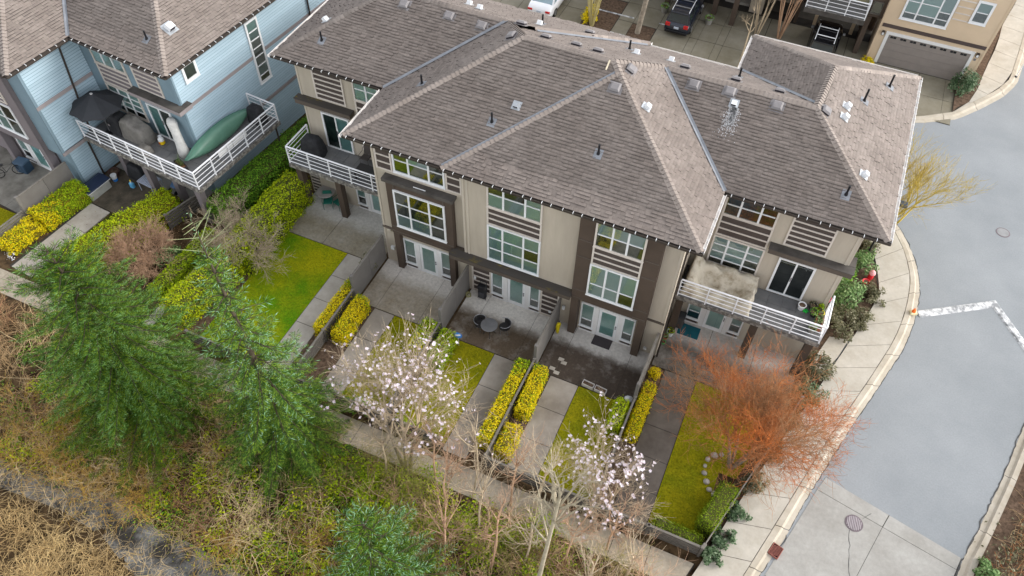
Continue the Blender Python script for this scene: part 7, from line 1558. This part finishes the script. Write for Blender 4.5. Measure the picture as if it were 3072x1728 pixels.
# ------------------------------------------------------------------ things at the blue house (its own frame)
def bl_(a, b, z=0.0): p = BM @ Vector((a, b, z)); return (p.x, p.y, p.z)
M_UMB = mat('charcoal_umbrella', (.035, .037, .042), .8, var=.1)
t = thing('patio_umbrella', 'open charcoal umbrella at the left end of the blue balcony', 'umbrella', bl_(-5.0, -1.2, 2.98), BA); MB().tube([(0, 0, 0), (0, 0, 2.5)], .025, 6).build('pole', M_METAL, t, True); MB().lathe(0, 0, [(.26, 0), (.24, .06), (.04, .1)], 12).build('base', M_BLACK, t, True)
mb = MB(); n = 8; rim = [(1.35 * math.cos(6.283 * k / n + .3), 1.35 * math.sin(6.283 * k / n + .3), 1.78) for k in range(n)]; ap = (0, 0, 2.46)
for k in range(n):
    a_, b_ = rim[k], rim[(k + 1) % n]; m_ = tuple((np.array(a_) + np.array(b_)) / 2 * np.array([.95, .95, 1.0])); mb.add([ap, a_, m_, b_], [(0, 1, 2), (0, 2, 3)]); mb.add([a_, m_, b_, (b_[0], b_[1], b_[2] - .05), (m_[0], m_[1], m_[2] - .05), (a_[0], a_[1], a_[2] - .05)], [(0, 1, 4, 5), (1, 2, 3, 4)])
cn = mb.build('canopy', M_UMB, t, True); MB().box(-.05, .05, -.05, .05, 2.45, 2.49).build('finial', M_WHITED, cn, True)
for k in range(n): MB().tube([(0, 0, 2.4), tuple(np.array(rim[k]) * np.array([.98, .98, .99]))], .01, 4).build('rib', M_METAL, t, True)
t = cover('covered_barbecue', 'round barbecue under a black cover below the umbrella', 'barbecue', bl_(-4.65, -.75, 2.98), BA, 1.15, .95, 1.1, M_BLACKC, 7, taper=.25); legs(t, .3, .25); MB(Matrix.Translation((-.1, -.47, .6))).box(-.07, .07, -.012, .0, -.05, .05).build('badge', M_MAUVEL, t, True)
t = cover('covered_barbecue', 'large barbecue under a grey canvas cover on the blue balcony', 'barbecue', bl_(-3.3, -.75, 2.98), BA, 1.75, .9, 1.2, M_GREYC, 9, lambda x, y: 1.0 if x < .1 else .82, wr=.03); legs(t, .6, .3)
t = thing('propane_tank', 'white and yellow propane tank by the balcony door', 'gas tank', bl_(-2.0, -.5, 2.98), BA); MB().lathe(0, 0, [(.12, 0), (.15, .03), (.155, .22)], 16).build('lower_shell', mat('tank_yellow', (.80, .55, .01), .45), t, True); MB().lathe(0, 0, [(.155, .221), (.15, .33), (.10, .40), (.03, .42)], 16).build('upper_shell', M_WHITE, t, True); MB().lathe(0, 0, [(.09, .39), (.10, .5), (.09, .5), (.08, .39)], 12, cap=False).build('collar', M_WHITE, t, True); MB().box(-.05, .05, -.162, -.154, .07, .18).build('warning_label', mat('label_red', (.5, .05, .02), .5), t, True)
t = thing('covered_parasol', 'leaning parasol in a long dirty white cover beside the balcony corner', 'covered parasol', bl_(-.35, -.6, 2.98), BA)
MB().loft([[(c * r + ox, s * r * .9 + oy, z) for c, s in ((math.cos(a), math.sin(a)) for a in np.linspace(0, 6.283, 13)[:-1])] for z, r, ox, oy in ((0, .26, 0, 0), (.25, .31, -.02, .02), (.7, .25, -.12, .08), (1.3, .23, -.3, .2), (1.75, .27, -.45, .3), (1.9, .2, -.5, .33), (1.93, .03, -.5, .34))]).build('cover', M_WHITEC, t, True, True); MB().tube([(-.5, .34, 1.9), (-.52, .35, 2.0)], .02, 6).build('pole_tip', M_METAL, t, True)
t = thing('canoe', 'green canoe leaning on its side against the blue wall', 'canoe', bl_(.62, 1.25, 2.98), BA + math.radians(90)); t.scale = (1.1, 1.1, 1.12); secs = []
for k in range(17):
    s = k / 16 * 2 - 1; wd = max(.012, (1 - abs(s) ** 2.4)) * .42; kl = .02 + .30 * abs(s) ** 4; pts_ = []
    for j in range(9):
        a = math.pi * j / 8; pts_.append((s * 2.15, math.cos(a) * wd, kl * .6 + (1 - math.sin(a) ** .7) * (.36 - kl * .3)))
    secs.append(pts_)
Mc = Matrix.Translation((0, .02, .42)) @ Matrix.Rotation(math.radians(-112), 4, 'X') @ Matrix.Translation((0, 0, -.12)); recalc(MB(Mc).loft(secs, closed=False, cap=False).build('hull', mat('canoe_green', (.10, .22, .155), .4, spec=.5, var=.08), t, True, True))
for j in (0, 8): MB(Mc).tube([q[j] for q in secs], .02, 5).build('gunwale', mat('canoe_rim', (.07, .20, .15), .4), t, True)
t = cover('covered_barbecue', 'small barbecue under a black cover at the far end of the blue balcony', 'barbecue', bl_(1.1, 3.35, 2.98), BA, .95, .65, 1.0, M_BLACKC, 11); legs(t, .3, .2)
t = thing('planter_box', 'dark planter with spiky green leaves at the balcony corner', 'planter', bl_(.15, -1.35, 2.98), BA - .3); MB().box(-.42, .42, -.16, -.13, 0, .28).box(-.42, .42, .13, .16, 0, .28).box(-.42, -.39, -.13, .13, 0, .28).box(.39, .42, -.13, .13, 0, .28).build('box', M_PD, t, True); MB().box(-.389, .389, -.129, .129, 0, .22).build('soil', mat('rusty_soil', (.20, .10, .05), .95), t, True)
rr = random.Random(3); V = []; F = []
for k in range(90):
    x, y = rr.uniform(-.35, .2), rr.uniform(-.1, .1); a = rr.uniform(0, 6.28); h = rr.uniform(.25, .55); o_ = len(V); V += [(x - .014, y, .21), (x + .014, y, .21), (x + math.cos(a) * .15, y + math.sin(a) * .15, .21 + h)]; F.append((o_, o_ + 1, o_ + 2))
np_mesh('plant', V, F, LG_L, t, True)
t = thing('folded_board', 'white folding board hung on the side rail of the blue balcony', 'board', bl_(1.86, .75, 3.55), BA); MB().box(-.02, .01, -1.0, -.02, 0, .42).build('panel', M_WHITED, t, True); MB().box(-.02, .01, .02, 1.0, .0, .42).build('panel', M_WHITED, t, True); MB().box(-.012, .002, -.02, .02, .02, .40).build('hinge', M_METAL, t, True)
t = cover('covered_stool', 'small grey covered stool below the grey barbecue cover', 'stool', bl_(-2.2, -1.45, 2.98), BA, .7, .6, .45, M_GREYC, 13); legs(t, .2, .18)
t = thing('storage_box', 'storage bench with navy lid beside the blue wall', 'storage box', bl_(-5.5, -3.1, .02), BA); mb = MB(); mb.cbox(-.36, .36, -.66, .66, 0, .55, .03).build('body', mat('box_grey', (.42, .42, .38), .6), t, True)
MB().loft([[(x, y, z) for x, z in ((-.42, .56), (-.40, .64), (-.2, .70), (.1, .70), (.38, .62), (.42, .56))] for y in (-.72, .72)]).build('lid', mat('navy_lid', (.015, .025, .055), .5), t, True); MB().cbox(-.44, .44, -.74, .74, .545, .565, .005).build('lid_rim', M_WHITED, t, True)
t = thing('bucket', 'white and blue bucket behind the storage bench', 'bucket', bl_(-5.35, -2.0, .02), BA); MB().lathe(0, 0, [(.13, 0), (.15, .18)], 14).build('lower_shell', mat('bucket_blue', (.03, .20, .60), .4), t, True); MB().lathe(0, 0, [(.15, .181), (.165, .36), (.17, .37)], 14).build('upper_shell', M_WHITE, t, True); MB().lathe(0, 0, [(.172, .371), (.172, .40), (.02, .41)], 14).build('lid', M_WHITE, t, True)
pot('large brown glazed pot behind the bucket', bl_(-5.6, -1.75, .02), .28, .4, mat('brown_glaze', (.09, .05, .04), .5))
t = cover('covered_barbecue', 'barbecue under a black cover below the blue balcony', 'barbecue', bl_(-4.3, -1.15, .02), BA, 1.3, .7, 1.0, M_BLACKC, 15, taper=.2); legs(t, .4, .25)
t = thing('spray_jug', 'light blue jug with a yellow nozzle on the patio below the balcony', 'jug', bl_(-4.15, -1.9, .02), BA); MB().cbox(-.14, .14, -.1, .1, 0, .32, .05).build('body', mat('jug_blue', (.12, .40, .65), .45), t, True); MB().lathe(0, 0, [(.04, .32), (.03, .42)], 8).build('neck', M_WHITE, t, True); MB().box(-.03, .06, -.02, .02, .42, .50).build('nozzle', M_PY, t, True)
t = thing('garden_table', 'pale blue lattice garden table below the blue balcony', 'table', bl_(-3.05, -1.5, .02), BA); M_LAT = mat('pale_lattice', (.48, .52, .62), .6)
for k in range(11): MB().box(-.5 + k * .095, -.44 + k * .095, -.4, .4, .69, .71).build('slat', M_LAT, t, True)
for y in (-.38, .36): MB().box(-.52, .57, y, y + .04, .66, .69).build('frame_rail', M_LAT, t, True)
for x in (-.48, .5):
    for y in (-.36, .36): MB().tube([(x, y, 0), (x, y, .66)], .02, 5).build('leg', M_LAT, t, True)
t = thing('stroller', 'black and blue stroller beside the balcony columns', 'stroller', bl_(-1.85, -.9, .02), BA)
for x in (-.22, .22):
    for y in (-.3, .3):
        M4 = Matrix.Translation((x, y, .13)) @ Matrix.Rotation(math.pi / 2, 4, 'Y'); MB(M4).lathe(0, 0, [(.07, -.02), (.13, -.02), (.13, .02), (.07, .02)], 12).build('wheel', M_BLACK, t, True)
    MB().tube([(x, -.3, .15), (x, .1, .6), (x, .45, 1.0)], .016, 5).build('frame', M_METAL, t, True)
MB(Matrix.Translation((0, 0, .5)) @ Matrix.Rotation(.5, 4, 'X')).cbox(-.2, .2, -.25, .3, -.05, .05, .03).build('seat', mat('stroller_blue', (.12, .22, .40), .8), t, True); MB().loft([[(x, .12 + .28 * math.cos(a), .68 + .28 * math.sin(a)) for a in np.linspace(.2, 2.6, 7)] for x in (-.23, .23)], closed=False, cap=False).build('hood', M_BLACKC, t, True); MB().tube([(-.22, .45, 1.0), (.22, .45, 1.0)], .02, 5).build('handle', M_BLACK, t, True)
pot('orange pot with a plant at the foot of the stroller', bl_(-1.3, -1.75, .02), .14, .22, mat('orange_pot', (.60, .18, .03), .6), LG_G)
# bicycle and bin at the far left
t = thing('bicycle', 'bicycle leaning by the far left patio', 'bicycle', (-37.55, 17.55, .02), .75); M_BK = mat('bike_black', (.02, .02, .022), .4)
for x in (-.52, .52):
    M4 = Matrix.Translation((x, 0, .33)) @ Matrix.Rotation(math.pi / 2, 4, 'X'); wo = MB(M4).tube([(.31 * math.cos(a), .31 * math.sin(a), 0) for a in np.linspace(0, 6.283, 22)], .022, 5, False).build('wheel', M_TYRE, t, True)
    for k in range(6): MB(M4).tube([(.02 * math.cos(k), .02 * math.sin(k), 0), (.3 * math.cos(k * 1.047), .3 * math.sin(k * 1.047), 0)], .004, 3).build('spoke', M_RIM, wo, True)
MB().tube([(-.52, 0, .33), (-.1, 0, .32), (.4, 0, .78), (-.18, 0, .8), (-.1, 0, .32)], .018, 5).tube([(-.52, 0, .33), (-.18, 0, .8)], .014, 5).tube([(.4, 0, .88), (.4, 0, .78), (.52, 0, .33)], .018, 5).build('frame', M_BK, t, True); MB().cbox(-.3, -.05, -.06, .06, .86, .91, .02).build('saddle', M_BK, t, True); MB().tube([(.36, -.25, .95), (.42, -.1, .92), (.42, .1, .92), (.36, .25, .95)], .014, 5).build('handlebar', M_BK, t, True)
t = thing('storage_bin', 'dark blue lidded bin behind the bicycle', 'bin', (-37.2, 18.25, .02), .1); MB().cbox(-.35, .35, -.28, .28, 0, .6, .04).build('body', mat('bin_navy', (.03, .06, .10), .5), t, True); MB().cbox(-.37, .37, -.3, .3, .601, .68, .03).build('lid', mat('bin_navy2', (.05, .09, .14), .5), t, True)
# pots by the pillars across the court
for (x, y, lb) in ((-9.6, 48.6, 'grey pot at the pillar left of the dark blue car'), (-6.45, 48.5, 'grey pot with a small shrub right of the dark blue car'), (-12.3, 49.2, 'grey pot at the left pillar at the top edge')): pot(lb, (x, y, .02), .28, .5, M_PGR, LG_D, 'pots at the pillars', leaf=.1)
